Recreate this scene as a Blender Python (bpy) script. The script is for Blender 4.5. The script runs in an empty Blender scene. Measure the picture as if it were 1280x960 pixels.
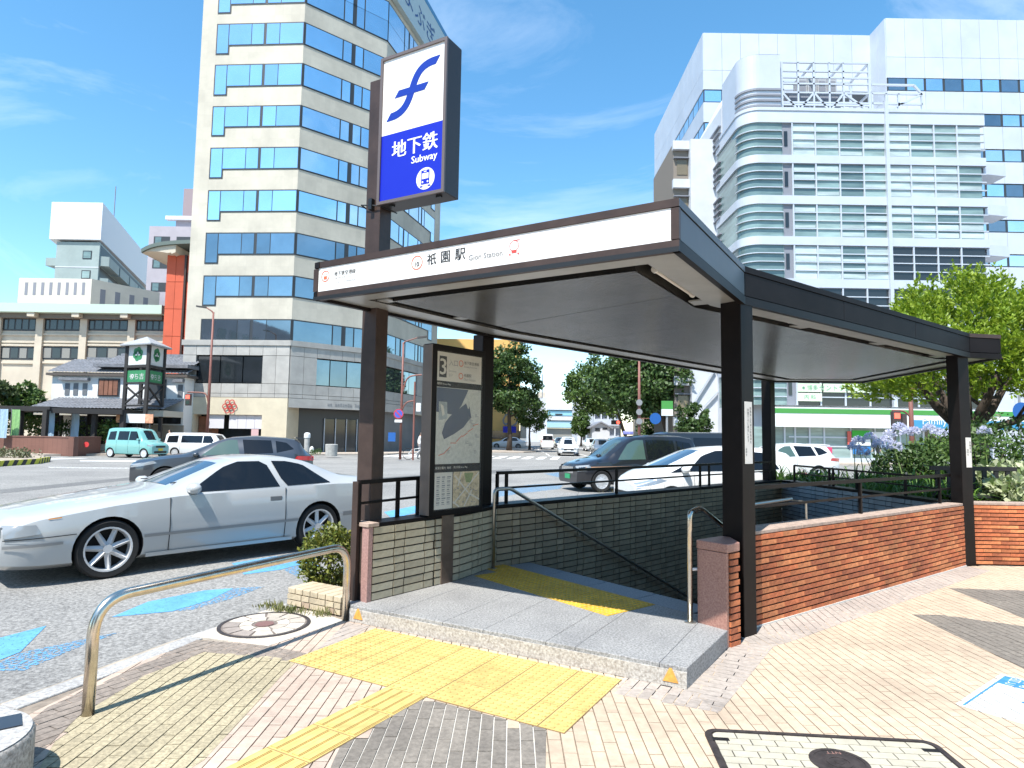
import bpy, bmesh, math, random
from mathutils import Vector, Matrix, noise
random.seed(7)
R = math.radians
SC = bpy.context.scene
COL = SC.collection

# ---------------------------------------------------------------- camera
FPX, PITCH, ROLL, EYE = 808.3, 0.07894, 0.01559, 1.55
FW = Vector((0, math.cos(PITCH), math.sin(PITCH)))
U0 = Vector((0, -math.sin(PITCH), math.cos(PITCH)))
R0 = Vector((1, 0, 0))
RT = R0*math.cos(ROLL) + U0*math.sin(ROLL)
UP = U0*math.cos(ROLL) - R0*math.sin(ROLL)
cam_data = bpy.data.cameras.new('camera')
cam_data.sensor_width = 36
cam_data.lens = FPX/1280*36
cam_data.clip_start = 0.05
cam_data.clip_end = 3000
cam = bpy.data.objects.new('camera', cam_data)
COL.objects.link(cam)
m = Matrix((RT, UP, -FW)).transposed().to_4x4()
m.translation = (0, 0, EYE)
cam.matrix_world = m
SC.camera = cam

# ---------------------------------------------------------------- sky and sun
SUN_AZ, SUN_EL = R(240), R(60)        # direction towards the sun (maths angle in plan), elevation
world = bpy.data.worlds.new('World'); SC.world = world
world.use_nodes = True
nt = world.node_tree
bg = nt.nodes['Background']
sky = nt.nodes.new('ShaderNodeTexSky')
sky.sky_type = 'NISHITA'; sky.sun_disc = False
sky.sun_elevation = SUN_EL
sky.sun_rotation = math.pi/2 - SUN_AZ
sky.altitude = 0; sky.air_density = 1.0; sky.dust_density = 0.25; sky.ozone_density = 2.2
hs = nt.nodes.new('ShaderNodeHueSaturation'); hs.inputs['Hue'].default_value = .488; hs.inputs['Saturation'].default_value = 1.22; hs.inputs['Value'].default_value = 1.32
tc = nt.nodes.new('ShaderNodeTexCoord')
mp = nt.nodes.new('ShaderNodeMapping'); mp.inputs['Scale'].default_value = (1.1, 2.6, 3.4); mp.inputs['Rotation'].default_value = (0.2, 0.55, 0.5)
nz = nt.nodes.new('ShaderNodeTexNoise'); nz.inputs['Scale'].default_value = 1.5; nz.inputs['Detail'].default_value = 9; nz.inputs['Roughness'].default_value = .62; nz.inputs['Distortion'].default_value = .7
cr = nt.nodes.new('ShaderNodeValToRGB'); cr.color_ramp.elements[0].position = .52; cr.color_ramp.elements[1].position = .95
cr.color_ramp.elements[1].color = (.55, .55, .55, 1)
mx = nt.nodes.new('ShaderNodeMix'); mx.data_type = 'RGBA'; mx.inputs[7].default_value = (8.5, 9.0, 9.6, 1)
L = nt.links.new
L(tc.outputs['Generated'], mp.inputs['Vector']); L(mp.outputs[0], nz.inputs['Vector']); L(nz.outputs['Fac'], cr.inputs['Fac'])
L(sky.outputs[0], hs.inputs['Color']); L(hs.outputs[0], mx.inputs[6]); L(cr.outputs[0], mx.inputs[0]); L(mx.outputs[2], bg.inputs['Color'])
bg.inputs['Strength'].default_value = 0.125
sun_data = bpy.data.lights.new('sun', 'SUN'); sun_data.energy = 5.0; sun_data.angle = R(0.53); sun_data.color = (1, .965, .91)
sun = bpy.data.objects.new('sun', sun_data); COL.objects.link(sun)
sdir = Vector((math.cos(SUN_AZ)*math.cos(SUN_EL), math.sin(SUN_AZ)*math.cos(SUN_EL), math.sin(SUN_EL)))
sun.rotation_euler = sdir.to_track_quat('Z', 'Y').to_euler()
sun.location = (0, 0, 40)
SC.view_settings.view_transform = 'Standard'; SC.view_settings.look = 'None'
SC.view_settings.gamma = 1; SC.view_settings.use_curve_mapping = False
SC.view_settings.exposure = 0.80
SC.render.engine = 'CYCLES'
SC.cycles.max_bounces = 8

# ---------------------------------------------------------------- pixel -> place
def ray(x, y): return FW + RT*((x-640)/FPX) - UP*((y-480)/FPX)
def G(x, y, z=0.0):
    d = ray(x, y); t = (z-EYE)/d.z
    return Vector((d.x*t, d.y*t))
def D(x, y, Y):                    # the point of that pixel at depth Y
    d = ray(x, y); t = Y/d.y
    return Vector((d.x*t, Y, EYE+d.z*t))
def WP(x, y, A, B):                # the point of that pixel on the upright plane through A, B
    d = ray(x, y); n = Vector((-(B[1]-A[1]), B[0]-A[0]))
    t = (n.x*A[0]+n.y*A[1])/(n.x*d.x+n.y*d.y)
    return Vector((d.x*t, d.y*t, EYE+d.z*t))

# ---------------------------------------------------------------- materials
MATS = {}
def mat(name, col, rough=.7, metal=0., nscale=0, namt=.15, bump=0, bscale=None, spec=.5, col2=None, detail=4, vary=0, stretch=None, emit=None, alpha=None, coat=0, trans=0, ramp=(.35, .65), bdist=.01, world=False, dirt=0, dscale=.8):
    if name in MATS: return MATS[name]
    m = bpy.data.materials.new(name); m.use_nodes = True
    t = m.node_tree; b = t.nodes['Principled BSDF']; lk = t.links.new
    b.inputs['Base Color'].default_value = (*col, 1); b.inputs['Roughness'].default_value = rough
    b.inputs['Metallic'].default_value = metal; b.inputs['Specular IOR Level'].default_value = spec
    b.inputs['Coat Weight'].default_value = coat; b.inputs['Transmission Weight'].default_value = trans
    out = None
    if nscale or bump:
        co = t.nodes.new('ShaderNodeTexCoord'); vec = co.outputs['Object']
        if world: vec = t.nodes.new('ShaderNodeNewGeometry').outputs['Position']
        if stretch:
            mpn = t.nodes.new('ShaderNodeMapping'); mpn.inputs['Scale'].default_value = stretch
            lk(vec, mpn.inputs['Vector']); vec = mpn.outputs[0]
    if nscale:
        n = t.nodes.new('ShaderNodeTexNoise'); n.inputs['Scale'].default_value = nscale; n.inputs['Detail'].default_value = detail; n.inputs['Roughness'].default_value = .65
        lk(vec, n.inputs['Vector'])
        r = t.nodes.new('ShaderNodeValToRGB'); r.color_ramp.elements[0].position = ramp[0]; r.color_ramp.elements[1].position = ramp[1]
        c2 = col2 if col2 else tuple(min(1, c*(1+namt)) for c in col)
        c1 = col if col2 else tuple(c*(1-namt) for c in col)
        r.color_ramp.elements[0].color = (*c1, 1); r.color_ramp.elements[1].color = (*c2, 1)
        lk(n.outputs['Fac'], r.inputs['Fac']); out = r.outputs[0]
        lk(out, b.inputs['Base Color'])
    if vary:
        oi = t.nodes.new('ShaderNodeObjectInfo'); h = t.nodes.new('ShaderNodeHueSaturation')
        mr = t.nodes.new('ShaderNodeMapRange'); mr.inputs[3].default_value = 1-vary; mr.inputs[4].default_value = 1+vary
        lk(oi.outputs['Random'], mr.inputs[0]); lk(mr.outputs[0], h.inputs['Value'])
        if out: lk(out, h.inputs['Color'])
        else: h.inputs['Color'].default_value = (*col, 1)
        lk(h.outputs[0], b.inputs['Base Color'])
    if dirt:
        g_ = t.nodes.new('ShaderNodeNewGeometry'); n3_ = t.nodes.new('ShaderNodeTexNoise'); n3_.inputs['Scale'].default_value = dscale; n3_.inputs['Detail'].default_value = 7; n3_.inputs['Roughness'].default_value = .6
        lk(g_.outputs['Position'], n3_.inputs['Vector']); r3 = t.nodes.new('ShaderNodeValToRGB'); r3.color_ramp.elements[0].position = .32; r3.color_ramp.elements[1].position = .58
        r3.color_ramp.elements[0].color = (1-dirt, 1-dirt, 1-dirt*.95, 1); r3.color_ramp.elements[1].color = (1.03, 1.03, 1.03, 1)
        lk(n3_.outputs['Fac'], r3.inputs['Fac']); m3_ = t.nodes.new('ShaderNodeMix'); m3_.data_type = 'RGBA'; m3_.blend_type = 'MULTIPLY'; m3_.inputs[0].default_value = 1
        ln_ = b.inputs['Base Color'].links
        if ln_: lk(ln_[0].from_socket, m3_.inputs[6])
        else: m3_.inputs[6].default_value = (*col, 1)
        lk(r3.outputs[0], m3_.inputs[7]); lk(m3_.outputs[2], b.inputs['Base Color'])
    if bump:
        n2 = t.nodes.new('ShaderNodeTexNoise'); n2.inputs['Scale'].default_value = bscale or nscale*2; n2.inputs['Detail'].default_value = 5
        lk(vec, n2.inputs['Vector'])
        bp = t.nodes.new('ShaderNodeBump'); bp.inputs['Strength'].default_value = bump; bp.inputs['Distance'].default_value = bdist
        lk(n2.outputs['Fac'], bp.inputs['Height']); lk(bp.outputs[0], b.inputs['Normal'])
    if emit:
        b.inputs['Emission Color'].default_value = (*emit[:3], 1); b.inputs['Emission Strength'].default_value = emit[3]
    if alpha is not None:
        b.inputs['Alpha'].default_value = alpha
    MATS[name] = m
    return m

# ---------------------------------------------------------------- mesh collector
ORG = {}
class MB:
    def __init__(s): s.v = []; s.f = []; s.m = []; s.mi = 0
    def add(s, vs, fs, mi=None):
        o = len(s.v); s.v += [tuple(v) for v in vs]
        s.f += [tuple(i+o for i in f) for f in fs]; s.m += [s.mi if mi is None else mi]*len(fs)
        return s
    def box(s, c, d, rz=0, mi=None, tilt=None):
        hx, hy, hz = d[0]/2, d[1]/2, d[2]/2
        ca, sa = math.cos(rz), math.sin(rz)
        vs = []
        for x, y, z in ((-hx,-hy,-hz),(hx,-hy,-hz),(hx,hy,-hz),(-hx,hy,-hz),(-hx,-hy,hz),(hx,-hy,hz),(hx,hy,hz),(-hx,hy,hz)):
            if tilt: q = tilt @ Vector((x, y, z)); x, y, z = q
            vs.append((c[0]+x*ca-y*sa, c[1]+x*sa+y*ca, c[2]+z))
        return s.add(vs, [(0,3,2,1),(4,5,6,7),(0,1,5,4),(1,2,6,5),(2,3,7,6),(3,0,4,7)], mi)
    def bar(s, a, b, w, h, mi=None, up=(0,0,1)):           # box from a to b; w across, h along up
        a, b = Vector(a), Vector(b); d = (b-a)
        if d.length < 1e-6: return s
        d.normalize(); u = Vector(up); x = d.cross(u)
        if x.length < 1e-4: x = d.cross(Vector((1,0,0)))
        x.normalize(); u = x.cross(d)
        vs = []
        for p in (a, b):
            for i, j in ((-1,-1),(1,-1),(1,1),(-1,1)): vs.append(p + x*(i*w/2) + u*(j*h/2))
        return s.add(vs, [(0,1,2,3),(7,6,5,4),(0,4,5,1),(1,5,6,2),(2,6,7,3),(3,7,4,0)], mi)
    def prism(s, poly, z0, z1, mi=None, cap=True, bot=True):
        n = len(poly); a = sum(poly[i][0]*poly[(i+1)%n][1]-poly[(i+1)%n][0]*poly[i][1] for i in range(n))
        if a < 0: poly = list(reversed(poly))
        vs = [(p[0],p[1],z0) for p in poly]+[(p[0],p[1],z1) for p in poly]
        fs = [(i,(i+1)%n,n+(i+1)%n,n+i) for i in range(n)]
        if cap: fs.append(tuple(range(n,2*n)))
        if bot: fs.append(tuple(range(n-1,-1,-1)))
        return s.add(vs, fs, mi)
    def slab(s, pts, n, mi=None):                             # planar loop pts extruded by vector n
        pts = [Vector(p) for p in pts]; n = Vector(n); k = len(pts)
        vs = pts+[p+n for p in pts]
        nm = Vector((0,0,0))
        for i in range(k): nm += pts[i].cross(pts[(i+1)%k])
        fl = nm.dot(n) < 0
        fs = [tuple(range(k-1,-1,-1)), tuple(range(k,2*k))]+[(i,(i+1)%k,k+(i+1)%k,k+i) for i in range(k)]
        if fl: fs = [tuple(reversed(f)) for f in fs]
        return s.add(vs, fs, mi)
    def tube(s, pts, r, n=8, mi=None, caps=True):
        pts = [Vector(p) for p in pts]; k = len(pts)
        rs = r if isinstance(r, (list, tuple)) else [r]*k
        vs = []; fs = []
        t0 = (pts[1]-pts[0]).normalized()
        x = t0.cross(Vector((0,0,1)))
        if x.length < 1e-3: x = Vector((1,0,0))
        x.normalize()
        for i, p in enumerate(pts):
            t = (pts[min(i+1,k-1)]-pts[max(i-1,0)]).normalized()
            x = (x - t*x.dot(t)); x.normalize(); y = t.cross(x)
            for j in range(n):
                a = 2*math.pi*j/n; vs.append(p + (x*math.cos(a)+y*math.sin(a))*rs[i])
        for i in range(k-1):
            for j in range(n):
                fs.append((i*n+j, i*n+(j+1)%n, (i+1)*n+(j+1)%n, (i+1)*n+j))
        if caps: fs += [tuple(range(n-1,-1,-1)), tuple(range((k-1)*n, k*n))]
        return s.add(vs, fs, mi)
    def lathe(s, prof, c, n=20, axis='z', mi=None, seg=(0, 2*math.pi)):
        vs = []; fs = []; k = len(prof); full = abs(seg[1]-seg[0]-2*math.pi) < 1e-6
        cnt = n if full else n+1
        for j in range(cnt):
            a = seg[0]+(seg[1]-seg[0])*j/n
            for (r, h) in prof:
                if axis == 'z': vs.append((c[0]+r*math.cos(a), c[1]+r*math.sin(a), c[2]+h))
                elif axis == 'y': vs.append((c[0]+r*math.cos(a), c[1]+h, c[2]+r*math.sin(a)))
                else: vs.append((c[0]+h, c[1]+r*math.cos(a), c[2]+r*math.sin(a)))
        for j in range(n):
            j2 = (j+1) % cnt
            for i in range(k-1): fs.append((j*k+i, j2*k+i, j2*k+i+1, j*k+i+1))
        return s.add(vs, fs, mi)
    def grid(s, P, mi=None, flip=False):
        a, b = len(P), len(P[0]); vs = [p for r in P for p in r]
        fs = [(i*b+j, (i+1)*b+j, (i+1)*b+j+1, i*b+j+1) for i in range(a-1) for j in range(b-1)]
        if flip: fs = [tuple(reversed(f)) for f in fs]
        return s.add(vs, fs, mi)
    def mesh(s, name, mats, off=(0,0,0), smooth=False, recalc=False):
        me = bpy.data.meshes.new(name)
        me.from_pydata([(v[0]-off[0], v[1]-off[1], v[2]-off[2]) for v in s.v], [], s.f)
        for mm in (mats if isinstance(mats, (list, tuple)) else [mats]): me.materials.append(mm)
        me.polygons.foreach_set('material_index', s.m)
        if recalc:
            bm = bmesh.new(); bm.from_mesh(me); bmesh.ops.recalc_face_normals(bm, faces=bm.faces); bm.to_mesh(me); bm.free()
        if smooth is True: me.polygons.foreach_set('use_smooth', [True]*len(me.polygons))
        elif smooth:
            me.polygons.foreach_set('use_smooth', [True]*len(me.polygons)); me.set_sharp_from_angle(angle=R(smooth))
        me.validate(); me.update()
        return me
    def build(s, name, mats, parent=None, base=None, smooth=False, bevel=0, recalc=False, local=False):
        off = (0,0,0)
        if parent is not None: off = (0,0,0) if local else ORG.get(parent.name, (0,0,0))
        elif base is not None: off = base
        me = s.mesh(name, mats, off, smooth, recalc)
        o = bpy.data.objects.new(name, me); COL.objects.link(o)
        if parent is not None: o.parent = parent; ORG[o.name] = off
        else: o.location = off; ORG[o.name] = off
        if bevel:
            bv = o.modifiers.new('bevel', 'BEVEL'); bv.width = bevel; bv.segments = 2; bv.limit_method = 'ANGLE'; bv.angle_limit = R(40)
        return o
def tag(o, label, cat=None, group=None):
    o['label'] = label
    if cat: o['category'] = cat
    if group: o['group'] = group
    return o
def thing(name, label, cat, loc=(0,0,0), rz=0, group=None):
    o = bpy.data.objects.new(name, None); COL.objects.link(o); o.location = loc; o.rotation_euler = (0,0,rz)
    o.empty_display_size = .2
    ORG[o.name] = tuple(loc)
    return tag(o, label, cat, group)
def struct(o): o['kind'] = 'structure'; return o
def stuff(o): o['kind'] = 'stuff'; return o
def piece(name, me, parent, loc, rz=0, scale=None, rot=None):       # a shared mesh under a parent, loc in world
    o = bpy.data.objects.new(name, me); COL.objects.link(o)
    off = ORG.get(parent.name, (0,0,0))
    o.parent = parent; o.location = (loc[0]-off[0], loc[1]-off[1], loc[2]-off[2]); o.rotation_euler = rot if rot else (0,0,rz)
    if scale: o.scale = scale
    return o
def copy_tree(o, parent=None):
    c = o.copy(); COL.objects.link(c)
    if parent: c.parent = parent
    for ch in list(o.children): copy_tree(ch, c)
    return c
def unit(a, b): d = Vector((b[0]-a[0], b[1]-a[1])); return d.normalized()
def ang(d): return math.atan2(d[1], d[0])

# lettering: font outline -> mesh, in the plane given by origin o, right vector r, up vector u
def text_mesh(s):
    cu = bpy.data.curves.new('t', 'FONT'); cu.body = s; cu.size = 1; cu.resolution_u = 2; cu.fill_mode = 'FRONT'
    ob = bpy.data.objects.new('t', cu); COL.objects.link(ob)
    dg = bpy.context.evaluated_depsgraph_get(); me = bpy.data.meshes.new_from_object(ob.evaluated_get(dg))
    vs = [v.co.copy() for v in me.vertices]; fs = [tuple(p.vertices) for p in me.polygons]
    bpy.data.objects.remove(ob); bpy.data.curves.remove(cu); bpy.data.meshes.remove(me)
    return vs, fs
def letters(mb, s, o, r, u, h=None, w=None, align='l', mi=None, bold=0):
    vs, fs = text_mesh(s)
    if not vs: return
    x0 = min(v.x for v in vs); x1 = max(v.x for v in vs); y0 = min(v.y for v in vs); y1 = max(v.y for v in vs)
    k = h/(y1-y0) if h else w/(x1-x0)
    kx = (w/(x1-x0)) if (w and h) else k
    o, r, u = Vector(o), Vector(r), Vector(u)
    sh = {'l':0, 'c':-(x1-x0)*kx/2, 'r':-(x1-x0)*kx}[align]
    nrm = r.cross(u)
    for i, dx in enumerate((-bold, 0, bold) if bold else (0,)):
        mb.add([o + r*((v.x-x0)*kx+sh+dx) + u*((v.y-y0)*k) + nrm*(i*2e-4) for v in vs], fs, mi)
# ================================================================ materials of the near scene
M_asph = mat('asphalt', (.235,.228,.212), .92, nscale=38, namt=.62, bump=.5, bscale=55, detail=6, ramp=(.3,.7), bdist=.015, dirt=.22, dscale=.35)
M_ground = mat('ground_earth', (.17,.165,.15), .95, nscale=.3, namt=.3)
M_mortar = mat('mortar', (.22,.18,.14), .95, nscale=20, namt=.25)
M_peach = mat('paver_peach', (.475,.37,.265), .85, nscale=14, namt=.10, vary=.08, bump=.15, bscale=60, world=True, dirt=.24, dscale=1.3)
M_peach2 = mat('paver_pink', (.47,.365,.285), .85, nscale=14, namt=.10, vary=.10, bump=.15, bscale=60, world=True, dirt=.24, dscale=1.3)
M_grey = mat('paver_grey', (.195,.17,.14), .9, nscale=30, namt=.2, vary=.12, bump=.2, bscale=70, world=True, dirt=.24, dscale=1.3)
M_cream = mat('paver_cream', (.36,.305,.195), .9, nscale=45, namt=.28, vary=.08, bump=.25, bscale=70, world=True, dirt=.24, dscale=1.3)
M_brown = mat('paver_brown', (.20,.165,.135), .9, nscale=25, namt=.25, vary=.15, bump=.2, bscale=60, world=True, dirt=.24, dscale=1.3)
M_taupe = mat('paver_taupe', (.33,.285,.245), .9, nscale=25, namt=.15, vary=.10, world=True, dirt=.24, dscale=1.3)
M_greyjoint = mat('grey_joint', (.55,.53,.48), .95)
M_tact = mat('tactile_yellow', (.55,.405,.135), .75, nscale=9, namt=.14, vary=.05, bump=.1, bscale=50, dirt=.2, dscale=2.0)
M_tact2 = mat('tactile_deep_yellow', (.62,.37,.02), .7, nscale=12, namt=.2, vary=.06)
M_granite = mat('granite', (.17,.168,.162), .6, nscale=70, col2=(.36,.355,.345), ramp=(.38,.62), detail=3, dirt=.2, dscale=2.0)
M_granface = mat('granite_face', (.27,.24,.205), .8, nscale=55, col2=(.50,.47,.42), ramp=(.36,.64), detail=4, bump=.4, bscale=60)
M_nosing = mat('granite_blue', (.22,.25,.28), .6, nscale=70, namt=.25)
M_pinkgran = mat('granite_pink', (.26,.125,.095), .45, nscale=80, col2=(.40,.22,.17), ramp=(.36,.64))
M_kerbgran = mat('granite_kerb', (.27,.255,.24), .85, nscale=40, col2=(.48,.47,.44), bump=.3, bscale=50, dirt=.2, dscale=2.0)
M_conc = mat('concrete', (.36,.305,.235), .9, nscale=8, namt=.15, bump=.2, bscale=40, dirt=.2, dscale=2.0)
M_concg = mat('concrete_grey', (.34,.335,.31), .9, nscale=5, namt=.15, bump=.15, bscale=40)
M_bronze = mat('bronze_metal', (.054,.036,.030), .42, metal=.0, spec=.3, nscale=6, namt=.12, dirt=.25, dscale=3, bump=.05, bscale=30)
M_dark = mat('dark_bronze', (.008,.006,.0058), .42, metal=0, spec=.16, nscale=5, namt=.2)
M_black = mat('black_paint', (.012,.012,.012), .4)
M_steel = mat('stainless', (.62,.56,.47), .24, metal=1, nscale=14, namt=.12)
M_steel2 = mat('stainless_dull', (.5,.47,.42), .35, metal=1)
M_white = mat('sign_white', (.80,.80,.78), .35)
M_cell = mat('white_panel_lit', (.80,.79,.76), .4, nscale=3, namt=.03)
M_blue = mat('sign_blue', (.005,.014,.40), .35)
M_logo = mat('logo_blue', (.006,.03,.29), .35)
M_ink = mat('ink_black', (.015,.015,.016), .5)
M_red = mat('ink_red', (.55,.06,.05), .5)
M_orange = mat('ink_orange', (.65,.13,.05), .5)
M_greyink = mat('ink_grey', (.22,.22,.22), .5)
RB = [mat('red_brick_%d' % i, c, .85, nscale=18, namt=.22, vary=.14, bump=.3, bscale=50, dirt=.34, dscale=1.6) for i, c in enumerate([(.50,.145,.056), (.50,.165,.064), (.39,.118,.05), (.56,.205,.08)])]
BL = [mat('lit_beige_brick_%d' % i, c, .6, nscale=14, namt=.12, vary=.08, bump=.12, bscale=50) for i, c in enumerate([(.42,.365,.255), (.39,.335,.23), (.44,.385,.27)])]  # left wall tile, its sunlight put into the paler colour
BB = [mat('beige_brick_%d' % i, c, .6, nscale=14, namt=.12, vary=.10, bump=.12, bscale=50) for i, c in enumerate([(.34,.26,.165), (.30,.23,.145), (.37,.285,.18)])]  # same tile for the stairwell, its shade put into the darker colour
M_rmort = mat('red_mortar', (.085,.038,.024), .95, nscale=20, namt=.2)
M_bmort = mat('brown_mortar', (.045,.03,.022), .95, nscale=20, namt=.2)
M_coping = mat('coping_stone', (.36,.27,.215), .8, nscale=20, namt=.2)
M_iron = mat('cast_iron', (.055,.045,.042), .6, metal=.4, nscale=20, namt=.3)
M_bluepaint = mat('road_paint_blue', (.075,.32,.60), .85, nscale=5, col2=(.11,.40,.70))
M_whitepaint = mat('road_paint_white', (.62,.62,.60), .85, nscale=6, namt=.12)

def clip_half(poly, a, b, c):                # keep a*x+b*y<=c
    out = []
    for i in range(len(poly)):
        p, q = poly[i], poly[(i+1) % len(poly)]
        dp, dq = a*p[0]+b*p[1]-c, a*q[0]+b*q[1]-c
        if dp <= 0: out.append(p)
        if (dp < 0 < dq) or (dq < 0 < dp):
            t = dp/(dp-dq); out.append((p[0]+(q[0]-p[0])*t, p[1]+(q[1]-p[1])*t))
    return out
def clip_rect(poly, x0, x1, y0, y1):
    for h in ((-1,0,-x0),(1,0,x1),(0,-1,-y0),(0,1,y1)):
        poly = clip_half(poly, *h)
        if len(poly) < 3: return []
    return poly
def area(p): return abs(sum(p[i][0]*p[(i+1)%len(p)][1]-p[(i+1)%len(p)][0]*p[i][1] for i in range(len(p))))/2
def inside(pt, poly):
    c = False; x, y = pt
    for i in range(len(poly)):
        (x1, y1), (x2, y2) = poly[i], poly[(i+1) % len(poly)]
        if (y1 > y) != (y2 > y) and x < (x2-x1)*(y-y1)/(y2-y1)+x1: c = not c
    return c
def offset(poly, d):                          # inset (d>0) of a counter-clockwise outline
    n = len(poly); out = []
    for i in range(n):
        p0, p1, p2 = Vector(poly[i-1]), Vector(poly[i]), Vector(poly[(i+1) % n])
        a, b = (p1-p0).normalized(), (p2-p1).normalized()
        na, nb = Vector((-a.y, a.x)), Vector((-b.y, b.x))
        k = (na+nb); k = k/(1+na.dot(nb)) if 1+na.dot(nb) > .2 else na
        out.append((p1+k*d)[:])
    return out
T2 = lambda v: (v[0], v[1])

# ================================================================ layout of the stair house (metres, from the photograph's camera)
U = Vector((.8722,-.4891)); V = Vector((.4891,.8722))                 # along / away from the front of the landing
PL, PR, PRB = Vector((-1.311,5.483)), Vector((1.112,4.13)), Vector((1.70,5.04))
ZP, ZW = .13, .78                                                      # landing, top of the walls
W0, W1 = Vector((-.15,7.16)), Vector((5.12,12.33))                     # back wall, inner face
RA, RB_ = Vector((2.03,5.475)), Vector((5.72,8.263))                   # red wall, outer face
rd = (RB_-RA).normalized(); rn = Vector((-rd.y, rd.x))                 # inward
EW1 = RB_ + rn*.22
LW = [Vector((-1.17,5.60)), Vector((-.71,6.20)), Vector((-.50,6.47)), Vector((-.30,6.86)), W0]   # left wall, inner face
SD = Vector((.774,.633)); SE = Vector((.633,-.774))                    # down the stairs / across
E0, E1 = Vector((.22,7.40)), Vector((1.72,5.56))                       # top edge of the stairs
HOLE = [W0-Vector((.05,.05)), W1+Vector((.1,.1)), Vector((5.95,8.45)), RA+rn*.1, E1-SD*.05-SE*.0, E0-SD*.05]

# ---------------------------------------------------------------- ground, road
def ring(S, z, cx=0, cy=60):
    mb = MB(); h = [W0-Vector((.1,.1)), W1+Vector((.0,.1)), Vector((5.9,8.5)), Vector((1.75,5.45))]
    o = [(-S+cx,-S+cy), (-S+cx,S+cy), (S+cx,S+cy), (S+cx,-S+cy)]
    vs = [(*p, z) for p in o]+[(h[0].x,h[0].y,z),(h[1].x,h[1].y,z),(h[2].x,h[2].y,z),(h[3].x,h[3].y,z)]
    mb.add(vs, [(0,4,5,1)[::-1],(1,5,6,2)[::-1],(2,6,7,3)[::-1],(3,7,4,0)[::-1]])
    return mb
struct(ring(1500, -.15).build('ground', M_ground))
road = struct(ring(150, -.12, 0, 50).build('road', M_asph))
# kerb line of our corner
KO = [Vector(p) for p in [(-9,-12), (-3.9,0.2), (-3.25,2.6)]] + [G(0,880), G(120,838), G(245,791), Vector((-2.17,5.62)), Vector((-2.02,6.0)), Vector((-1.65,6.75)), Vector((-.95,7.45)), Vector((4.75,13.0)), Vector((8.2,16.0)), Vector((13,17.6)), Vector((60,19.5))]
def shift(line, d):
    out = []
    for i, p in enumerate(line):
        a = (line[i]-line[i-1]).normalized() if i else (line[1]-line[0]).normalized()
        b = (line[i+1]-line[i]).normalized() if i+1 < len(line) else a
        n = (Vector((a.y,-a.x))+Vector((b.y,-b.x))).normalized(); out.append(p+n*d)
    return out
KI = shift(KO, .14); KG = shift(KO, -.30)
# pavement base: everything inside the kerb except the stair well
pv = MB()
west = KI[:9]
sw = [T2(p) for p in west] + [(-1.0,6.9), (LW[2].x-.22,LW[2].y+.05), (LW[0].x-.1,LW[0].y+.1), (PL.x+.05,PL.y+.1), (PR.x-.02,PR.y+.05), (PRB.x+.02,PRB.y), (RA.x,RA.y), (RB_.x,RB_.y), (6.0,8.37), (60,8.37), (60,-12)]
pv.prism(sw, -.25, -.012)
pv.prism([T2(p) for p in KI[8:]] + [(60,8.37), (6.0,8.37), (W1.x+.15,W1.y+.1), (W0.x-.2,W0.y+.18), (LW[2].x-.22,LW[2].y+.05), (-1.0,6.9)], -.25, -.012)
pavement = struct(pv.build('pavement', M_mortar))
def strip(mb, a, b, z0, z1):
    for i in range(len(a)-1):
        mb.prism([T2(a[i]), T2(a[i+1]), T2(b[i+1]), T2(b[i])], z0, z1)
gut = MB()
for seg in (range(2,7), range(8,len(KO)-1)):
    for i in seg:
        gut.add([(*KG[i],-.114), (*KG[i+1],-.114), (*KO[i+1],-.02), (*KO[i],-.02)], [(3,2,1,0)])
gut.build('gutter', M_conc, pavement)
# kerb stones, each its own piece
kn = 0
for i in range(2, len(KO)-3):
    a, b, c, d = KO[i], KO[i+1], KI[i+1], KI[i]
    if i == 7: continue
    n = max(1, round((b-a).length/.6))
    for k in range(min(n, 14)):
        t0, t1 = k/n+.004, (k+1)/n-.004
        q = [a.lerp(b,t0), a.lerp(b,t1), d.lerp(c,t1), d.lerp(c,t0)]
        MB().prism([T2(p) for p in q], -.2, 0.0).build('kerb_stone', M_kerbgran, pavement, bevel=.008)

# ---------------------------------------------------------------- paving, one block after another (long sides run away from the camera)
PW, PLN = .070, .236
obst = []                                                              # fields laid over the main one
BX = [G(278,783), G(385,779)]
MHR = Vector((-1.955,5.33))                                            # round manhole
fields = []
grey1 = [G(521,871), G(683,912), G(682,962), G(672,1010), G(395,1010), G(415,955), G(428,928)]
cream = [G(256,815), G(180,845), G(100,893), G(70,925), G(40,975), G(40,1010), G(160,1010), G(255,950), G(352,845), G(372,826), G(330,820)]
brown = [G(246,800), G(60,884), G(0,930), G(0,990), G(68,925), G(100,894), G(180,846), G(255,815), G(372,828), G(388,818), G(330,806)]
taupeL = [G(390,818), G(434,778), G(463,783), G(440,796), G(402,816), G(380,834), G(366,828)]
taupeR = [G(781,846), G(766,867), G(899,891), G(968,808), G(1060,760), G(1160,712), G(1290,708), G(1290,722), G(1300,700), G(1214,704), G(1200,709), G(947,786), G(918,805), G(861,864)]
greyA = [G(1140,768), G(1180,769), G(1330,790), G(1330,860), G(1280,836)]
greyB = [G(1185,735), G(1210,736), G(1330,740), G(1330,790), G(1280,773)]
taupeX = [(p.x,p.y) for p in [G(781,846), G(766,867), G(899,891), G(968,808), G(1062,757), G(1165,712)]] + [(6.3,8.33), (5.75,8.33)] + [(p.x,p.y) for p in [G(1196,711), G(947,787), G(918,806), G(861,865)]]
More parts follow.
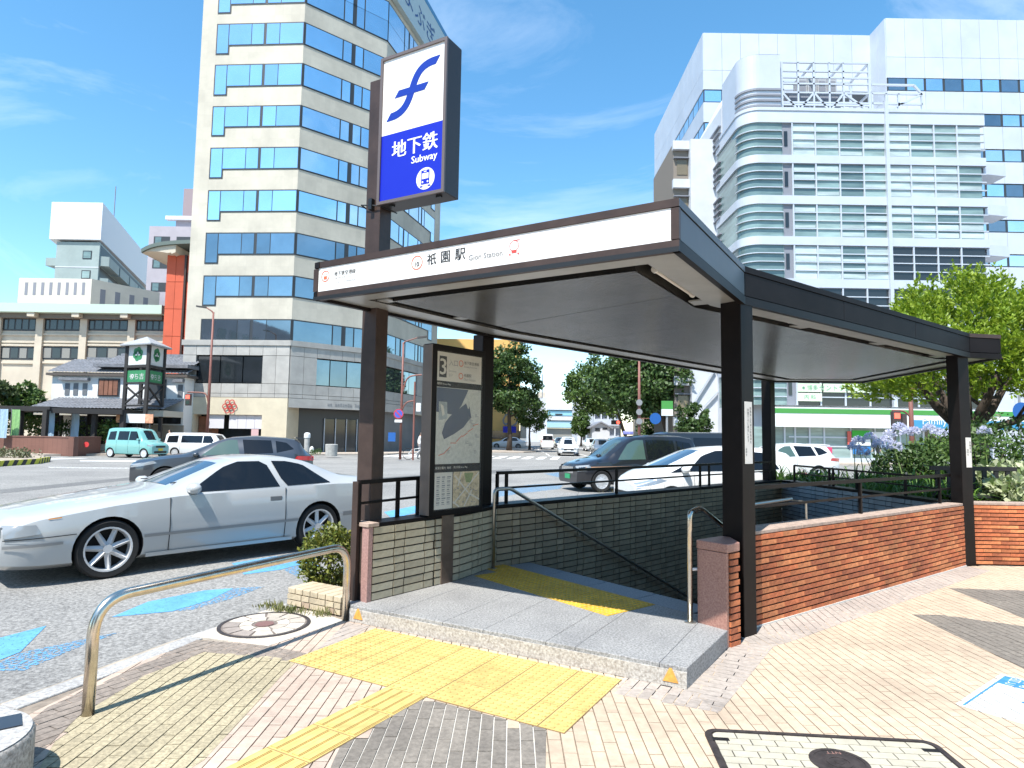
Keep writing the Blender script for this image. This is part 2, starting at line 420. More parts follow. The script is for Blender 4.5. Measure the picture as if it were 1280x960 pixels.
special = [(grey1, M_grey, M_greyjoint, 0), (cream, M_cream, None, 0), (brown, M_brown, None, R(-29)), (taupeL, M_taupe, None, R(-29)), ([G(781,846), G(766,867), G(899,891), PR], M_taupe, None, R(-29)), ([PR, G(899,891), Vector((1.994,4.992)), Vector((1.72,5.06))], M_taupe, None, R(61)), ([Vector((1.72,5.06)), Vector((1.994,4.992)), Vector((2.16,5.10)), RA], M_taupe, None, R(8)), ([RA, Vector((2.16,5.10)), Vector((5.85,8.0)), RB_], M_taupe, None, R(-8)), (greyA, M_grey, None, 0), (greyB, M_grey, None, 0)]
special = [([T2(p) for p in f], m_, j, a) for f, m_, j, a in special]
made = []                                                              # (priority, polygon, z, material)
def lay(region, z, m_, rot=0, skip=()):
    c, s_ = math.cos(-rot), math.sin(-rot)
    q = [(p[0]*c-p[1]*s_, p[0]*s_+p[1]*c) for p in region]
    x0, x1 = min(p[0] for p in q), max(p[0] for p in q); y0, y1 = min(p[1] for p in q), max(p[1] for p in q)
    i0 = math.floor(x0/PW)
    for i in range(i0, math.ceil(x1/PW)):
        sh = (i % 2)*PLN/2 + (.02 if i % 3 == 0 else 0)
        j0 = math.floor((y0-sh)/PLN)
        for j in range(j0, math.ceil((y1-sh)/PLN)):
            g = .0032
            r = clip_rect(q, i*PW+g, (i+1)*PW-g, j*PLN+sh+g, (j+1)*PLN+sh-g)
            if len(r) < 3 or area(r) < .0012: continue
            r = [(p[0]*c+p[1]*s_, -p[0]*s_+p[1]*c) for p in r]
            if any(all(inside(p, f) for p in r) for f in skip): continue
            cx = sum(p[0] for p in r)/len(r); cy = sum(p[1] for p in r)/len(r)
            made.append((cx, cy, r, z, m_))
main = [(-2.6,2.7), (-2.2,2.7), (2.6,2.7), (6.4,5.0), (7.2,8.3), (6.0,8.3), (5.72,8.27), (2.05,5.45), (1.75,5.1), (1.10,4.12), (-1.33,5.50), (-1.6,5.3), (-2.45,4.6), (-2.6,3.6)]
TU, TV = Vector((.8714,-.4906)), Vector((-.4906,-.8714))               # tactile rows / columns (towards the camera)
TO = Vector((-.558,5.024))
tac = lambda a, b: TO + TU*(.3*a) + TV*(.3*b)
pad = [T2(tac(-1.86,.08)), T2(tac(4.98,.08)), T2(tac(4.98,3)), T2(tac(-1.86,3))]
sp_polys = [f for f, _, _, _ in special] + [pad]
lay(main, 0.0, M_peach, skip=sp_polys)
for f, m_, j, a in special:
    if j: MB().prism(f, -.011, -.0035).build('joint_bed', j, pavement)
    lay(f, .0018, m_, a)
def wear(x, y): return noise.noise(Vector((x*.9, y*.9, 3.1)))
made.sort(key=lambda t: math.hypot(t[0], t[1]))
vis = []; rest = []
for t in made:
    d_ = Vector((t[0], t[1], -EYE)); zc = d_.dot(FW)
    if zc < .5: rest.append(t); continue
    px = 640+FPX*d_.dot(RT)/zc; py = 480-FPX*d_.dot(UP)/zc
    (vis if (-20 < px < 1300 and py < 985) else rest).append(t)
n_obj = 300
for k, (cx, cy, r, z, m_) in enumerate(vis[:n_obj]):
    dz = random.uniform(-.0012, .0012)
    mm = m_
    if m_ is M_peach and cx < -.4: mm = M_peach2
    o = MB().prism([(p[0]-cx, p[1]-cy) for p in r], -.02, z, bot=False).build('paver', mm, pavement, local=True)
    o.location = (cx, cy, dz)
by = {}
for (cx, cy, r, z, m_) in vis[n_obj:]+rest:
    mm = M_peach2 if (m_ is M_peach and cx < -.4) else m_
    by.setdefault(mm.name, []).append((r, z))
for nm, lst in by.items():
    mb = MB()
    for r, z in lst: mb.prism(r, -.012, z+random.uniform(-.0010, .0010), bot=False)
    stuff(mb.build('pavers', MATS[nm], pavement))
# plain pavement out of sight of the blocks
far_pav = MB()
far_pav.prism([(-4.2,-6), (2.6,-6), (2.6,2.69), (-2.9,2.69)], -.012, -.001).prism([(2.61,-6), (60,-6), (60,8.3), (7.25,8.3), (6.42,5.0), (2.61,2.69)], -.012, -.001)
far_pav.build('paving_field', M_peach, pavement)

# ---------------------------------------------------------------- tactile paving
M_tshade = mat('tactile_shade', (.40,.27,.085), .8)  # darker yellow on stud and bar sides, their shading put into the colour
M_tbed = mat('tactile_joint', (.20,.13,.06), .9)
def dots(mb, o, a, b, n=6, z=0, r=.0125):
    for i in range(n):
        for j in range(n):
            p = o + a*((i+.5)/n) + b*((j+.5)/n)
            mb.lathe([(r*1.0,z),(r*.75,z+.0042),(0.0005,z+.005)], (p.x,p.y,0), 8)
def tile(parent, p0, a, b, z0, z1, m_, kind, n=(6,6)):
    g = .0042; ua, ub = a.normalized(), b.normalized()
    q = [p0+ua*g+ub*g, p0+a-ua*g+ub*g, p0+a+b-ua*g-ub*g, p0+b+ua*g-ub*g]
    mb = MB().prism([T2(v) for v in q], z0, z1, bot=False)
    if kind == 'dot':
        for i in range(n[0]):
            for j in range(n[1]):
                p = p0 + a*((i+.5)/n[0]) + b*((j+.5)/n[1])
                mb.lathe([(.0150,z1),(.0105,z1+.0055)], (p.x,p.y,0), 8, mi=1); mb.lathe([(.0105,z1+.0055),(0.0005,z1+.0065)], (p.x,p.y,0), 8, mi=0)
    else:
        for k in range(4):
            c0 = p0 + a*((k+.5)/4) + ub*.014; c1 = c0 + b - ub*.028
            mb.bar((c0.x,c0.y,z1+.002), (c1.x,c1.y,z1+.002), .034, .007); [mb.bar((c0.x+ua.x*q_,c0.y+ua.y*q_,z1+.001), (c1.x+ua.x*q_,c1.y+ua.y*q_,z1+.001), .008, .003, 1) for q_ in (-.021,.021)]
    return mb.build('tactile_tile', [m_, M_tshade], parent, bevel=0)
tp = thing('tactile_paving', 'yellow tactile paving pad of studded tiles in front of the granite landing', 'tactile paving', (*tac(2,1.5), 0))
cols = [(-1.86,-1.41), (-1.41,-.95), (-.95,-.48), (-.48,0), (0,1), (1,2), (2,3), (3,4), (4,4.45), (4.45,4.98)]
MB().prism(pad, -.011, .0030).build('joint_bed', M_tbed, tp)
MB().prism([T2(tac(1,3)), T2(tac(2,3)), T2(tac(2,7)), T2(tac(1,7))], -.011, .0028).build('joint_bed', M_tbed, tp)
for (c0, c1) in cols:
    for b0, b1 in ((.08,1), (1,2), (2,3)):
        p0 = tac(c0,b0)
        n = (max(2, round(6*(c1-c0))), max(2, round(6*(b1-b0))))
        tile(tp, p0, TU*(.3*(c1-c0)), TV*(.3*(b1-b0)), -.01, .005, M_tact, 'dot', n)
for k in range(4):
    p0 = tac(1,3) + TV*(.3*k)
    tile(tp, p0, TU*.3, TV*.3, -.01, .005, M_tact, 'bar')
# ---------------------------------------------------------------- granite landing
ld = thing('granite_landing', 'grey speckled granite landing slab at the head of the subway stairs', 'landing', (*((PL+PR)/2), 0))
outl = [T2(PL), T2(PR), T2(PRB), T2(Vector((1.80,5.45))), T2(E1-SD*.30), T2(E0-SD*.30), T2(W0), T2(LW[3]), T2(LW[2]), T2(LW[1]), T2(LW[0]), (-1.36,5.66)]
def uv(p): q = Vector(p)-PL; return (q.dot(U), q.dot(V))
def xy(p): return PL+U*p[0]+V*p[1]
cuts = [-.3, .42, .93, 1.29, 1.80, 2.02, 2.60, 4]
for i in range(len(cuts)-1):
    r = clip_rect([uv(p) for p in outl], cuts[i]+.0012, cuts[i+1]-.0012, -1, 9)
    if len(r) < 3: continue
    MB().prism([T2(xy(p)) for p in r], -.012, ZP).build('slab', [M_granite], ld, bevel=.005)
# rough front course below the polished top
MB().bar((*(PL+U*.0-V*.004), .052), (*(PR-V*.004), .052), .012, .1).build('front_face', M_granface, ld)
noseq = [E0-SD*.30, E1-SD*.30, E1, E0]
for k in range(4):
    a, b = k/4+.002, (k+1)/4-.002
    q = [noseq[0].lerp(noseq[1],a), noseq[0].lerp(noseq[1],b), noseq[3].lerp(noseq[2],b), noseq[3].lerp(noseq[2],a)]
    MB().prism([T2(p) for p in q], -.05, ZP).build('nosing', M_nosing, ld, bevel=.004)
tm = M_tact2
for k in range(8):
    for j in range(2):
        p0 = (E0-SD*(.32+.6)) + SE*(.3*k-.08) + SD*(.3*j)
        if k == 7: continue
        if j == 0 and k == 0: continue
        c_ = p0+SE*.15+SD*.15
        tile(ld, p0, SE*.3, SD*.3, ZP-.01, ZP+.004, tm, 'dot')
for p, w in ((PL+U*.10, .06), (PR-U*.10, .06)):                           # small orange warning triangles
    mb = MB(); c = Vector((p.x, p.y, .03)) - Vector((V.x,V.y,0))*.012; ur = Vector((U.x,U.y,0))
    mb.slab([c-ur*.05, c+ur*.05, c+ur*.008+Vector((0,0,.085)), c-ur*.008+Vector((0,0,.085))], -Vector((V.x,V.y,0))*.002)
    mb.build('warning_triangle', M_orangep if False else mat('orange_sticker', (.62,.30,.06), .6, nscale=30, namt=.2), ld)
# stairs going down
st = thing('stairs', 'granite stairs leading down from the landing into the dark stairwell', 'stairs', (*((E0+E1)/2), -.1))
wid = (E1-E0).length
for k in range(15):
    a = E0 + SD*(.3*k) - SE*.3; b = E1 + SD*(.3*k) + SE*.25
    z = ZP-.165*(k+1)
    MB().prism([T2(a-SD*.02), T2(b-SD*.02), T2(b+SD*.3), T2(a+SD*.3)], z-.3, z).build('step', M_nosing, st, bevel=.004)

MB().prism([(-.6,7.0), (4.9,12.9), (6.6,8.6), (1.6,5.0)], -2.75, -2.52).build('lower_floor', M_concg, st)
MB().prism([T2(E0-SD*.06-SE*.35), T2(E1-SD*.06+SE*.3), T2(E1-SD*.16+SE*.3), T2(E0-SD*.16-SE*.35)], -2.6, -.05).build('riser_wall', M_concg, st)
# ---------------------------------------------------------------- walls
def bricks(parent, A, B, z0, z1, nrm, lens, h, gap, mats, depth=.012, limit=300, count=[0], start=0., name='brick', shape=None, vgap=None):
    """courses of separate bricks on the face A->B (seen side towards nrm)"""
    A, B = Vector(A), Vector(B); d = (B-A).normalized(); Lf = (B-A).length; rz = ang(d)
    cache = {}; ncourse = int((z1-z0)/h+.001); left = MB(); nst = 0
    for c in range(ncourse):
        z = z1-h*(c+1)+gap/2
        x = start - (lens[0]*.5 if c % 2 else 0) - random.uniform(0,.02); k = c
        while x < Lf-.004:
            ln = lens[k % len(lens)]; k += 1
            a, b = max(x, 0)+(vgap or gap)/2, min(x+ln, Lf)-(vgap or gap)/2
            x += ln
            if b-a < .02: continue
            key = (round((b-a)/.01), random.randrange(len(mats)))
            wl = key[0]*.01 if abs(key[0]*.01-(b-a)) < .0051 else b-a
            mid = A + d*((a+b)/2) + Vector(nrm)*(depth/2-.004+random.uniform(-.0015,.0015))
            if count[0] < limit:
                if key not in cache:
                    cache[key] = MB().box((0,0,0), (b-a, depth+.008, h-gap)).mesh(name, mats[key[1]])
                piece(name, cache[key], parent, (mid.x, mid.y, z+(h-gap)/2), rz); count[0] += 1
            else:
                left.box((mid.x, mid.y, z+(h-gap)/2), (b-a, depth+.008, h-gap), rz, key[1]); nst += 1
    if nst: stuff(left.build(name+'s', mats, parent))

# red brick wall
rw = thing('red_brick_wall', 'red brick parapet wall beside the stairs between the two black canopy posts', 'wall', (*((RA+RB_)/2), 0))
MB().prism([T2(RA+rn*.012), T2(RB_+rn*.012), T2(RB_+rn*.22), T2(RA+rn*.22)], -2.6, ZW-.02).build('core', M_rmort, rw)
bricks(rw, RA, RB_, 0.0, ZW-.03, -rn, [.226,.226], .0500, .0135, RB, count=[0], vgap=.004)
for k in range(6):
    a, b = RA.lerp(RB_, k/6+.001), RA.lerp(RB_, (k+1)/6-.001)
    MB().prism([T2(a-rn*.006), T2(b-rn*.006), T2(b+rn*.23), T2(a+rn*.23)], ZW-.03, ZW).build('coping', M_coping, rw, bevel=.004)
MB().bar((*(RA-rn*.012), .006), (*(RB_-rn*.012), .006), .016, .016).build('base_sealant', M_greyjoint, rw)
# its return towards the garden on the right
Q0, Q1 = Vector((5.95,8.40)), Vector((9.4,8.33))
rw2 = thing('low_garden_wall', 'low red brick garden wall running on to the right past the corner post', 'wall', (*((Q0+Q1)/2), 0))
qn = Vector((0,1))
MB().prism([T2(Q0+qn*.012), T2(Q1+qn*.012), T2(Q1+qn*.22), T2(Q0+qn*.22)], -.2, ZW-.02).build('core', M_rmort, rw2)
bricks(rw2, Q0, Q1, 0.0, ZW-.03, -qn, [.226,.226], .0500, .0135, RB, count=[0], limit=240, vgap=.004)
for k in range(4):
    a, b = Q0.lerp(Q1, k/4+.001), Q0.lerp(Q1, (k+1)/4-.001)
    MB().prism([T2(a-qn*.006), T2(b-qn*.006), T2(b+qn*.23), T2(a+qn*.23)], ZW-.03, ZW).build('coping', M_coping, rw2, bevel=.004)
# pier at the end of the red wall
p_a, p_b = Vector((1.463,5.125)), Vector((1.625,4.928)); pd = (p_b-p_a).normalized(); pn = Vector((-pd.y,pd.x))
pr = thing('stone_pier', 'pink granite faced brick pier standing on the landing beside the handrail', 'pier', (*((p_a+p_b)/2), 0))
p_c, p_d = p_b+pn*.165, p_a+pn*.42
MB().prism([T2(p_a), T2(p_b), T2(p_b+pn*.03), T2(p_a+pn*.03)], .0, ZW-.09).build('granite_face', M_pinkgran, pr, bevel=.003)
MB().prism([T2(p_a-pn*.005-pd*.005), T2(p_b-pn*.005+pd*.012), T2(p_c+pd*.012), T2(p_d-pd*.005)], ZW-.086, ZW-.02).build('cap', M_pinkgran, pr, bevel=.006)
MB().prism([T2(p_a+pn*.031), T2(p_b+pn*.031-pd*.004), T2(p_c-pd*.004), T2(p_d)], -.05, ZW-.09).build('core', M_rmort, pr)
bricks(pr, p_b+pn*.034, p_c, -.01, ZW-.09, pd, [.226,.226], .05, .0135, RB[:3], count=[0], vgap=.004)
# left wall with its stone end
lw = thing('beige_brick_wall', 'low curving wall of beige brick behind the map board left of the landing', 'wall', (*LW[0], 0))
LO = [p+Vector((-(unit(LW[0],LW[1]).y), unit(LW[0],LW[1]).x))*.2 for p in LW]
for i in range(4):
    a, b = LW[i], LW[i+1]; d = (b-a).normalized(); n = Vector((d.y,-d.x)); no = -n
    MB().prism([T2(a+no*.012), T2(b+no*.012), T2(b+no*.2), T2(a+no*.2)], -.2, ZW-.03).build('core', M_bmort, lw)
    MB().prism([T2(a-no*.008), T2(b-no*.008), T2(b+no*.21), T2(a+no*.21)], ZW-.03+.0007*i, ZW+.0007*i).build('coping', M_dark, lw, bevel=.003)
cnt = [0]
for i in range(4):
    a, b = LW[i], LW[i+1]; d = (b-a).normalized(); n = Vector((d.y,-d.x))
    bricks(lw, a, b, ZP, ZW-.03, n, [.25,.125], .0688, .0125, BL, count=cnt)
d0 = unit(LW[0], LW[1]); n0 = Vector((d0.y,-d0.x)); e0 = LW[0]-d0*.003
MB().prism([T2(e0+n0*.012), T2(e0-d0*.05+n0*.012), T2(e0-d0*.05-n0*.07), T2(e0-n0*.07)], ZP-.02, ZW-.03).build('end_stone', mat('granite_rose', (.34,.20,.175), .5, nscale=60, namt=.2), lw, bevel=.003)
MB().prism([T2(e0-n0*.075), T2(e0-d0*.03-n0*.075), T2(e0-d0*.03-n0*.19), T2(e0-n0*.19)], ZP-.02, ZW-.03).build('end_recess', M_bmort, lw)
MB().prism([T2(e0+n0*.018+d0*.06), T2(e0-d0*.06+n0*.018), T2(e0-d0*.06-n0*.20), T2(e0-n0*.20+d0*.06)], ZW-.028, ZW+.004).build('end_cap', M_coping, lw, bevel=.003)
# back wall of the stairwell (runs down into the dark)
bd = (W1-W0).normalized(); bn = Vector((bd.y,-bd.x))
bw = thing('stairwell_back_wall', 'long shaded brick wall along the street side of the stairwell', 'wall', (*((W0+W1)/2), 0))
MB().prism([T2(W0-bn*.012), T2(W1-bn*.012), T2(W1-bn*.22), T2(W0-bn*.22)], -2.6, ZW-.03).build('core', M_bmort, bw)
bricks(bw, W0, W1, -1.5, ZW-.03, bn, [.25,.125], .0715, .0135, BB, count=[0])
for k in range(5):
    a, b = W0.lerp(W1, k/5+.0005), W0.lerp(W1, (k+1)/5-.0005)
    MB().prism([T2(a+bn*.01), T2(b+bn*.01), T2(b-bn*.23), T2(a-bn*.23)], ZW-.03, ZW+.004).build('coping', M_dark, bw, bevel=.003)
# end wall
ed = (EW1-W1).normalized(); en = Vector((ed.y,-ed.x))
ew = thing('stairwell_end_wall', 'grey brick end wall closing the far side of the stairwell', 'wall', (*((W1+EW1)/2), 0))
MB().prism([T2(W1-en*.012), T2(EW1-en*.012), T2(EW1-en*.2), T2(W1-en*.2)], -2.6, ZW-.03).build('core', M_bmort, ew)
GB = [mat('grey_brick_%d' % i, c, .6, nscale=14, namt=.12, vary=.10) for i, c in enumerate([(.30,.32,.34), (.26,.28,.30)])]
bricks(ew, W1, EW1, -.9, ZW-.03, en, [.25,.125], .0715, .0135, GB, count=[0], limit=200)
MB().prism([T2(W1+en*.01), T2(EW1+en*.01), T2(EW1-en*.24), T2(W1-en*.24)], ZW-.03, ZW+.006).build('coping', M_dark, ew)
# ================================================================ canopy
ZB, ZT = 2.645, 2.965
CAN = [(-1.67,5.33), (.97,3.72), (1.90,5.22), (5.95,8.34), (6.42,8.42), (6.72,12.3), (5.10,12.5), (-.25,7.25)]
can = thing('subway_canopy', 'dark bronze flat canopy roof over the subway stairs with white station name fascia', 'canopy', (2, 7, 0))
M_ceil = mat('ceiling_metal', (.30,.30,.295), .24, metal=.75, nscale=2.5, namt=.12, stretch=(1,1,1))
# fine ribs across the ceiling; their dark reflection lines also put into the colour
_t = M_ceil.node_tree; _b = _t.nodes['Principled BSDF']
_w = _t.nodes.new('ShaderNodeTexWave'); _w.inputs['Scale'].default_value = 9; _w.inputs['Distortion'].default_value = .4
_m = _t.nodes.new('ShaderNodeMapping'); _m.inputs['Rotation'].default_value = (0,0,R(61)); _c = _t.nodes.new('ShaderNodeTexCoord')
_p = _t.nodes.new('ShaderNodeBump'); _p.inputs['Strength'].default_value = .8; _p.inputs['Distance'].default_value = .008
_t.links.new(_c.outputs['Object'], _m.inputs['Vector']); _t.links.new(_m.outputs[0], _w.inputs['Vector']); _t.links.new(_w.outputs['Fac'], _p.inputs['Height']); _t.links.new(_p.outputs[0], _b.inputs['Normal'])
_r = _t.nodes.new('ShaderNodeValToRGB'); _r.color_ramp.elements[0].position = .1; _r.color_ramp.elements[0].color = (.5,.5,.5,1); _r.color_ramp.elements[1].position = .45; _x = _t.nodes.new('ShaderNodeMix'); _x.data_type = 'RGBA'; _x.blend_type = 'MULTIPLY'; _x.inputs[0].default_value = 1
_t.links.new(_w.outputs['Fac'], _r.inputs['Fac']); _t.links.new(_b.inputs['Base Color'].links[0].from_socket, _x.inputs[6]); _t.links.new(_r.outputs[0], _x.inputs[7]); _t.links.new(_x.outputs[2], _b.inputs['Base Color'])
M_soff = mat('soffit_metal', (.44,.44,.42), .4, metal=.5, nscale=3, namt=.08)
M_fasc = mat('fascia_black', (.012,.011,.012), .55, metal=.0, spec=.1, nscale=1.5, namt=.15, dirt=.3, dscale=2)
M_fasg = mat('fascia_grey', (.06,.062,.066), .35, metal=.35, nscale=1.2, namt=.2)
i1, i2, i3 = offset(CAN, .03), offset(CAN, .30), offset(CAN, .44)
MB().prism(offset(CAN, .02), ZT-.05, ZT-.012).build('roof_deck', mat('roof_sheet', (.16,.15,.14), .7, nscale=4, namt=.2), can)
def ringp(mb, a, b, z0, z1):
    n = len(a)
    for i in range(n):
        j = (i+1) % n; mb.prism([a[i], a[j], b[j], b[i]], z0, z1)
mb = MB(); ringp(mb, offset(CAN, .045), i2, ZB+.028, ZB+.05); mb.build('soffit_border', M_soff, can)
mb = MB(); ringp(mb, i2, i3, ZB+.14, ZB+.16); ringp(mb, offset(CAN,.298), i2, ZB+.03, ZB+.15); ringp(mb, i3, offset(CAN,.442), ZB+.03, ZB+.15); mb.build('light_trough', M_black, can)
# ceiling in panels
cut = [-9, -.75, .55, 1.9, 3.3, 4.7, 20]
cdir = Vector((.743,.669))
for k in range(len(cut)-1):
    q = clip_half(list(i3), cdir.x, cdir.y, cut[k+1]+5.1-.004); q = clip_half(q, -cdir.x, -cdir.y, -(cut[k]+5.1+.004))
    if len(q) > 2 and area(q) > .02: MB().prism(q, ZB+.03, ZB+.05).build('ceiling_panel', M_ceil, can)
M_tube = mat('fluorescent_tube', (.75,.72,.66), .35)
def tube_light(a, b):
    a, b = Vector(a), Vector(b); d = (b-a).normalized()
    o = MB().bar(a+Vector((0,0,.05)), b+Vector((0,0,.05)), .05, .03).build('lamp_holder', M_white, can)
    MB().tube([a, b], .016, 10).build('tube', M_tube, o)
    for p in (a, b): MB().tube([p-d*.012, p+d*.012], .024, 10).build('tube_cap', M_white, o)
for i, n in ((1,1), (2,3), (7,2)):
    a, b = Vector(i2[i]).lerp(Vector(i3[i]),.5), Vector(i2[(i+1)%8]).lerp(Vector(i3[(i+1)%8]),.5)
    for k in range(n):
        p, q = a.lerp(b, (k+.18)/n), a.lerp(b, (k+.8)/n)
        tube_light((*p, ZB+.075), (*q, ZB+.075))
        r_, s_ = a.lerp(b, (k+.86)/n), a.lerp(b, (k+.98)/n)
        MB().bar((*r_, ZB+.045), (*s_, ZB+.045), .12, .012).build('trough_lid', M_soff, can)
# fascia, edge by edge
def edge(i): return Vector(CAN[i]), Vector(CAN[(i+1) % len(CAN)])
for i in range(len(CAN)):
    a, b = edge(i); d = (b-a).normalized(); n = Vector((d.y,-d.x)); inn = -n
    mt = M_bronze if i in (0, 3) else (M_fasg if i == 1 else M_fasc)
    L3 = lambda p, z: (p.x, p.y, z)
    MB().slab([L3(a+inn*.0,ZT-.05), L3(b,ZT-.05), L3(b,ZT), L3(a,ZT)], (inn.x*.06, inn.y*.06, 0)).build('fascia_top_trim', mt, can)
    MB().slab([L3(a,ZB), L3(b,ZB), L3(b+inn*.0,ZB+.068), L3(a,ZB+.068)], (inn.x*.045, inn.y*.045, 0)).build('fascia_bottom_trim', M_dark if i else M_bronze, can)
    if i: 
        n_p = max(1, round((b-a).length/1.75))
        for k in range(n_p):
            p, q = a.lerp(b, k/n_p)+d*.004, a.lerp(b, (k+1)/n_p)-d*.004
            MB().slab([L3(p+inn*.006,ZB+.077), L3(q+inn*.006,ZB+.077), L3(q+inn*.006,ZT-.057), L3(p+inn*.006,ZT-.057)], (inn.x*.03, inn.y*.03, 0)).build('fascia_panel', M_fasg if i == 1 else M_fasc, can)
fa, fb = edge(0); fd = (fb-fa).normalized(); fn = Vector((fd.y,-fd.x))
MB().bar((*(fa+fn*.001), ZB+.012), (*(fb+fn*.001), ZB+.012), .006, .03).build('drip_edge', M_black, can)
for p in (fa+fd*.02, fb-fd*.025):
    MB().box((p.x-fn.x*.015, p.y-fn.y*.015, (ZB+ZT)/2+.008), (.05,.034,.19), ang(fd)).build('frame_end', M_bronze, can)
fl = MB().slab([(*(fa+fd*.04-fn*.008),ZB+.070), (*(fb-fd*.05-fn*.008),ZB+.070), (*(fb-fd*.05-fn*.008),ZT-.052), (*(fa+fd*.04-fn*.008),ZT-.052)], (-fn.x*.03,-fn.y*.03,0)).build('sign_panel', M_cell, can)
tag(fl, 'white station name panel with black lettering')
f3 = Vector((fd.x,fd.y,0)); fo = Vector((fn.x,fn.y,0)); up3 = Vector((0,0,1))
ink = MB()
def on_f(px, py, e=.0): p = WP(px, py, fa, fb); return p - fo*.0055 + fo*e
o1 = on_f(417,345); letters(ink, '地下鉄空港線', o1, f3, up3, w=.24*1.0, mi=0, bold=.0005)
letters(ink, 'Subway Kuko Line', on_f(417,349.5), f3, up3, w=.19, mi=2)
letters(ink, '지하철 구코센  地铁机场线', on_f(417,354.5), f3, up3, w=.24, mi=2)
def ring2(mb, c, r0, r1, r, u, mi, n=28):
    vs = []; 
    for k in range(n):
        a = 2*math.pi*k/n; e = r*math.cos(a)+u*math.sin(a); vs += [c+e*r0, c+e*r1]
    mb.add(vs, [(2*k, 2*k+1, (2*k+3) % (2*n), (2*k+2) % (2*n)) for k in range(n)], mi)
def disc(mb, c, rad, r, u, mi, n=24, sx=1, sy=1, a0=0, a1=2*math.pi):
    vs = [c+r*(rad*sx*math.cos(a0+(a1-a0)*k/n))+u*(rad*sy*math.sin(a0+(a1-a0)*k/n)) for k in range(n if a1-a0 > 6.28 else n+1)]
    mb.add(vs, [tuple(range(len(vs)))], mi)
def rectp(mb, c, w, h, r, u, mi): mb.add([c-r*w/2-u*h/2, c+r*w/2-u*h/2, c+r*w/2+u*h/2, c-r*w/2+u*h/2], [(0,1,2,3)], mi)
c = on_f(406,345); ring2(ink, c, .040, .047, f3, up3, 1)
rectp(ink, c-up3*.013, .036, .026, f3, up3, 1)
for s_ in (-1, 1): rectp(ink, c+f3*(.010*s_)+up3*.014, .012, .005, f3, up3, 2)
c = on_f(520.5,328); ring2(ink, c, .047, .054, f3, up3, 1)
letters(ink, 'K', c+up3*.016, f3, up3, h=.014, align='c', mi=2); letters(ink, '10', c-up3*.030, f3, up3, h=.036, align='c', mi=0, bold=.0012)
for s_, x, y in (('祇',533,331.5), ('園',550.5,328.5), ('駅',568,325.5)): letters(ink, s_, on_f(x,y), f3, up3, h=.085, mi=0, bold=.0012)
letters(ink, 'Gion Station', on_f(585,325.5), f3, up3, w=.285, mi=2, bold=.0010)
# red station mark: a small line figure of hoop, dot and feet, kept abstract
c = on_f(642,310)
ring2(ink, c+up3*.018, .034, .038, f3, up3, 3); rectp(ink, c-up3*.022, .040, .020, f3, up3, 3)
for s_ in (-1, 1): rectp(ink, c-up3*.040+f3*(.033*s_), .012, .012, f3, up3, 3)
rectp(ink, c+up3*.055+f3*.02, .05, .005, f3, up3, 3)
ink.build('lettering', [M_ink, M_orange, M_greyink, M_red], fl)

# ---------------------------------------------------------------- posts of the canopy
def post(C, w, l, d, z0, z1, label=None, sleeve=0):
    d = Vector(d).normalized(); n = Vector((-d.y,d.x))
    q = [C, C+d*w, C+d*w+n*l, C+n*l]
    o = MB().prism([T2(p) for p in q], z0, z1).build('post', M_dark, can, bevel=.006)
    return o
pc = Vector((1.845,5.185))
post(pc, .175, .19, rd, -.02, ZB+.03)
post(Vector((5.735,8.275)), .19, .16, (.95,.31), -.02, ZB+.03)
post(Vector((-.33,7.17)), .17, .17, bd, ZW-.02, ZB+.03)
post(Vector((4.93,12.30)), .20, .18, bd, ZW-.02, ZB+.03)
pq = post(Vector((1.90,5.36)), .12, .1, rd, ZW-.05, ZB+.03)
# notice stickers on two posts
def notice(C, d, zc, w, h, cols_, label):
    d = Vector(d).normalized(); n = Vector((d.y,-d.x)); d3, n3 = Vector((d.x,d.y,0)), Vector((n.x,n.y,0))
    c = Vector((C[0],C[1],zc))
    t = thing('notice_sticker', label, 'notice', tuple(c))
    MB().slab([c-d3*w/2-up3*h/2, c+d3*w/2-up3*h/2, c+d3*w/2+up3*h/2, c-d3*w/2+up3*h/2], n3*.0015).build('sheet', mat('notice_paper', (.62,.60,.55), .7, nscale=8, namt=.06), t)
    mb = MB()
    for k, (x, s_, top, hh) in enumerate(cols_):
        for i, ch in enumerate(s_):
            letters(mb, ch, c+d3*x+up3*(top-hh*1.25*(i+1))+n3*.003, d3, up3, h=hh, mi=0)
    mb.build('lettering', M_ink, t)
c0 = pc+rd*.0875-rn*.0022
notice((c0.x,c0.y), rd, 1.6, .105, .50, [(.018,'駐輪禁止区域に自転車を',.215,.022), (-.018,'放置すると撤去します',.20,.022), (-.045,'福岡市',-.12,.018)], 'tall white notice with columns of black print stuck on the post by the pier')
d5 = Vector((.95,.31)).normalized(); n5 = Vector((d5.y,-d5.x)); c0 = Vector((5.735,8.275))+d5*.13+n5*.002
notice((c0.x,c0.y), d5, 1.42, .095, .38, [(.012,'駐輪禁止',.15,.03), (-.03,'福岡市',.05,.025)], 'faded white notice stuck on the post at the end of the red wall')

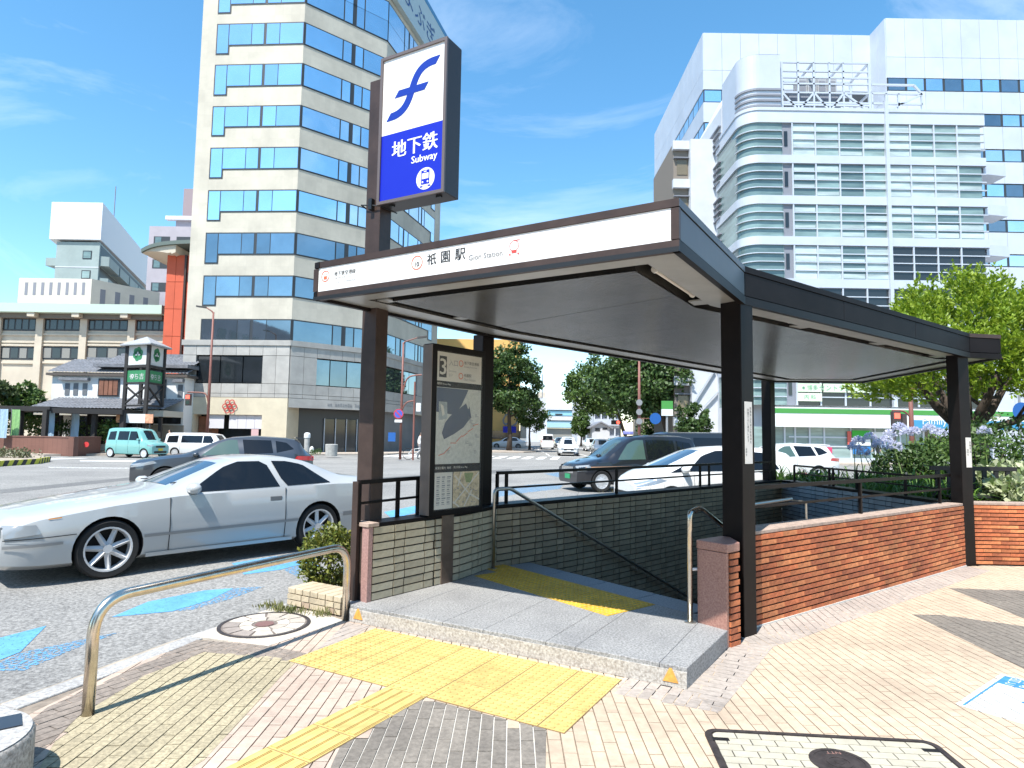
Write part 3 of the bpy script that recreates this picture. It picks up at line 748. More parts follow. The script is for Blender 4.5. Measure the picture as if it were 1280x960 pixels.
# ================================================================ sign pole
PCN = Vector((-1.225,5.74)); pw = .17
sp = thing('subway_sign_pole', 'tall bronze pole carrying the white and blue illuminated subway sign box', 'sign', (*PCN, 0))
q = [PCN-U*pw, PCN, PCN+V*.16, PCN-U*pw+V*.16]
MB().prism([T2(p) for p in q], ZW-.03, 4.83).build('pole', M_bronze, sp, bevel=.006)
mb = MB().tube([(*(PCN-U*.2+V*.08),3.62), (*(PCN-U*.2-V*.03),3.64), (*(PCN-U*.085-V*.03),3.62), (*(PCN+U*.03-V*.02),3.60), (*(PCN+U*.03+V*.2),3.60)], .007, 6)
mb.box((*(PCN-U*.085-V*.02),3.63), (.04,.05,.10), ang(U)); mb.build('cable_clamp', M_black, sp)
S0 = PCN-V*.035; SW_, SD_, z0, z1 = .74, .21, 3.60, 4.98
bx = MB().prism([T2(S0+U*.0), T2(S0+U*SW_), T2(S0+U*SW_+V*SD_), T2(S0+V*SD_)], z0, z1).build('sign_box', mat('sign_case', (.045,.038,.036), .4, metal=.3), sp, bevel=.006)
fr = MB(); u3, v3 = Vector((U.x,U.y,0)), Vector((V.x,V.y,0)); s0 = Vector((S0.x,S0.y,0))
bz = .028
for a, b, w, h in (((0,z0+bz/2),(SW_,z0+bz/2),.02,bz), ((0,z1-bz/2),(SW_,z1-bz/2),.02,bz)):
    fr.bar(s0+u3*a[0]+up3*a[1]-v3*.008, s0+u3*b[0]+up3*b[1]-v3*.008, w, h)
for x in (bz/2, SW_-bz/2): fr.box((*(S0+U*x-V*.008), (z0+z1)/2), (bz,.02,z1-z0-2*bz), ang(U))
fr.build('face_frame', mat('frame_taupe', (.17,.13,.115), .4, metal=.4), sp)
zm = z0+.64
face = MB()
def sq(mb, x0, x1, za, zb, e, mi): mb.add([s0+u3*x0+up3*za-v3*e, s0+u3*x1+up3*za-v3*e, s0+u3*x1+up3*zb-v3*e, s0+u3*x0+up3*zb-v3*e], [(0,1,2,3)], mi)
sq(face, bz, SW_-bz, zm, z1-bz, .004, 0); sq(face, bz, SW_-bz, z0+bz, zm, .004, 1)
fo_ = face.build('sign_face', [M_white, M_blue], sp)
tag(fo_, 'white upper half with blue mark, blue lower half with white lettering')
lt = MB()
fp = lambda x, z, e=.006: s0+u3*x+up3*z-v3*e
# the curved f-shaped mark: two swept strokes and a bar (x across the sign, z upwards)
def stroke(cl, w):
    k = len(cl); P = []
    for i in range(k):
        a, b = cl[max(0,i-1)], cl[min(k-1,i+1)]
        P.append([fp(cl[i][0]-w[i]*.62, cl[i][1]-w[i]*.5), fp(cl[i][0]+w[i]*.30, cl[i][1]+w[i]*.5)])
    lt.grid(P, 0)
def bez(p0, p1, p2, p3, n=14):
    return [tuple((1-t)**3*p0[i]+3*(1-t)**2*t*p1[i]+3*(1-t)*t*t*p2[i]+t**3*p3[i] for i in (0,1)) for t in [k/n for k in range(n+1)]]
zc = zm+.36
def ribbon(cl, th):
    P = []
    for i in range(len(cl)):
        a, b = Vector(cl[max(0,i-1)]), Vector(cl[min(len(cl)-1,i+1)]); t = (b-a).normalized(); n = Vector((-t.y,t.x))
        p = Vector(cl[i]); q1, q2 = p-n*th/2, p+n*th/2
        if i == 0: q1, q2 = p+Vector((-.045,-th/2)), p+Vector((.005,th/2))
        if i == len(cl)-1: q1, q2 = p+Vector((-.005,-th/2)), p+Vector((.045,th/2))
        P.append([fp(*q1), fp(*q2)])
    lt.grid(P, 0)
ribbon(bez((.12,zc-.20), (.46,zc-.20), (.26,zc+.22), (.62,zc+.205), 22), .074)
lt.add([fp(.165,zc-.035,.0066), fp(.50,zc-.035,.0066), fp(.545,zc+.030,.0066), fp(.21,zc+.030,.0066)], [(0,1,2,3)], 0)
letters(lt, '地下鉄', fp(.155,zm-.235), u3, up3, w=.50, mi=1, bold=.004)
letters(lt, 'Subway', fp(.655,zm-.345), u3, up3, h=.085, align='r', mi=1, bold=.002)
cc = fp(.535,z0+.155); disc(lt, cc, .098, u3, up3, 1, 32)
cc2 = cc-v3*.002
rectp(lt, cc2+up3*.012, .088, .125, u3, up3, 2); rectp(lt, cc2+up3*.022-v3*.001, .070, .050, u3, up3, 1)
for s_ in (-1, 1): disc(lt, cc2-v3*.001+u3*(.027*s_)-up3*.030, .009, u3, up3, 1, 10); rectp(lt, cc2+u3*(.042*s_)-up3*.068, .03, .012, u3, up3, 2)
rectp(lt, cc2-v3*.001+up3*.062, .03, .008, u3, up3, 1)
lt.build('lettering', [M_logo, M_white, M_blue], fo_)
for x in (.1, .62): MB().bar((*(S0+U*x+V*.05),z0-.008), (*(S0+U*(x+.05)+V*.05),z0-.008), .03, .015).build('bracket', M_black, sp)

# ================================================================ map board
md = Vector((.629,.777)); mn = Vector((md.y,-md.x)); MC = Vector((-.58,6.33))
m0, m1 = MC-md*.30+mn*.02, MC+md*.45+mn*.02; mt_ = .125
board = thing('map_board', 'black framed station map board on a short leg in front of the beige wall', 'map board', (*MC, ZP))
MB().prism([T2(m0), T2(m1), T2(m1-mn*mt_), T2(m0-mn*mt_)], .775, 2.41).build('cabinet', M_dark, board, bevel=.005)
MB().slab([(*(m0-md*.003),.79), (*(m0-md*.003),2.40), (*(m0-md*.003-mn*mt_),2.40), (*(m0-md*.003-mn*mt_),.79)], (-md.x*.006,-md.y*.006,0)).build('side_panel', mat('taupe_metal', (.23,.19,.165), .45, metal=.4, nscale=3, namt=.1), board)
MB().prism([T2(MC-md*.10+mn*.0), T2(MC+md*.06), T2(MC+md*.06-mn*.10), T2(MC-md*.10-mn*.10)], ZP-.01, .775).build('leg', mat('leg_bronze', (.14,.10,.075), .45, metal=.4, nscale=6, namt=.2), board, bevel=.004)
m3, n3 = Vector((md.x,md.y,0)), Vector((mn.x,mn.y,0)); mo = Vector((m0.x,m0.y,0))
BW = (m1-m0).length
mq = lambda x, z, e=.003: mo+m3*x+up3*z+n3*e
def mrect(mb, x0, x1, za, zb, mi, e=.003): mb.add([mq(x0,za,e), mq(x1,za,e), mq(x1,zb,e), mq(x0,zb,e)], [(0,1,2,3)], mi)
pan = MB()
M_paper = mat('poster_paper', (.60,.57,.49), .3, nscale=6, namt=.05); M_sea = mat('map_sea', (.035,.05,.10), .3); M_land = mat('map_land', (.50,.50,.44), .3, nscale=30, namt=.12)
M_city = mat('map_city', (.52,.42,.26), .3, nscale=22, namt=.35, detail=6); M_park = mat('map_park', (.22,.27,.10), .3, nscale=30, namt=.2)
mrect(pan, .06, BW-.06, 2.06, 2.34, 0)
mrect(pan, .06, BW-.06, 1.265, 2.00, 1)
mrect(pan, .06, .30, .84, 1.185, 0); mrect(pan, .31, BW-.06, .84, 1.185, 3)
pn_ = pan.build('poster', [M_paper, M_land, M_sea, M_city], board)
tx = MB(); E2 = .0045
mrect(tx, .085, .185, 2.095, 2.30, 0, E2); letters(tx, '3', mq(.135,2.12,.006), m3, up3, h=.155, align='c', mi=1, bold=.004)
letters(tx, '入口', mq(.215,2.215,E2), m3, up3, h=.06, mi=2); letters(tx, 'Entrance', mq(.215,2.155,E2), m3, up3, w=.10, mi=2); letters(tx, '입구', mq(.215,2.11,E2), m3, up3, h=.028, mi=2)
for z, s_, e_ in ((2.225,'地下鉄空港線','Subway Kuko Line'), (2.10,'祇園駅','Gion Station')):
    ring2(tx, mq(.385,z+.025,E2), .024, .032, m3, up3, 3)
    letters(tx, s_, mq(.43,z+.02,E2), m3, up3, h=.034, mi=0); letters(tx, e_, mq(.43,z-.015,E2), m3, up3, h=.024, mi=2)
letters(tx, '福岡市 Route Map', mq(.06,2.018,.001+E2), m3, up3, h=.026, mi=1)
letters(tx, '駅周辺案内  時刻', mq(.065,1.215,E2), m3, up3, h=.026, mi=1); letters(tx, '周辺地図 Area Map', mq(.31,1.215,E2), m3, up3, h=.026, mi=1)
# the bay, an inset and coast lines of the route map
def mpoly(pts, mi, e): tx.add([mq(x, z, e) for x, z in pts], [tuple(range(len(pts)))], mi)
mpoly([(.06,1.995),(.50,1.995),(.40,1.83),(.33,1.76),(.27,1.74),(.19,1.75),(.06,1.76)], 4, E2)
mpoly([(.37,1.80),(.42,1.83),(.47,1.86),(.50,1.80),(.52,1.83),(.55,1.72),(.50,1.68),(.44,1.62),(.30,1.55),(.17,1.50),(.14,1.56),(.18,1.66),(.24,1.72)], 4, E2)
mpoly([(.09,1.86),(.20,1.86),(.21,1.70),(.09,1.68)], 5, E2+.001); mpoly([(.11,1.84),(.15,1.82),(.17,1.74),(.14,1.72)], 1, E2+.002)
for k in range(26):
    x = .12+.5*random.random(); z = 1.30+.62*random.random()
    if x < .55 and z > 1.52 and not (x > .5): continue
    for j in range(3): mrect(tx, x, x+random.uniform(.02,.06), z-.012*j, z-.012*j+.005, 2, E2)
for k in range(7):
    a = (.10+.08*k, 1.34+.05*k+random.uniform(-.03,.03)); b = (.18+.08*k, 1.38+.05*k+random.uniform(-.03,.03))
    tx.bar(mq(a[0],a[1],E2), mq(b[0],b[1],E2), .006, .001, 3, up=n3)
for k in range(7):
    for j in range(3):
        mrect(tx, .085+.07*j, .085+.07*j+random.uniform(.03,.055), 1.135-.04*k, 1.147-.04*k, 2, E2)
        mrect(tx, .085+.07*j, .085+.07*j+.04, 1.12-.04*k, 1.126-.04*k, 2, E2)
for a, b in (((.33,1.15),(.52,.98)), ((.68,1.17),(.32,.88)), ((.58,1.0),(.47,.845)), ((.42,1.18),(.38,1.05)), ((.53,.97),(.69,.9)), ((.31,.90),(.40,.845))):
    tx.bar(mq(*a,E2), mq(*b,E2), .014, .001, 1, up=n3)
mpoly([(.46,1.17),(.60,1.17),(.56,1.07),(.49,1.08)], 6, E2+.0005)
for k in range(30):
    x, z = random.uniform(.33,.66), random.uniform(.86,1.16); mrect(tx, x, x+.018, z, z+.01, 2, E2)
tx.build('print', [M_ink, M_paper, M_greyink, M_orange, M_sea, mat('map_inset', (.30,.34,.34), .3, nscale=10, namt=.2), M_park], pn_)
MB().slab([mq(.05,.83,.009), mq(BW-.05,.83,.009), mq(BW-.05,2.35,.009), mq(.05,2.35,.009)], n3*.003).build('glass', mat('clear_glass', (.8,.85,.85), .05, alpha=.035), board)

# ================================================================ railings
def railing(name, label, A, B, posts, z0=ZW, tops=((1.125,.035),(.955,.022)), w=.04, m_=None, group=None, ends=True):
    A, B = Vector(A), Vector(B); t = thing(name, label, 'railing', (*((A+B)/2), z0), group=group)
    for z, h in tops: MB().bar((*A,z), (*B,z), w if z > 1 else .025, h).build('rail', m_ or M_dark, t)
    for s_ in posts:
        p = A.lerp(B, s_); MB().box((p.x,p.y,(z0+tops[0][0])/2-.01), (.03,.03,tops[0][0]-z0), ang(B-A)).build('baluster', m_ or M_dark, t)
    return t
railing('wall_railing', 'dark metal railing on the beige wall between the sign pole and map board', LW[0]+Vector((-.13,.02)), LW[1]+Vector((-.17,.10)), (.0,.62,.98), tops=((1.125,.035),(.945,.02)))
MB_ = MB().prism([T2(LW[0]+Vector((-.19,.03))), T2(LW[0]+Vector((-.135,-.005))), T2(LW[0]+Vector((-.115,.03))), T2(LW[0]+Vector((-.17,.065)))], ZP-.02, 1.13)
tag(MB_.build('end_post', M_bronze, None, base=(LW[0].x-.15,LW[0].y+.03,ZP-.02)), 'slim bronze upright post at the street end of the beige wall', 'post')
railing('wall_railing', 'dark metal railing along the top of the shaded street side wall', W0+bd*.1-bn*.1, W1-bn*.1-bd*.1, (.0,.02,.31,.62,.66,.97))
railing('wall_railing', 'dark metal railing on the red brick wall between the canopy posts', RA+rn*.14+rd*.06, RB_+rn*.14, (.47,.93))
railing('wall_railing', 'dark metal railing on the stairwell end wall below the agapanthus', W1-en*.12+ed*.25, EW1-en*.12-ed*.1, (.0,.30,.33,.5,.8), tops=((1.07,.03),(.93,.02)))
# stainless handrails
def bend(pts, r=.06, n=5):
    out = [Vector(pts[0])]
    for i in range(1, len(pts)-1):
        p, a, b = Vector(pts[i]), Vector(pts[i-1]), Vector(pts[i+1])
        d1, d2 = (a-p).normalized(), (b-p).normalized(); rr = min(r, (a-p).length*.45, (b-p).length*.45)
        s_, e_ = p+d1*rr, p+d2*rr
        for k in range(n+1):
            t = k/n; out.append(s_*(1-t)**2+p*2*t*(1-t)+e_*t*t)
    out.append(Vector(pts[-1])); return out
hr = thing('handrail', 'stainless steel handrail running down the stairs along the shaded wall', 'handrail', (-.12,7.27,ZP))
h0 = Vector((-.17,7.0)); hd = bd
h1 = h0+hd*.24; _e = WP(850,740,h0,h0+hd); _l = (Vector((_e.x,_e.y))-h1).length; slope = (.965-_e.z)/_l; h2 = h1+hd*5.2
MB().tube(bend([(*h0,ZP), (*h0,.965), (*h1,.965), (*h2,.965-5.2*slope)], .05), .019, 10).build('rail', M_steel2, hr, smooth=True)
for k in range(1, 4):
    p = h1+hd*(1.2*k); z = .965-1.2*k*slope
    MB().tube([(p.x,p.y,z), (p.x,p.y,z-.06), (p.x-bn.x*.10,p.y-bn.y*.10,z-.06)], .009, 8).build('bracket', M_steel2, hr)
MB().lathe([(.045,0),(.045,.008),(.02,.012)], (h0.x,h0.y,ZP), 14).build('base_flange', M_steel2, hr)
hr2 = thing('handrail', 'stainless steel handrail rising beside the pink granite pier', 'handrail', (1.40,5.12,ZP))
g0 = Vector((1.405,5.125)); g1 = g0+Vector((.13,.16)); g2 = g1+rd*3.6
MB().tube(bend([(*g0,ZP), (*g0,.965), (*g1,.99), (*g2,.99-3.6*.55)], .05), .021, 10).build('rail', M_steel, hr2, smooth=True)
MB().tube([(*g0,.53), (g0.x+.09,g0.y+.03,.53)], .012, 8).build('bracket', M_white, hr2)
MB().lathe([(.045,0),(.045,.008),(.02,.012)], (g0.x,g0.y,ZP), 14).build('base_flange', M_steel2, hr2)
hr3 = thing('handrail', 'pale inner handrail on the far side of the red brick wall', 'handrail', (2.6,6.4,.9))
a_ = RA+rn*.34+rd*.1; b_ = a_+rd*1.1
MB().tube([(*a_,.93), (*b_,.965)], .018, 8).build('rail', M_steel2, hr3)
MB().tube([(*b_,.95), (b_.x-rn.x*.15,b_.y-rn.y*.15,.95), (b_.x-rn.x*.15,b_.y-rn.y*.15,.75)], .012, 8).build('bracket', M_steel2, hr3)

# ================================================================ small things on the pavement
A, B = Vector((-2.275,3.645)), Vector((-1.35,5.50))
gr = thing('hoop_barrier', 'low stainless steel hoop barrier at the kerb in front of the coupe', 'barrier', (*((A+B)/2), 0))
MB().tube(bend([(*A,-.02), (*A,.61), (*B,.61), (*B,-.02)], .20, 9), .0315, 18).build('hoop', M_steel, gr, smooth=True)
# granite seat block, bottom left
gb = thing('granite_block', 'round granite block with a black plaque on top at the pavement corner', 'bollard', (-2.42,2.83,0))
MB().lathe([(.352,-.02),(.36,.02),(.36,.20),(.352,.215),(.34,.222),(.0005,.222)], (-2.42,2.83,0), 48).build('drum', [mat('granite_block', (.20,.185,.165), .75, nscale=50, col2=(.46,.43,.39), ramp=(.36,.64), bump=.5, bscale=60)], gb, smooth=35)
MB().lathe([(.347,.2235),(.0005,.2235)], (-2.42,2.83,0), 48).build('top_face', M_kerbgran, gb)
c_ = G(4,905,.226); MB().box((c_.x-.04,c_.y-.02,.227), (.22,.15,.006), R(38)).build('plaque', mat('plaque', (.02,.025,.035), .3), gb)
# round manhole with stone inlay
mh = thing('round_manhole_cover', 'round iron manhole cover inlaid with pale stones near the kerb', 'manhole cover', (*MHR, 0))
r0 = .325
sqd = [MHR+U*(i*.40)*1.0+V*(j*.36) for i, j in ((-1,-1),(1,-1),(1,1),(-1,1))]
sqd = [G(243,793)+Vector((0,-.05)), G(335,808), G(430,776), G(398,765), G(335,762)]
fl_ = [T2(p) for p in sqd]
MB().prism(fl_, -.012, .003).build('surround', mat('surround_stone', (.47,.42,.35), .9, nscale=20, namt=.14, bump=.2, bscale=40), mh)
MB().lathe([(r0+.028,.003),(r0+.028,.009),(r0,.009),(r0,.005)], (*MHR,0), 48).build('frame', M_iron, mh)
MB().lathe([(r0,.006),(.0005,.006)], (*MHR,0), 48).build('lid', mat('lid_grout', (.16,.13,.11), .9, nscale=30, namt=.3), mh)
lm = [mat('inlay_stone_%d' % i, c, .85, nscale=18, namt=.12, vary=.1) for i, c in enumerate([(.47,.42,.35), (.40,.35,.29), (.26,.22,.19)])]
for ring_i, (ra, rb, n) in enumerate(((.10,.19,7), (.195,.312,11))):
    for k in range(n):
        a0, a1 = 2*math.pi*(k+.06+.3*ring_i)/n, 2*math.pi*(k+.94+.3*ring_i)/n
        pts = [(MHR.x+ra*math.cos(a0+(a1-a0)*t/4), MHR.y+ra*math.sin(a0+(a1-a0)*t/4)) for t in range(5)] + [(MHR.x+rb*math.cos(a0+(a1-a0)*t/4), MHR.y+rb*math.sin(a0+(a1-a0)*t/4)) for t in range(4,-1,-1)]
        MB().prism(pts, .0, .0105, bot=False).build('inlay_stone', lm[2 if (ring_i and k in (5,6,7)) else random.choice((0,0,1))], mh)
MB().lathe([(.075,.0),(.075,.0115),(.0005,.0115)], (*MHR,0), 7).build('centre_stone', mat('centre_stone', (.17,.09,.08), .8), mh)
# rectangular manhole with tile inlay
xr = Vector((.9963,-.086)); yr = Vector((.086,.9963)); RC = Vector((1.60,3.235)); RWd, RH = 1.17, .60
rm = thing('access_cover', 'large rectangular iron access cover inlaid with cream tiles', 'manhole cover', (*RC, 0))
def rrect(w, h, r, n=6):
    pts = []
    for cx, cy, a0 in ((w/2-r,h/2-r,0), (-w/2+r,h/2-r,90), (-w/2+r,-h/2+r,180), (w/2-r,-h/2+r,270)):
        for k in range(n+1):
            a = R(a0+90*k/n); pts.append(RC+xr*(cx+r*math.cos(a))+yr*(cy+r*math.sin(a)))
    return pts
o_, i_ = rrect(RWd,RH,.075), rrect(RWd-.055,RH-.055,.055)
mb = MB(); k = len(o_)
for a in range(k): mb.prism([T2(o_[a]), T2(o_[(a+1)%k]), T2(i_[(a+1)%k]), T2(i_[a])], -.005, .0085)
mb.build('frame', M_iron, rm)
MB().prism([T2(p) for p in i_], -.005, .0045).build('lid_bed', M_iron, rm)
M_ctile = mat('cream_tile', (.41,.375,.29), .7, nscale=16, namt=.08, vary=.05)
inn = rrect(RWd-.075,RH-.075,.05); il = [((Vector(p)-RC).dot(xr), (Vector(p)-RC).dot(yr)) for p in inn]
th, tw = .0655, .122
for j in range(-5, 5):
    for i in range(-6, 6):
        x = i*tw+(j % 2)*tw/2; y = j*th
        q = clip_rect(il, x+.003, x+tw-.003, y+.003, y+th-.003)
        if len(q) < 3 or area(q) < .0008: continue
        if math.hypot(x+tw/2, y+th/2) < .06: continue
        MB().prism([T2(RC+xr*p[0]+yr*p[1]) for p in q], 0, .0085, bot=False).build('tile', M_ctile, rm)
mb = MB().lathe([(.135,.0),(.135,.0125),(.115,.0125),(.115,.0098),(.0005,.0098)], (*RC,0), 40)
mb.lathe([(.06,.0095),(.06,.0125),(.045,.0125),(.045,.0095)], (*RC,0), 28); mb.lathe([(.022,.0095),(.022,.0125),(.0005,.0125)], (*RC,0), 16)
mb.build('medallion', M_iron, rm)
mb = MB(); letters(mb, 'NTT', (*(RC+xr*.042+yr*.105),.0112), (-xr.x,-xr.y,0), (-yr.x,-yr.y,0), w=.07)
mb.build('lettering', mat('medallion_rust', (.30,.16,.13), .7), rm)
for sx in (-1, 1):
    p = RC+xr*(sx*(RWd/2-.07))+yr*(RH/2-.12)
    MB().box((p.x,p.y,.008), (.085,.035,.005), ang(xr)).build('lifting_slot', M_black, rm, bevel=.002)
# painted no-parking panel on the paving
S_o = Vector((2.655,3.965)); su = Vector((.788,.616)); sr = Vector((.616,-.788))
psn = thing('painted_pavement_sign', 'white and blue no bicycle parking sign painted on the paving', 'painted sign', (*(S_o+su*.4+sr*.4), 0))
def pq_(x, y, z): p = S_o+sr*x+su*y; return (p.x, p.y, z)
def prect(mb, x0, x1, y0, y1, z, mi): mb.add([pq_(x0,y0,z), pq_(x1,y0,z), pq_(x1,y1,z), pq_(x0,y1,z)], [(0,1,2,3)], mi)
mb = MB(); _f = [T2(pq_(*q_,0)) for q_ in ((0,0), (.95,0), (.95,.84), (0,.84))]
for _i in range(math.floor(2.4/PW), math.ceil(4.2/PW)):
    _s = (_i % 2)*PLN/2 + (.02 if _i % 3 == 0 else 0)
    for _j in range(12, 20):
        _r = clip_rect(_f, _i*PW+.0036, (_i+1)*PW-.0036, _j*PLN+_s+.0036, (_j+1)*PLN+_s-.0036)
        if len(_r) > 2 and area(_r) > .0002: mb.prism(_r, .001, .0034, bot=False)
M_pw = mat('worn_white_paint', (.56,.56,.54), .8, nscale=7, namt=.12); M_pb = mat('worn_blue_paint', (.04,.20,.42), .8, nscale=12, namt=.25)
bs = mb.build('white_field', [M_pw], psn)
mb = MB(); prect(mb, .03, .92, .62, .81, .0042, 0); prect(mb, .03, .042, .02, .62, .0042, 0)
mb.slab([pq_(.22,.36,.0042), pq_(.25,.40,.0042), pq_(.70,.26,.0042), pq_(.70,.22,.0042)], (0,0,.0003), 0)
mb.slab([pq_(.36,.05,.0042), pq_(.36,.22,.0042), pq_(.60,.18,.0042), pq_(.60,.03,.0042)], (0,0,.0003), 0)
letters(mb, '自転車', pq_(.07,.725,.0050), (sr.x,sr.y,0), (su.x,su.y,0), h=.075, mi=1)
letters(mb, 'とめないで', pq_(.07,.635,.0050), (sr.x,sr.y,0), (su.x,su.y,0), h=.070, mi=1)
mb.build('blue_print', [M_pb, M_pw], bs)
# low brick planter kerb beside the sign pole
pl = thing('brick_planter_edge', 'low beige brick planter edge at the kerb beside the hoop barrier', 'planter', (-1.7,5.9,0))
a0_, a1_ = Vector((-1.99,5.97)), Vector((-1.42,5.63)); dd = (a1_-a0_).normalized(); nn = Vector((-dd.y,dd.x))
M_pb2 = [mat('planter_brick_%d' % i, c, .8, nscale=20, namt=.15, vary=.1) for i, c in enumerate([(.46,.38,.26), (.40,.30,.21)])]
MB().prism([T2(a0_+nn*.01+dd*.01), T2(a1_+nn*.01-dd*.01), T2(a1_+nn*.26), T2(a0_+nn*.26)], -.1, .10).build('core', M_mortar, pl)
bricks(pl, a0_, a1_, 0, .102, -nn, [.2,.1], .051, .009, M_pb2, count=[0])
for k in range(7):
    p = a0_.lerp(a1_, (k+.5)/7)+nn*.135
    MB().box((p.x,p.y,.128), ((a1_-a0_).length/7-.007,.285,.05), ang(dd)).build('top_brick', M_pb2[0], pl, bevel=.006)
# ================================================================ buildings
class Pl:                                  # an upright plane through plan points A, B; boxes are placed on it from pixels or metres
    def __init__(s, A, B):
        s.A, s.B = Vector(A), Vector(B); s.d = (s.B-s.A).normalized(); s.n = Vector((s.d.y,-s.d.x)); s.L = (s.B-s.A).length
        if s.n.dot(-s.A) < 0: s.n = -s.n
        s.d3 = Vector((s.d.x,s.d.y,0)); s.n3 = Vector((s.n.x,s.n.y,0))
    def sz(s, px, py): p = WP(px, py, s.A, s.B); return ((Vector((p.x,p.y))-s.A).dot(s.d), p.z)
    def pt(s, t, z, e=0): q = s.A+s.d*t+s.n*e; return Vector((q.x,q.y,z))
    def rect(s, mb, t0, t1, z0, z1, out=.05, back=.1, mi=None):      # box from -back behind the plane to out in front
        mb.slab([s.pt(t0,z0,-back), s.pt(t1,z0,-back), s.pt(t1,z1,-back), s.pt(t0,z1,-back)], s.n3*(out+back), mi); return mb
    def box(s, name, m_, par, t0, t1, z0, z1, out=.05, back=.1, bevel=0): return s.rect(MB(), t0, t1, z0, z1, out, back).build(name, m_, par, bevel=bevel)
    def pbox(s, name, m_, par, x0, y0, x1, y1, out=.05, back=.1):
        a, b = s.sz(x0,y0), s.sz(x1,y1); return s.box(name, m_, par, min(a[0],b[0]), max(a[0],b[0]), min(a[1],b[1]), max(a[1],b[1]), out, back)
def tiled(name, col, sx, sz_, joint=.86, rough=.75, namt=.1, mort=.02):
    m_ = mat(name, col, rough, nscale=.35, namt=namt, detail=6, dirt=.10, dscale=.25)
    t = m_.node_tree; b = t.nodes['Principled BSDF']; src = b.inputs['Base Color'].links[0].from_socket
    co = t.nodes.new('ShaderNodeTexCoord'); sx_ = t.nodes.new('ShaderNodeSeparateXYZ'); cb = t.nodes.new('ShaderNodeCombineXYZ'); br = t.nodes.new('ShaderNodeTexBrick')
    ad = t.nodes.new('ShaderNodeMath'); ad.operation = 'ADD'
    lk = t.links.new
    lk(co.outputs['Object'], sx_.inputs[0]); lk(sx_.outputs[0], ad.inputs[0]); lk(sx_.outputs[1], ad.inputs[1]); lk(ad.outputs[0], cb.inputs[0]); lk(sx_.outputs[2], cb.inputs[1]); lk(cb.outputs[0], br.inputs['Vector'])
    br.offset = 0; br.inputs['Scale'].default_value = 1; br.inputs['Brick Width'].default_value = sx; br.inputs['Row Height'].default_value = sz_; br.inputs['Mortar Size'].default_value = mort
    br.inputs['Color1'].default_value = (1,1,1,1); br.inputs['Color2'].default_value = (.93,.93,.93,1); br.inputs['Mortar'].default_value = (joint,joint,joint,1)
    mu = t.nodes.new('ShaderNodeMix'); mu.data_type = 'RGBA'; mu.blend_type = 'MULTIPLY'; mu.inputs[0].default_value = 1
    lk(src, mu.inputs[6]); lk(br.outputs['Color'], mu.inputs[7]); lk(mu.outputs[2], b.inputs['Base Color'])
    return m_
M_beige = tiled('tower_tile', (.52,.475,.385), .62, 1.0, .94)
M_stone = mat('tower_stone', (.36,.345,.315), .7, nscale=1.2, namt=.1, vary=.06)
M_cream2 = mat('tower_cream', (.52,.46,.34), .8, nscale=.8, namt=.08)
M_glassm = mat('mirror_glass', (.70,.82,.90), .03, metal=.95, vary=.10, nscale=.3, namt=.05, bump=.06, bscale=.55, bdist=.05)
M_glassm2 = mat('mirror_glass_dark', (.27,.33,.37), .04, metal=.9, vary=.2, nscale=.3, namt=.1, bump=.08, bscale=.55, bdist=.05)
M_frame = mat('window_frame_dark', (.03,.035,.04), .5)
M_dglass = mat('dark_glass', (.018,.022,.025), .06, spec=.7)
M_bwhite = mat('white_cladding', (.46,.50,.56), .45, nscale=.5, namt=.05, vary=.03)
M_bwhite2 = mat('white_wall', (.52,.54,.57), .6, nscale=.6, namt=.06)
M_frost = [mat('frosted_glass_%d' % i, c, .12, spec=.6, nscale=.7, namt=.22, vary=.12, stretch=(.5,.5,3)) for i, c in enumerate([(.18,.26,.25), (.25,.335,.315), (.12,.18,.18), (.40,.47,.455)])]
M_alu = mat('white_aluminium', (.50,.53,.57), .4, metal=.2)
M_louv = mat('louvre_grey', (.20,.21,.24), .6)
M_cgreen = mat('store_green', (.06,.26,.05), .5)
M_storew = mat('store_white', (.66,.68,.66), .5, nscale=2, namt=.05)

# ---------------------------------------------------------------- beige office tower on the left
tw_ = thing('office_tower', 'tall beige tiled office tower with ribbons of sky reflecting windows and a cut corner', 'building', (-16,52,0))
Lp, C1, C2, C3 = Vector((-24.8,48.52)), Vector((-16.6,48.0)), Vector((-11.1,52.8)), Vector((-7.75,65.8))
zg, ztop = 0, 39.6
plan = [T2(Lp), T2(C1), T2(C2), T2(C3), (-16,72), (-26,66)]
e_g = 5.2                                          # ground floor height
body = MB(); body.prism(plan, 8.35, ztop); body.build('wall', M_beige, tw_)
inner = [T2(Lp+Vector((.25,.3))), T2(C1+Vector((0,.3))), T2(C2+Vector((-.25,.15))), T2(C3+Vector((-.3,0))), (-16,71.7), (-25.7,66)]
MB().prism(inner, 5.0, 8.3).build('lower_wall', M_frame, tw_)
F1, F2, F3 = Pl(Lp, C1), Pl(C1, C2), Pl(C2, C3)
rowsy = [(-48.5,-23), (-22.5,3), (29.2,54.4), (80.5,106), (132.8,157), (185,210), (238.5,263.4), (292,317), (346,370), (400.7,426)]
zr = []
for yt, yb in rowsy: zr.append((WP(371,yt,Lp,C1).z, WP(371,yb,Lp,C1).z))
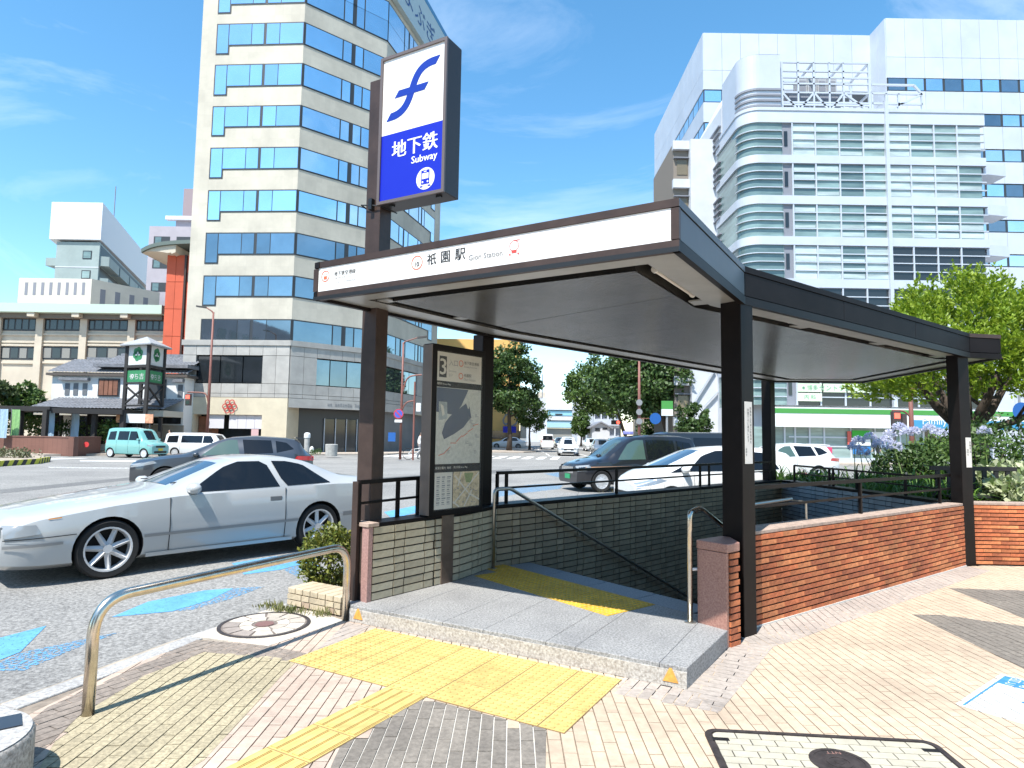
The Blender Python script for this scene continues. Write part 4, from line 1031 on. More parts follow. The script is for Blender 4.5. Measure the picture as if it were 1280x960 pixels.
for r_, (za, zb) in enumerate(zr):
    glass = M_glassm if r_ < 7 else M_glassm2  # lower rows get darker glass in place of reflected buildings opposite
    # left face with its stepped-down end pane
    x0 = F1.L*.16+.0; x1 = F1.L
    F1.box('window_band', M_frame, tw_, x0-.1, x1+.0, zb-.1, za+.1, .03, .1)
    F1.box('window_step', M_frame, tw_, x0-.1, x0+.98, zb-.78, zb-.1, .03, .1)
    F1.box('pane', glass, tw_, x0, x0+.88, zb-.68, za, .05, .05)
    xs = [x0+.92, x0+2.75, x0+3.75, x0+3.92, x0+5.0, x1-.02]
    for i in range(5):
        if i == 2: continue
        F1.box('pane', glass, tw_, xs[i]+.03, xs[i+1]-.03, zb, za, .05, .05)
    F2.box('window_band', M_frame, tw_, 0, F2.L, zb-.1, za+.1, .03, .1)
    for a, b in ((.02,.44), (.455,.55), (.60,.69), (.705,.995)): F2.box('pane', glass, tw_, F2.L*a, F2.L*b, zb, za, .05, .05)
    F3.box('window_band', M_frame, tw_, 0, F3.L*.88, zb-.1, za+.1, .03, .1)
    F3.box('window_step', M_frame, tw_, F3.L*.80, F3.L*.88, zb-.95, zb-.1, .03, .1)
    for a, b in ((.005,.24), (.255,.31), (.335,.39), (.405,.56), (.575,.61), (.635,.665), (.68,.872)): F3.box('pane', glass, tw_, F3.L*a, F3.L*b, zb, za, .05, .05)
    F3.box('pane', glass, tw_, F3.L*.81, F3.L*.872, zb-.85, zb-.02, .05, .05)
# ledge and stone base
for F_ in (F1, F2, F3):
    F_.box('ledge', M_stone, tw_, -.12, F_.L+.12, 7.95, 8.35, .18, .2)
lowz = (WP(371,455,Lp,C1).z, WP(371,480,Lp,C1).z)
for F_, holes in ((F1, (.14,.78)), (F2, (.24,1.02)), (F3, (.0,.6))):
    nc = max(3, round(F_.L/1.02)); rws = [(7.2,7.94), (lowz[1],7.18), (lowz[1]-.75,lowz[1]-.02), (4.05,lowz[1]-.77)]
    for j, (za, zb) in enumerate(rws):
        for i in range(nc):
            t0, t1 = F_.L*i/nc, F_.L*(i+1)/nc
            if j == 1 and holes[0]*F_.L < (t0+t1)/2 < holes[1]*F_.L: continue
            F_.box('stone_panel', M_stone, tw_, t0+.012, t1-.012, za+.01, zb-.0, .10, .1)
    ns = max(2, round((holes[1]-holes[0])*F_.L/1.6))
    for i in range(ns):
        t0 = F_.L*(holes[0]+(holes[1]-holes[0])*i/ns); t1 = F_.L*(holes[0]+(holes[1]-holes[0])*(i+1)/ns)
        F_.box('pane', M_dglass if F_ is F1 else M_glassm2, tw_, t0+.04, t1-.04, lowz[1]+.05, 7.10, .04, .05)
# ground floor: cream shop front on the left, dark recessed entrance on the right
zc0, zc1 = 0, 4.05
MB().prism([T2(Lp+Vector((.1,2.2))), T2(C1+Vector((-.1,2.2))), T2(C2+Vector((-1.2,1.6))), T2(C3+Vector((-2,0))), (-16,71.5), (-25.5,66)], -.1, 5.1).build('ground_core', mat('entrance_grey', (.16,.155,.15), .6, nscale=1, namt=.15), tw_)
F1.box('shop_pier', M_cream2, tw_, -.05, 1.05, 0, 4.03, .12, 2.1); F1.box('shop_pier', M_cream2, tw_, F1.L-1.9, F1.L+.0, 0, 4.03, .12, 2.1); F1.box('shop_lintel', M_cream2, tw_, 1.05, F1.L-1.9, 2.75, 4.03, .12, 2.1)
F1.box('shop_back', M_dglass, tw_, 1.05, F1.L-1.9, 0, 2.75, -1.0, 1.2)
F1.box('wood_door', mat('shop_wood', (.22,.09,.045), .7, nscale=2, namt=.2), tw_, 1.1, 2.6, 0, 2.6, -.6, .7)
M_noren = mat('noren_cloth', (.55,.53,.55), .9)
for a, b in ((2.15,3.35), (3.75,4.4), (4.42,5.05), (5.07,5.7), (5.72,6.3)): F1.box('shop_curtain', M_noren, tw_, a, b, 1.72, 2.72, -.05, .09)
F1.box('shop_curtain', mat('noren_rose', (.50,.33,.33), .9), tw_, 5.55, 6.1, .3, 1.7, .1, -.06)
c_ = F1.pt(3.85, 3.35, .2); mb = MB()
for k in range(6):
    a = math.pi*k/3; cc_ = c_+F1.d3*(.36*math.cos(a))+up3*(.36*math.sin(a)); ring2(mb, cc_, .14, .21, F1.d3, up3, 0, 16)
ring2(mb, c_, .1, .22, F1.d3, up3, 0, 16); mb.build('shop_emblem', mat('emblem_red', (.45,.05,.04), .5), tw_)
F2.box('entrance_lintel', M_stone, tw_, 0, F2.L, 3.35, 4.03, .12, .3)
F3.box('entrance_lintel', M_stone, tw_, 0, F3.L, 3.35, 4.03, .12, .3)
mb = MB()
for k in range(17):
    if k in (2, 10, 14): continue
    for q in range(2): F2.rect(mb, F2.L*.42+.21*k+.09*q, F2.L*.42+.21*k+.04+.09*q, 3.58, 3.78, .14, -.1)
    F2.rect(mb, F2.L*.42+.21*k, F2.L*.42+.21*k+.13, 3.58+.1*(k % 3), 3.61+.1*(k % 3), .14, -.1)
mb.build('worn_lettering', M_greyink, tw_)
F2.box('entrance_wall', mat('entrance_dark', (.05,.048,.045), .4), tw_, .3, F2.L-.2, 0, 3.35, -1.6, 1.8)
for k in range(3): F2.box('entrance_door', M_dglass, tw_, F2.L*(.5+.13*k), F2.L*(.5+.13*k)+.8, 0, 2.6, -1.5, 1.55)
for k in range(4): F2.box('door_frame', M_alu, tw_, F2.L*(.5+.13*k)-.06, F2.L*(.5+.13*k)-.01, 0, 2.65, -1.45, 1.55)
F3.box('side_wall', mat('grey_block', (.15,.155,.16), .7, nscale=.6, namt=.1), tw_, .5, F3.L, 0, 3.35, -.4, .6)
# roof sign
MB().prism([T2(C2+Vector((-.3,.3))), T2(C3), (-12,69), (-15,56)], ztop, ztop+.4).build('roof_step', M_stone, tw_)
F3s = Pl(C2+Vector((.25,-.4)), C3+Vector((.2,-.1)))
F3s.box('roof_sign', mat('roof_sign_pale', (.40,.47,.47), .5), tw_, .0, F3s.L, ztop-.6, ztop+3.6, .15, .3)
F3s.box('roof_sign_edge', mat('roof_sign_blue', (.06,.20,.36), .5), tw_, -.02, F3s.L+.02, ztop+3.6, ztop+4.1, .17, .32)
mb = MB(); letters(mb, 'よぶぎん', F3s.pt(F3s.L*.18,ztop+.4,.17), F3s.d3, up3, w=F3s.L*.74, h=2.0); mb.build('roof_lettering', mat('sign_navy', (.03,.08,.22), .5), tw_)
MB().prism(offset([T2(Lp), T2(C1), T2(C2), T2(C3), (-16,72), (-26,66)], -.2), ztop-.35, ztop-.02).build('parapet', M_stone, tw_)

# ---------------------------------------------------------------- white clinic building on the right
HY = 47.0
hb = thing('clinic_building', 'white clinic building with rounded glass corner and banded pale green windows', 'building', (25,50,0))
xh = lambda px: D(px, 240, HY).x
xq = lambda px: D(px, 530, HY).x
zh = lambda px, py: D(px, py, HY).z
X0, X1, X2 = xh(929), xh(978), xh(1233)
zt = zh(1090,141)
floors = [(zh(1090,y0), zh(1090,y1)) for y0, y1 in ((155.5,196), (206,246.5), (257,297.5), (308,350), (361,404), (414,457), (466,508))]
HF = Pl((X1,HY), (X2,HY))
MB().prism([(X1-.2,HY+.35), (X2-.1,HY+.35), (X2-.1,59), (X0+.4,59), (X0+.4,HY+2.6), (X0+1.6,HY+.9)], -.1, zt-.2).build('core', M_bwhite2, hb)
rc = xh(951)-X0                                                     # rounded corner
def corner_pts(r, n=10, ext=6.0): return [(X0-r+rc, HY+ext)]+[(X0+rc+r*math.cos(math.pi+(math.pi/2)*k/n), HY+rc+r*math.sin(math.pi+(math.pi/2)*k/n)) for k in range(n+1)]+[(X1, HY+rc-r)]
def band(z0, z1, out, m_, name, right=True):
    o = [p for p in corner_pts(rc+out)] + [(X2+(0 if right else 0), HY-out)]
    i = [p for p in corner_pts(rc-.3)] + [(X2, HY+.3)]
    mb = MB()
    for k in range(len(o)-1): mb.prism([o[k], o[k+1], i[k+1], i[k]], z0, z1)
    return mb.build(name, m_, hb, smooth=30)
prev = zt
for k, (za, zb) in enumerate(floors):
    band(za, prev if k else zt+.0, .12, M_bwhite, 'floor_band'); prev = zb
xs = [991,1020,1050,1080,1110,1139,1169,1198,1229]
for k, (za, zb) in enumerate(floors):
    h = za-zb
    # rounded glass
    o = corner_pts(rc); mb = MB()
    for j in range(len(o)-1): mb.add([(*o[j],zb), (*o[j+1],zb), (*o[j+1],za), (*o[j],za)], [(0,1,2,3)])
    mb.build('corner_glass', M_frost[2 if k % 2 else 0], hb, smooth=30)
    HF.box('pane', M_frost[k % 2], hb, -.02, .02+xh(978.5)-X1, zb, za, 0, .05)
    for i in range(len(xs)-1):
        xa, xb = xh(xs[i])-X1, xh(xs[i+1])-X1
        dark = (k == 3 and i >= 4) or (k == 4 and i >= 1) or k >= 5
        g = M_dglass if dark else random.choice(M_frost)
        HF.box('pane', g, hb, xa+.06, xb-.06, zb, za, .0, .05)
        HF.box('mullion', M_alu, hb, xa-.05, xa+.05, zb, za, .1, .1)
        if not dark:
            for q in range(4):                                 # blinds hanging at different heights
                if random.random() < .5:
                    zq = zb+h*q/4; HF.box('blind', M_frost[3], hb, xa+.1, xb-.1, zq+.08, zq+.08+h*random.uniform(.05,.17), .02, .03)
    HF.box('slot_window', M_louv, hb, .03, xh(990)-X1, zb, za, -.05, .3); HF.box('slot_pane', M_dglass, hb, .2, .45, zb+h*.3, zb+h*.75, .0, .1)
    for q in range(1, 4):
        z = zb+h*q/4; o = corner_pts(rc+.08); mb = MB()
        for j in range(1, len(o)-1): mb.bar((*o[j],z), (*o[j+1],z), .12, .06)
        mb.build('louvre', M_alu, hb)
        HF.box('louvre', M_alu, hb, xh(991)-X1, X2-X1, z-.035, z+.035, .09, .1)
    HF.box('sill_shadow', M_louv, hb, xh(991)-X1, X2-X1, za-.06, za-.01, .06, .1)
HF.box('down_pipe', M_alu, hb, xh(1109)-X1-.13, xh(1109)-X1+.13, 4, zt+.8, .28, .0)
band(zt, zt+.25, .18, M_bwhite, 'coping')
for k in range(7):                                             # balconies on the right flank
    zb = floors[k][1]-.35 if k < 6 else 0
    if k > 4: continue
    MB().prism([(X2,HY+.2), (X2+2.0,HY+.6), (X2+2.0,HY+2.2), (X2,HY+2.2)], zb-.75, zb+.05).build('balcony', M_bwhite, hb)
# left stair tower and side wing
tt = MB(); zt2 = zh(950,68)
o = corner_pts(rc+.02, 10, 4.5)
for k in range(len(o)-1): tt.add([(*o[k],zt+.2), (*o[k+1],zt+.2), (*o[k+1],zt2), (*o[k],zt2)], [(0,1,2,3)])
tt.prism([o[0]]+o[1:]+[(xh(977),HY+4.5)], zt2-.02, zt2)
tt.build('corner_turret', M_bwhite, hb, smooth=30)
for q in range(5):
    z = zh(950,112+6.8*q); oo = corner_pts(rc+.06); mb = MB()
    for j in range(1, len(oo)-1): mb.bar((*oo[j],z), (*oo[j+1],z), .1, .16)
    mb.build('turret_louvre', M_louv, hb)
SY = 54.0; xw = lambda px: D(px,330,SY).x
zw1 = D(880,92,SY).z
# side wing: curved top profile
prof = [(xw(926),0)]+[(xw(926)-(xw(926)-xw(893))*(1-math.cos(math.pi/2*k/8)), D(905,150,SY).z+(zw1-D(905,150,SY).z)*math.cos(math.pi/2*k/8)) for k in range(9)]+[(xw(893),0)]
MB().slab([(x,SY-2.2,z) for x, z in prof], (0,8,0)).build('side_wing', M_bwhite2, hb)
zw2 = D(875,177,SY).z
MB().prism([(xw(862),SY-.5), (xw(893),SY-.5), (xw(893),62), (xw(862),62)], -.1, zw2).build('lower_wing', M_bwhite2, hb)
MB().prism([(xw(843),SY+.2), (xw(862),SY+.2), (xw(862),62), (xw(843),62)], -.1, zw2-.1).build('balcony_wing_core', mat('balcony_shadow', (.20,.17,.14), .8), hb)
WF = Pl((xw(843),SY+.2), (xw(862),SY+.2))
for k in range(8):
    z = zw2-3.4*k
    WF.box('balcony_band', M_bwhite2, hb, -.1, WF.L, z-.75, z, .35, .1); WF.box('balcony_rail', M_louv, hb, 0, WF.L, z-1.5, z-1.42, .3, .1); WF.box('balcony_pane', mat('amber_glass', (.17,.14,.09), .15), hb, .3, WF.L-.1, z-2.9, z-1.6, .05, .1)
WF2 = Pl((xw(905),SY-2.3), (xw(926),SY-2.3))
for k in range(7):
    for q in range(4):
        z = D(905,172,SY).z-3.05*k-.55*q
        MB().bar((xw(893)-.1,SY+1.8,z), (xw(893)-.1,SY-2.1,z), .25, .1).build('wing_louvre', M_louv, hb)
for a, b in (((866,505),(893,462)), ((880,508),(908,478))):
    pa, pb = D(*a,SY-.7), D(*b,SY-.7); MB().bar(pa, pb, .12, .12).build('brace', M_alu, hb)
# rooftop frame with plant
rf = thing('rooftop_cage', 'white steel cage around grey air conditioning units on the clinic roof', 'steel cage', (xh(1030),HY+1,zt+.25))
def fbar(p, q, w=.14): MB().bar(p, q, w, w).build('frame_bar', M_alu, rf)
fx = [xh(p) for p in (983,1004,1024,1044,1062,1095)]; fz = [zt+.3, zh(1040,112), zh(1040,74)]
for yy in (HY+.5, HY+3.2):
    for x in fx[:1]+fx[1:]: fbar((x,yy,fz[0]), (x,yy,fz[2]), .16 if x in (fx[0],fx[-1]) else .12)
    for z in (fz[1], fz[2], (fz[1]+fz[2])/2, fz[1]+.7, fz[2]-.7): fbar((fx[0],yy,z), (fx[-1],yy,z), .12)
for x in (fx[0], fx[2], fx[4], fx[-1]):
    for z in fz[1:]: fbar((x,HY+.5,z), (x,HY+3.2,z))
for i in range(5): fbar((fx[i],HY+.5,fz[0] if i % 2 else fz[1]), (fx[i+1],HY+.5,fz[1] if i % 2 else fz[0]))
fbar((fx[0],HY+.5,fz[1]-.8), (fx[-1],HY+.5,fz[1]-.8)); fbar((fx[0],HY+.5,fz[0]+.5), (fx[-1],HY+.5,fz[0]+.5))
x6 = [xh(p) for p in (1098,1116,1132,1162)]; zz = zh(1130,110)
for x in x6: fbar((x,HY+.5,zt+.3), (x,HY+.5,zz-.2))
fbar((x6[0],HY+.5,zz-.2), (x6[3],HY+.5,zz-.2)); fbar((x6[0],HY+.5,zz+.5), (x6[2]+1.2,HY+.5,zz+.5)); fbar((x6[2]+1.2,HY+.5,zz+.5), (x6[3],HY+.5,zz-.2)); fbar((x6[0],HY+.5,zz-1), (x6[3],HY+.5,zz-1)); fbar((x6[1],HY+.5,zt+.4), (x6[3],HY+.5,zz-.2))
for k in range(4):
    xa = xh(1012+13*k)
    t = thing('air_conditioner', 'grey air conditioning unit inside the white steel cage on the clinic roof', 'air conditioner', (xa+.35,HY+2,fz[1]), group='rooftop air conditioners')
    MB().box((xa+.35,HY+2,fz[1]+.9), (.72,.8,1.8)).build('case', mat('ac_case', (.35,.36,.37), .6), t)
    for q in range(3): MB().box((xa+.35,HY+1.58,fz[1]+.4+.5*q), (.5,.05,.36)).build('grille', M_louv, t)
for x, yy in ((fx[1],2), (fx[3],2)):
    MB().box((x+.4,HY+yy,zt+1.3), (1.6,1.6,1.9)).build('plant_box', M_louv, rf)
# ground floor shop
zs1, zs0 = zh(1060,511), zh(1060,535)
HF.box('shop_fascia', M_storew, hb, -1.6, X2-X1+2, zs0, zs1+.02, 1.0, .2)
HF.box('shop_stripe', M_cgreen, hb, -1.6, X2-X1+2, zs1-.42, zs1-.08, 1.02, -.9)
HF.box('shop_stripe', mat('store_blue', (.05,.25,.42), .5), hb, xq(1128)-X1, X2-X1+2, zs0+.05, zs0+.62, 1.02, -.9)
mb = MB(); letters(mb, 'FamilyMart', HF.pt(xq(1142)-X1,zs0+.16,1.04), HF.d3, up3, w=3.1); mb.build('shop_lettering', M_storew, hb)
xg = [930,955,978,991,1009,1027,1060,1090,1121,1150,1180,1210,1233]
for i in range(len(xg)-1):
    xa, xb = xq(xg[i])-X1, xq(xg[i+1])-X1
    HF.box('shop_pane', M_frost[1] if i in (4,5,6) else M_dglass if i > 8 else M_frost[0], hb, xa+.06, xb-.06, .25, zs0, .3, -.25)
    HF.box('shop_mullion', M_alu, hb, xa-.06, xa+.06, 0, zs0, .38, .0)
for z in (1.1, 1.75): HF.box('shop_rail', M_alu, hb, 0, xq(1060)-X1, z-.05, z+.05, .37, -.3)
HF.box('shop_plinth', M_alu, hb, -1.5, X2-X1, -.05, .3, .42, .3)
for nm, m_, a in (('poster', mat('poster_green', (.03,.36,.02), .5), (1065,538,1088,547.5)), ('poster', M_storew, (1065,549,1088,557)), ('poster', mat('poster_blue', (.02,.16,.42), .5), (1066,558,1088,568)), ('poster', M_storew, (1092,540,1118,548)), ('poster', mat('poster_slate', (.18,.26,.36), .5), (1091,549,1120,560)), ('poster', mat('poster_pink', (.55,.05,.13), .5), (1030,559,1040,567)), ('poster', mat('poster_red', (.55,.10,.07), .5), (1059,539,1064,556))):
    PF = Pl((X1,HY-.45), (X2,HY-.45)); PF.pbox(nm, m_, hb, *a, out=.04, back=.02)
# clinic name boards on the second floor
M_board = mat('clinic_board', (.60,.68,.50), .5); M_bgreen = mat('clinic_green', (.16,.36,.22), .5)
z2a, z2b = zh(1040,480), zh(1040,490.5); z1a, z1b = zh(1040,492), zh(1040,502)
for (pa, pb, s_, za, zb) in ((996,1027.5,'※ 博多',z2a,z2b), (1028,1058,'セントラル',z2a,z2b), (1058.5,1089,'クリニック',z2a,z2b), (996,1027.5,'内 科',z1a,z1b)):
    xa, xb = xq(pa)-X1, xq(pb)-X1
    o = HF.box('name_board', M_board, hb, xa+.05, xb-.05, zb, za, .2, -.1)
    mb = MB(); letters(mb, s_, HF.pt((xa+xb)/2,zb+.12,.22), HF.d3, up3, h=(za-zb)*.62, align='c'); mb.build('lettering', M_bgreen, o)

# ---------------------------------------------------------------- tall white hospital block behind the clinic
tb = thing('white_tower_block', 'large white panel clad block with dark window strips rising behind the clinic', 'building', (34,66,0))
zT = D(1000,43,62).z
Xa, Xb, Xc = D(879,60,62).x, D(1107,40,59.3).x, 66
TCo = mat('panel_joint', (.30,.33,.38), .7)
MB().prism([(Xa+.1,62.1), (Xb+.3,62.1), (Xb+.3,59.4), (Xc,59.4), (Xc,84), (Xa+.1,84)], -.1, zT-.1).build('core', TCo, tb)
TF, TG = Pl((Xa,62), (Xb,62)), Pl((Xb,59.3), (Xc,59.3))
TL = Pl((Xa,62), (Xa,84)); TS = Pl((Xb,62), (Xb,59.3))
pz = 3.55; nz_ = int(zT//pz)
for F_, nm in ((TF,0), (TG,1), (TL,2)):
    nc = round(F_.L/1.78)
    if nm == 1:
        lv = [(zT-5.2,zT), (zT-7.9-2.5,zT-5.2)]
        y = D(1150,98,59.3).z
        lv = [(D(1150,72,59.3).z,zT), (D(1150,98,59.3).z,D(1150,72,59.3).z)]
        ws = [(D(1200,a,59.3).z, D(1200,b,59.3).z) for a, b in ((98,115), (142,158), (186,202), (229,246), (274,290), (317,333), (360,376))]
        for k, (wa, wb) in enumerate(ws):
            nxt = ws[k+1][0] if k+1 < len(ws) else 0
            lv.append((nxt, wb))
            for i in range(min(nc, 16)):
                F_.box('pane', M_glassm if (i+k) % 3 else M_glassm2, tb, F_.L*i/nc+.12, F_.L*(i+1)/nc-.12, wb+.1, wa-.1, .0, .05)
            F_.box('window_strip', M_frame, tb, 0, F_.L, wb, wa, -.02, .1)
    else:
        lv = [(zT-6.2,zT), (zT-9.8,zT-6.2)]
        ws = [(D(885,a,62).z, D(885,b,62).z) for a, b in ((112,128), (153,169), (195,211))]
        lv = [(D(885,88,62).z,zT), (ws[0][0],D(885,88,62).z)]
        for k, (wa, wb) in enumerate(ws):
            nxt = ws[k+1][0] if k+1 < len(ws) else 0
            lv.append((nxt, wb))
            F_.box('window_strip', M_frame, tb, 0, F_.L, wb, wa, -.02, .1)
            for i in range(nc if nm == 2 else 3): F_.box('pane', M_glassm, tb, F_.L*i/nc+.1, F_.L*(i+1)/nc-.1, wb+.1, wa-.1, .0, .05)
    for z0_, z1_ in lv:
        for i in range(nc if nm != 1 else min(nc,17)):
            F_.box('panel', M_bwhite, tb, F_.L*i/nc+.015, F_.L*(i+1)/nc-.015, z0_+.015, z1_-.015, .04, .1)
for a, b in ((0,1.3), (1.3,2.65)): 
    TS.box('panel', M_bwhite, tb, a+.02, b-.02, zT-8, zT, .04, .1); TS.box('panel', M_bwhite, tb, a+.02, b-.02, 10, zT-8.04, .04, .1)
# ================================================================ far left buildings
def facade_box(par, px0, px1, ytop, Y, depth, m_, name='wall', zb=-.1, ref=None):
    a, b = D(px0,ytop,Y).x, D(px1,ytop,Y).x; z = D((px0+px1)/2 if ref is None else ref, ytop, Y).z
    MB().prism([(a,Y), (b,Y), (b,Y+depth), (a,Y+depth)], zb, z).build(name, m_, par)
    return Pl((a,Y), (b,Y)), z
M_tempw = mat('temple_office_beige', (.50,.44,.35), .85, nscale=.6, namt=.08)
M_pale = mat('pale_green_roof', (.42,.52,.44), .7)
ob = thing('temple_office', 'long beige office building with dark window bays and a pale green eaves line', 'building', (-40,66,0))
P_, z = facade_box(ob, -60, 207, 392, 62, 12, M_tempw)
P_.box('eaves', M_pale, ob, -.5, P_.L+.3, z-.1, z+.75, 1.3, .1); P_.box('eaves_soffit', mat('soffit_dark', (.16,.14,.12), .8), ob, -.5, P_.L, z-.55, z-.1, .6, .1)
for pa, pb in ((3,45), (54,100), (109,160), (169,207)):
    for (ya, yb) in ((399,412), (435,448)):
        a, b = P_.sz(pa,ya), P_.sz(pb,yb)
        P_.box('window_bay', M_frame, ob, a[0]-.15, b[0]+.15, b[1]-.15, a[1]+.15, .03, .1)
        n = 5 if yb == 412 else 4
        for i in range(n): P_.box('pane', M_dglass if (i % 2 or yb == 412) else mat('curtain_glass', (.22,.21,.19), .2), ob, a[0]+(b[0]-a[0])*i/n+.08, a[0]+(b[0]-a[0])*(i+1)/n-.08, b[1], a[1], .06, .05)
    for yy in (417, 426, 430, 452): 
        a, b = P_.sz(pa,yy), P_.sz(pb,yy+3); P_.box('string_course', M_tempw, ob, a[0], b[0], b[1], a[1], .14, .1)
for px in (-3, 49.5, 104.5, 164.5): 
    a = P_.sz(px,440); P_.box('pier', M_tempw, ob, a[0]-.34, a[0]+.34, 0, z-.5, .3, .1)
    P_.box('bracket', M_tempw, ob, a[0]-.6, a[0]+.1, z-.5, z-.1, 1.2, .1)
# cream hall with slot windows
M_hall = mat('hall_cream', (.56,.53,.46), .85, nscale=.5, namt=.06)
hl = thing('slotted_hall', 'cream windowless hall with a row of narrow vertical slots below its roof', 'building', (-50,78,0))
P_, z = facade_box(hl, 24, 115, 348, 75, 10, M_hall)
for k in range(8):
    a = P_.sz(33+10.2*k,353); P_.box('slot', M_louv, hl, a[0]-.13, a[0]+.22, a[1]-1.5, a[1], .02, .1)
Q_ = Pl((D(115,348,75).x,75), (D(115,348,75).x+4.2,82))
Q_.box('side_wall', M_hall, hl, 0, Q_.L, 0, z, .0, .3)
for k in range(4): Q_.box('arched_slot', M_louv, hl, 1+1.7*k, 1.6+1.7*k, z-3, z-1.0, .03, .05)
# grey-green flats with the white top
fl2 = thing('white_topped_flats', 'grey green apartment block with balconies under a big blank white top storey', 'building', (-60,100,0))
M_flg = mat('flats_greygreen', (.27,.33,.32), .8, nscale=.4, namt=.08); M_flw = mat('flats_white', (.62,.64,.66), .6)
Y = 95; a, b = D(72,290,Y).x, D(126,290,Y).x; zt_ = D(95,254,Y).z; zm_ = D(95,300,Y).z
e = D(187,330,Y+34).x
MB().prism([(a,Y), (b,Y), (e,Y+34), (e+a-b,Y+34)], -.1, zm_-.3).build('wall', M_flg, fl2)
MB().prism([(a-.9,Y-.4), (b+.3,Y-.4), (e+.4,Y+34.4), (e+a-b-.9,Y+34.4)], zm_, zt_).build('white_top', M_flw, fl2)
P_ = Pl((a,Y), (b,Y))
for k in range(7):
    z = zm_-3.0*k-1.6
    P_.box('window', M_frame, fl2, P_.L*.62, P_.L*.83, z-1.3, z, .04, .1); P_.box('pane', M_curt if False else M_frost[k % 4], fl2, P_.L*.64, P_.L*.81, z-1.15, z-.15, .07, .05)
    P_.box('band', M_bwhite2, fl2, 0, P_.L, z-2.6, z-2.45, .04, .1)
S_ = Pl((b,Y), (e,Y+34))
for k in range(7):
    z = zm_-.6-3.3*k
    S_.box('balcony_gap', M_frame, fl2, .6, S_.L, z-1.7, z, .02, .1)
    for j in range(5): S_.box('balcony', M_flg, fl2, .2+6.9*j, 6.4+6.9*j, z-3.2, z-1.75, 1.3, .1)
    for j in range(4): MB().prism([(a-2.2,Y+1+3*j), (a+.1,Y+1+3*j), (a+.1,Y+3.4+3*j), (a-2.2,Y+3.4+3*j)], z-3.1, z-1.9).build('side_balcony', M_bwhite2 if k % 2 else M_flg, fl2) if j == 0 else None
MB().tube([(b-2,Y+6,zt_-.1), (b-2,Y+6,zt_+5)], .08, 6).build('antenna', M_louv, fl2)
# lilac flats
fl3 = thing('lilac_flats', 'lilac grey apartment block with open balconies behind the orange temple wing', 'building', (-42,92,0))
M_lil = mat('flats_lilac', (.36,.33,.36), .8, nscale=.4, namt=.07)
Y = 84; P_, z = facade_box(fl3, 187, 250, 283, Y, 12, M_lil)
P2_, z2_ = facade_box(fl3, 220, 252, 276, Y+1.5, 10, M_lil)
P2_.box('roof_slab', M_flw, fl3, -1.2, P2_.L, z2_, z2_+.5, .5, .2)
facade_box(fl3, 230, 262, 236, Y+6, 8, mat('flats_mauve', (.28,.22,.23), .8), 'lift_tower')
for k in range(7):
    zz = z-1.4-3.1*k; P_.box('balcony_opening', M_frame, fl3, P_.L*.10, P_.L*.42, zz-1.2, zz, .03, .1); P_.box('balcony_pane', M_frost[2], fl3, P_.L*.13, P_.L*.25, zz-1.1, zz-.1, .05, .05)
    P_.box('balcony_opening', M_frame, fl3, P_.L*.55, P_.L*.98, zz-1.2, zz, .03, .1); P_.box('balcony_rail', M_lil, fl3, P_.L*.5, P_.L, zz-2.6, zz-1.3, .9, .1)
# orange-red temple wing with an upswept eave
rd_ = thing('orange_temple_wing', 'tall orange red temple wing with a dark upswept eave next to the tower', 'building', (-31,61,0))
M_or = mat('temple_orange', (.50,.095,.045), .8, nscale=.5, namt=.08, vary=.04)
Y = 58.5; a, b, c = D(207,370,Y).x, D(230,370,Y).x, D(244,370,Y).x; z = D(220,319,Y).z
MB().prism([(a+.05,Y+.1), (c,Y+.1), (c,Y+9), (a+.05,Y+9)], -.1, z).build('core', mat('temple_orange_dark', (.30,.05,.03), .8), rd_)
P_ = Pl((a,Y), (c,Y)); n = 7
for i in range(n):
    for j in range(2): P_.box('wall_panel', M_or, rd_, (b-a)*j/2+.015, (b-a)*(j+1)/2-.015, z*i/n+.02, z*(i+1)/n-.02, .08, .1)
    P_.box('wall_panel', M_or, rd_, b-a+.2, c-a, z*i/n+.02, z*(i+1)/n-.02, .04, .1)
P_.box('pipe', M_bronze, rd_, b-a-.02, b-a+.16, 0, z, .2, 0)
P_.box('window', M_frame, rd_, b-a+.25, c-a, D(236,352,Y).z, D(236,341,Y).z, .06, .1)
pts = []
for k in range(10):
    t = k/9; x = a-1.75+(c-a+1.75)*t; zz = z+.35+.95*(1-t)**3*0+.3*math.sin(t*math.pi/2); pts.append((x, zz))
ev = MB(); N = 12; top = []; bot = []
for k in range(N+1):
    t = k/N; x = a-1.8+(c-a+1.8)*t; up_ = .85*max(0, 1-t*2.4)**2 if t < .42 else 0
    lift = .62*math.exp(-((t-.10)/.16)**2)*0
    zz = z+.55+.35*t**.6-.55*(1-t)**4
    top.append((x, Y-1.2, zz+.22)); bot.append((x, Y-1.2, zz-.12))
for k in range(N): ev.slab([bot[k], bot[k+1], top[k+1], top[k]], (0,11,0))
ev.build('eave', mat('eave_copper', (.10,.13,.115), .6), rd_)
sf = MB()
for k in range(N//2+2): 
    x0, _, z0_ = bot[k]; x1, _, z1_ = bot[k+1]; sf.slab([(x0,Y-1.0,z0_-.7*(k/6)), (x1,Y-1.0,z1_-.7*((k+1)/6) if k < 6 else z1_-.7), (x1,Y-1.0,z1_-.02), (x0,Y-1.0,z0_-.02)], (0,9,0))
sf.build('eave_soffit', mat('eave_cream', (.50,.45,.36), .8), rd_)

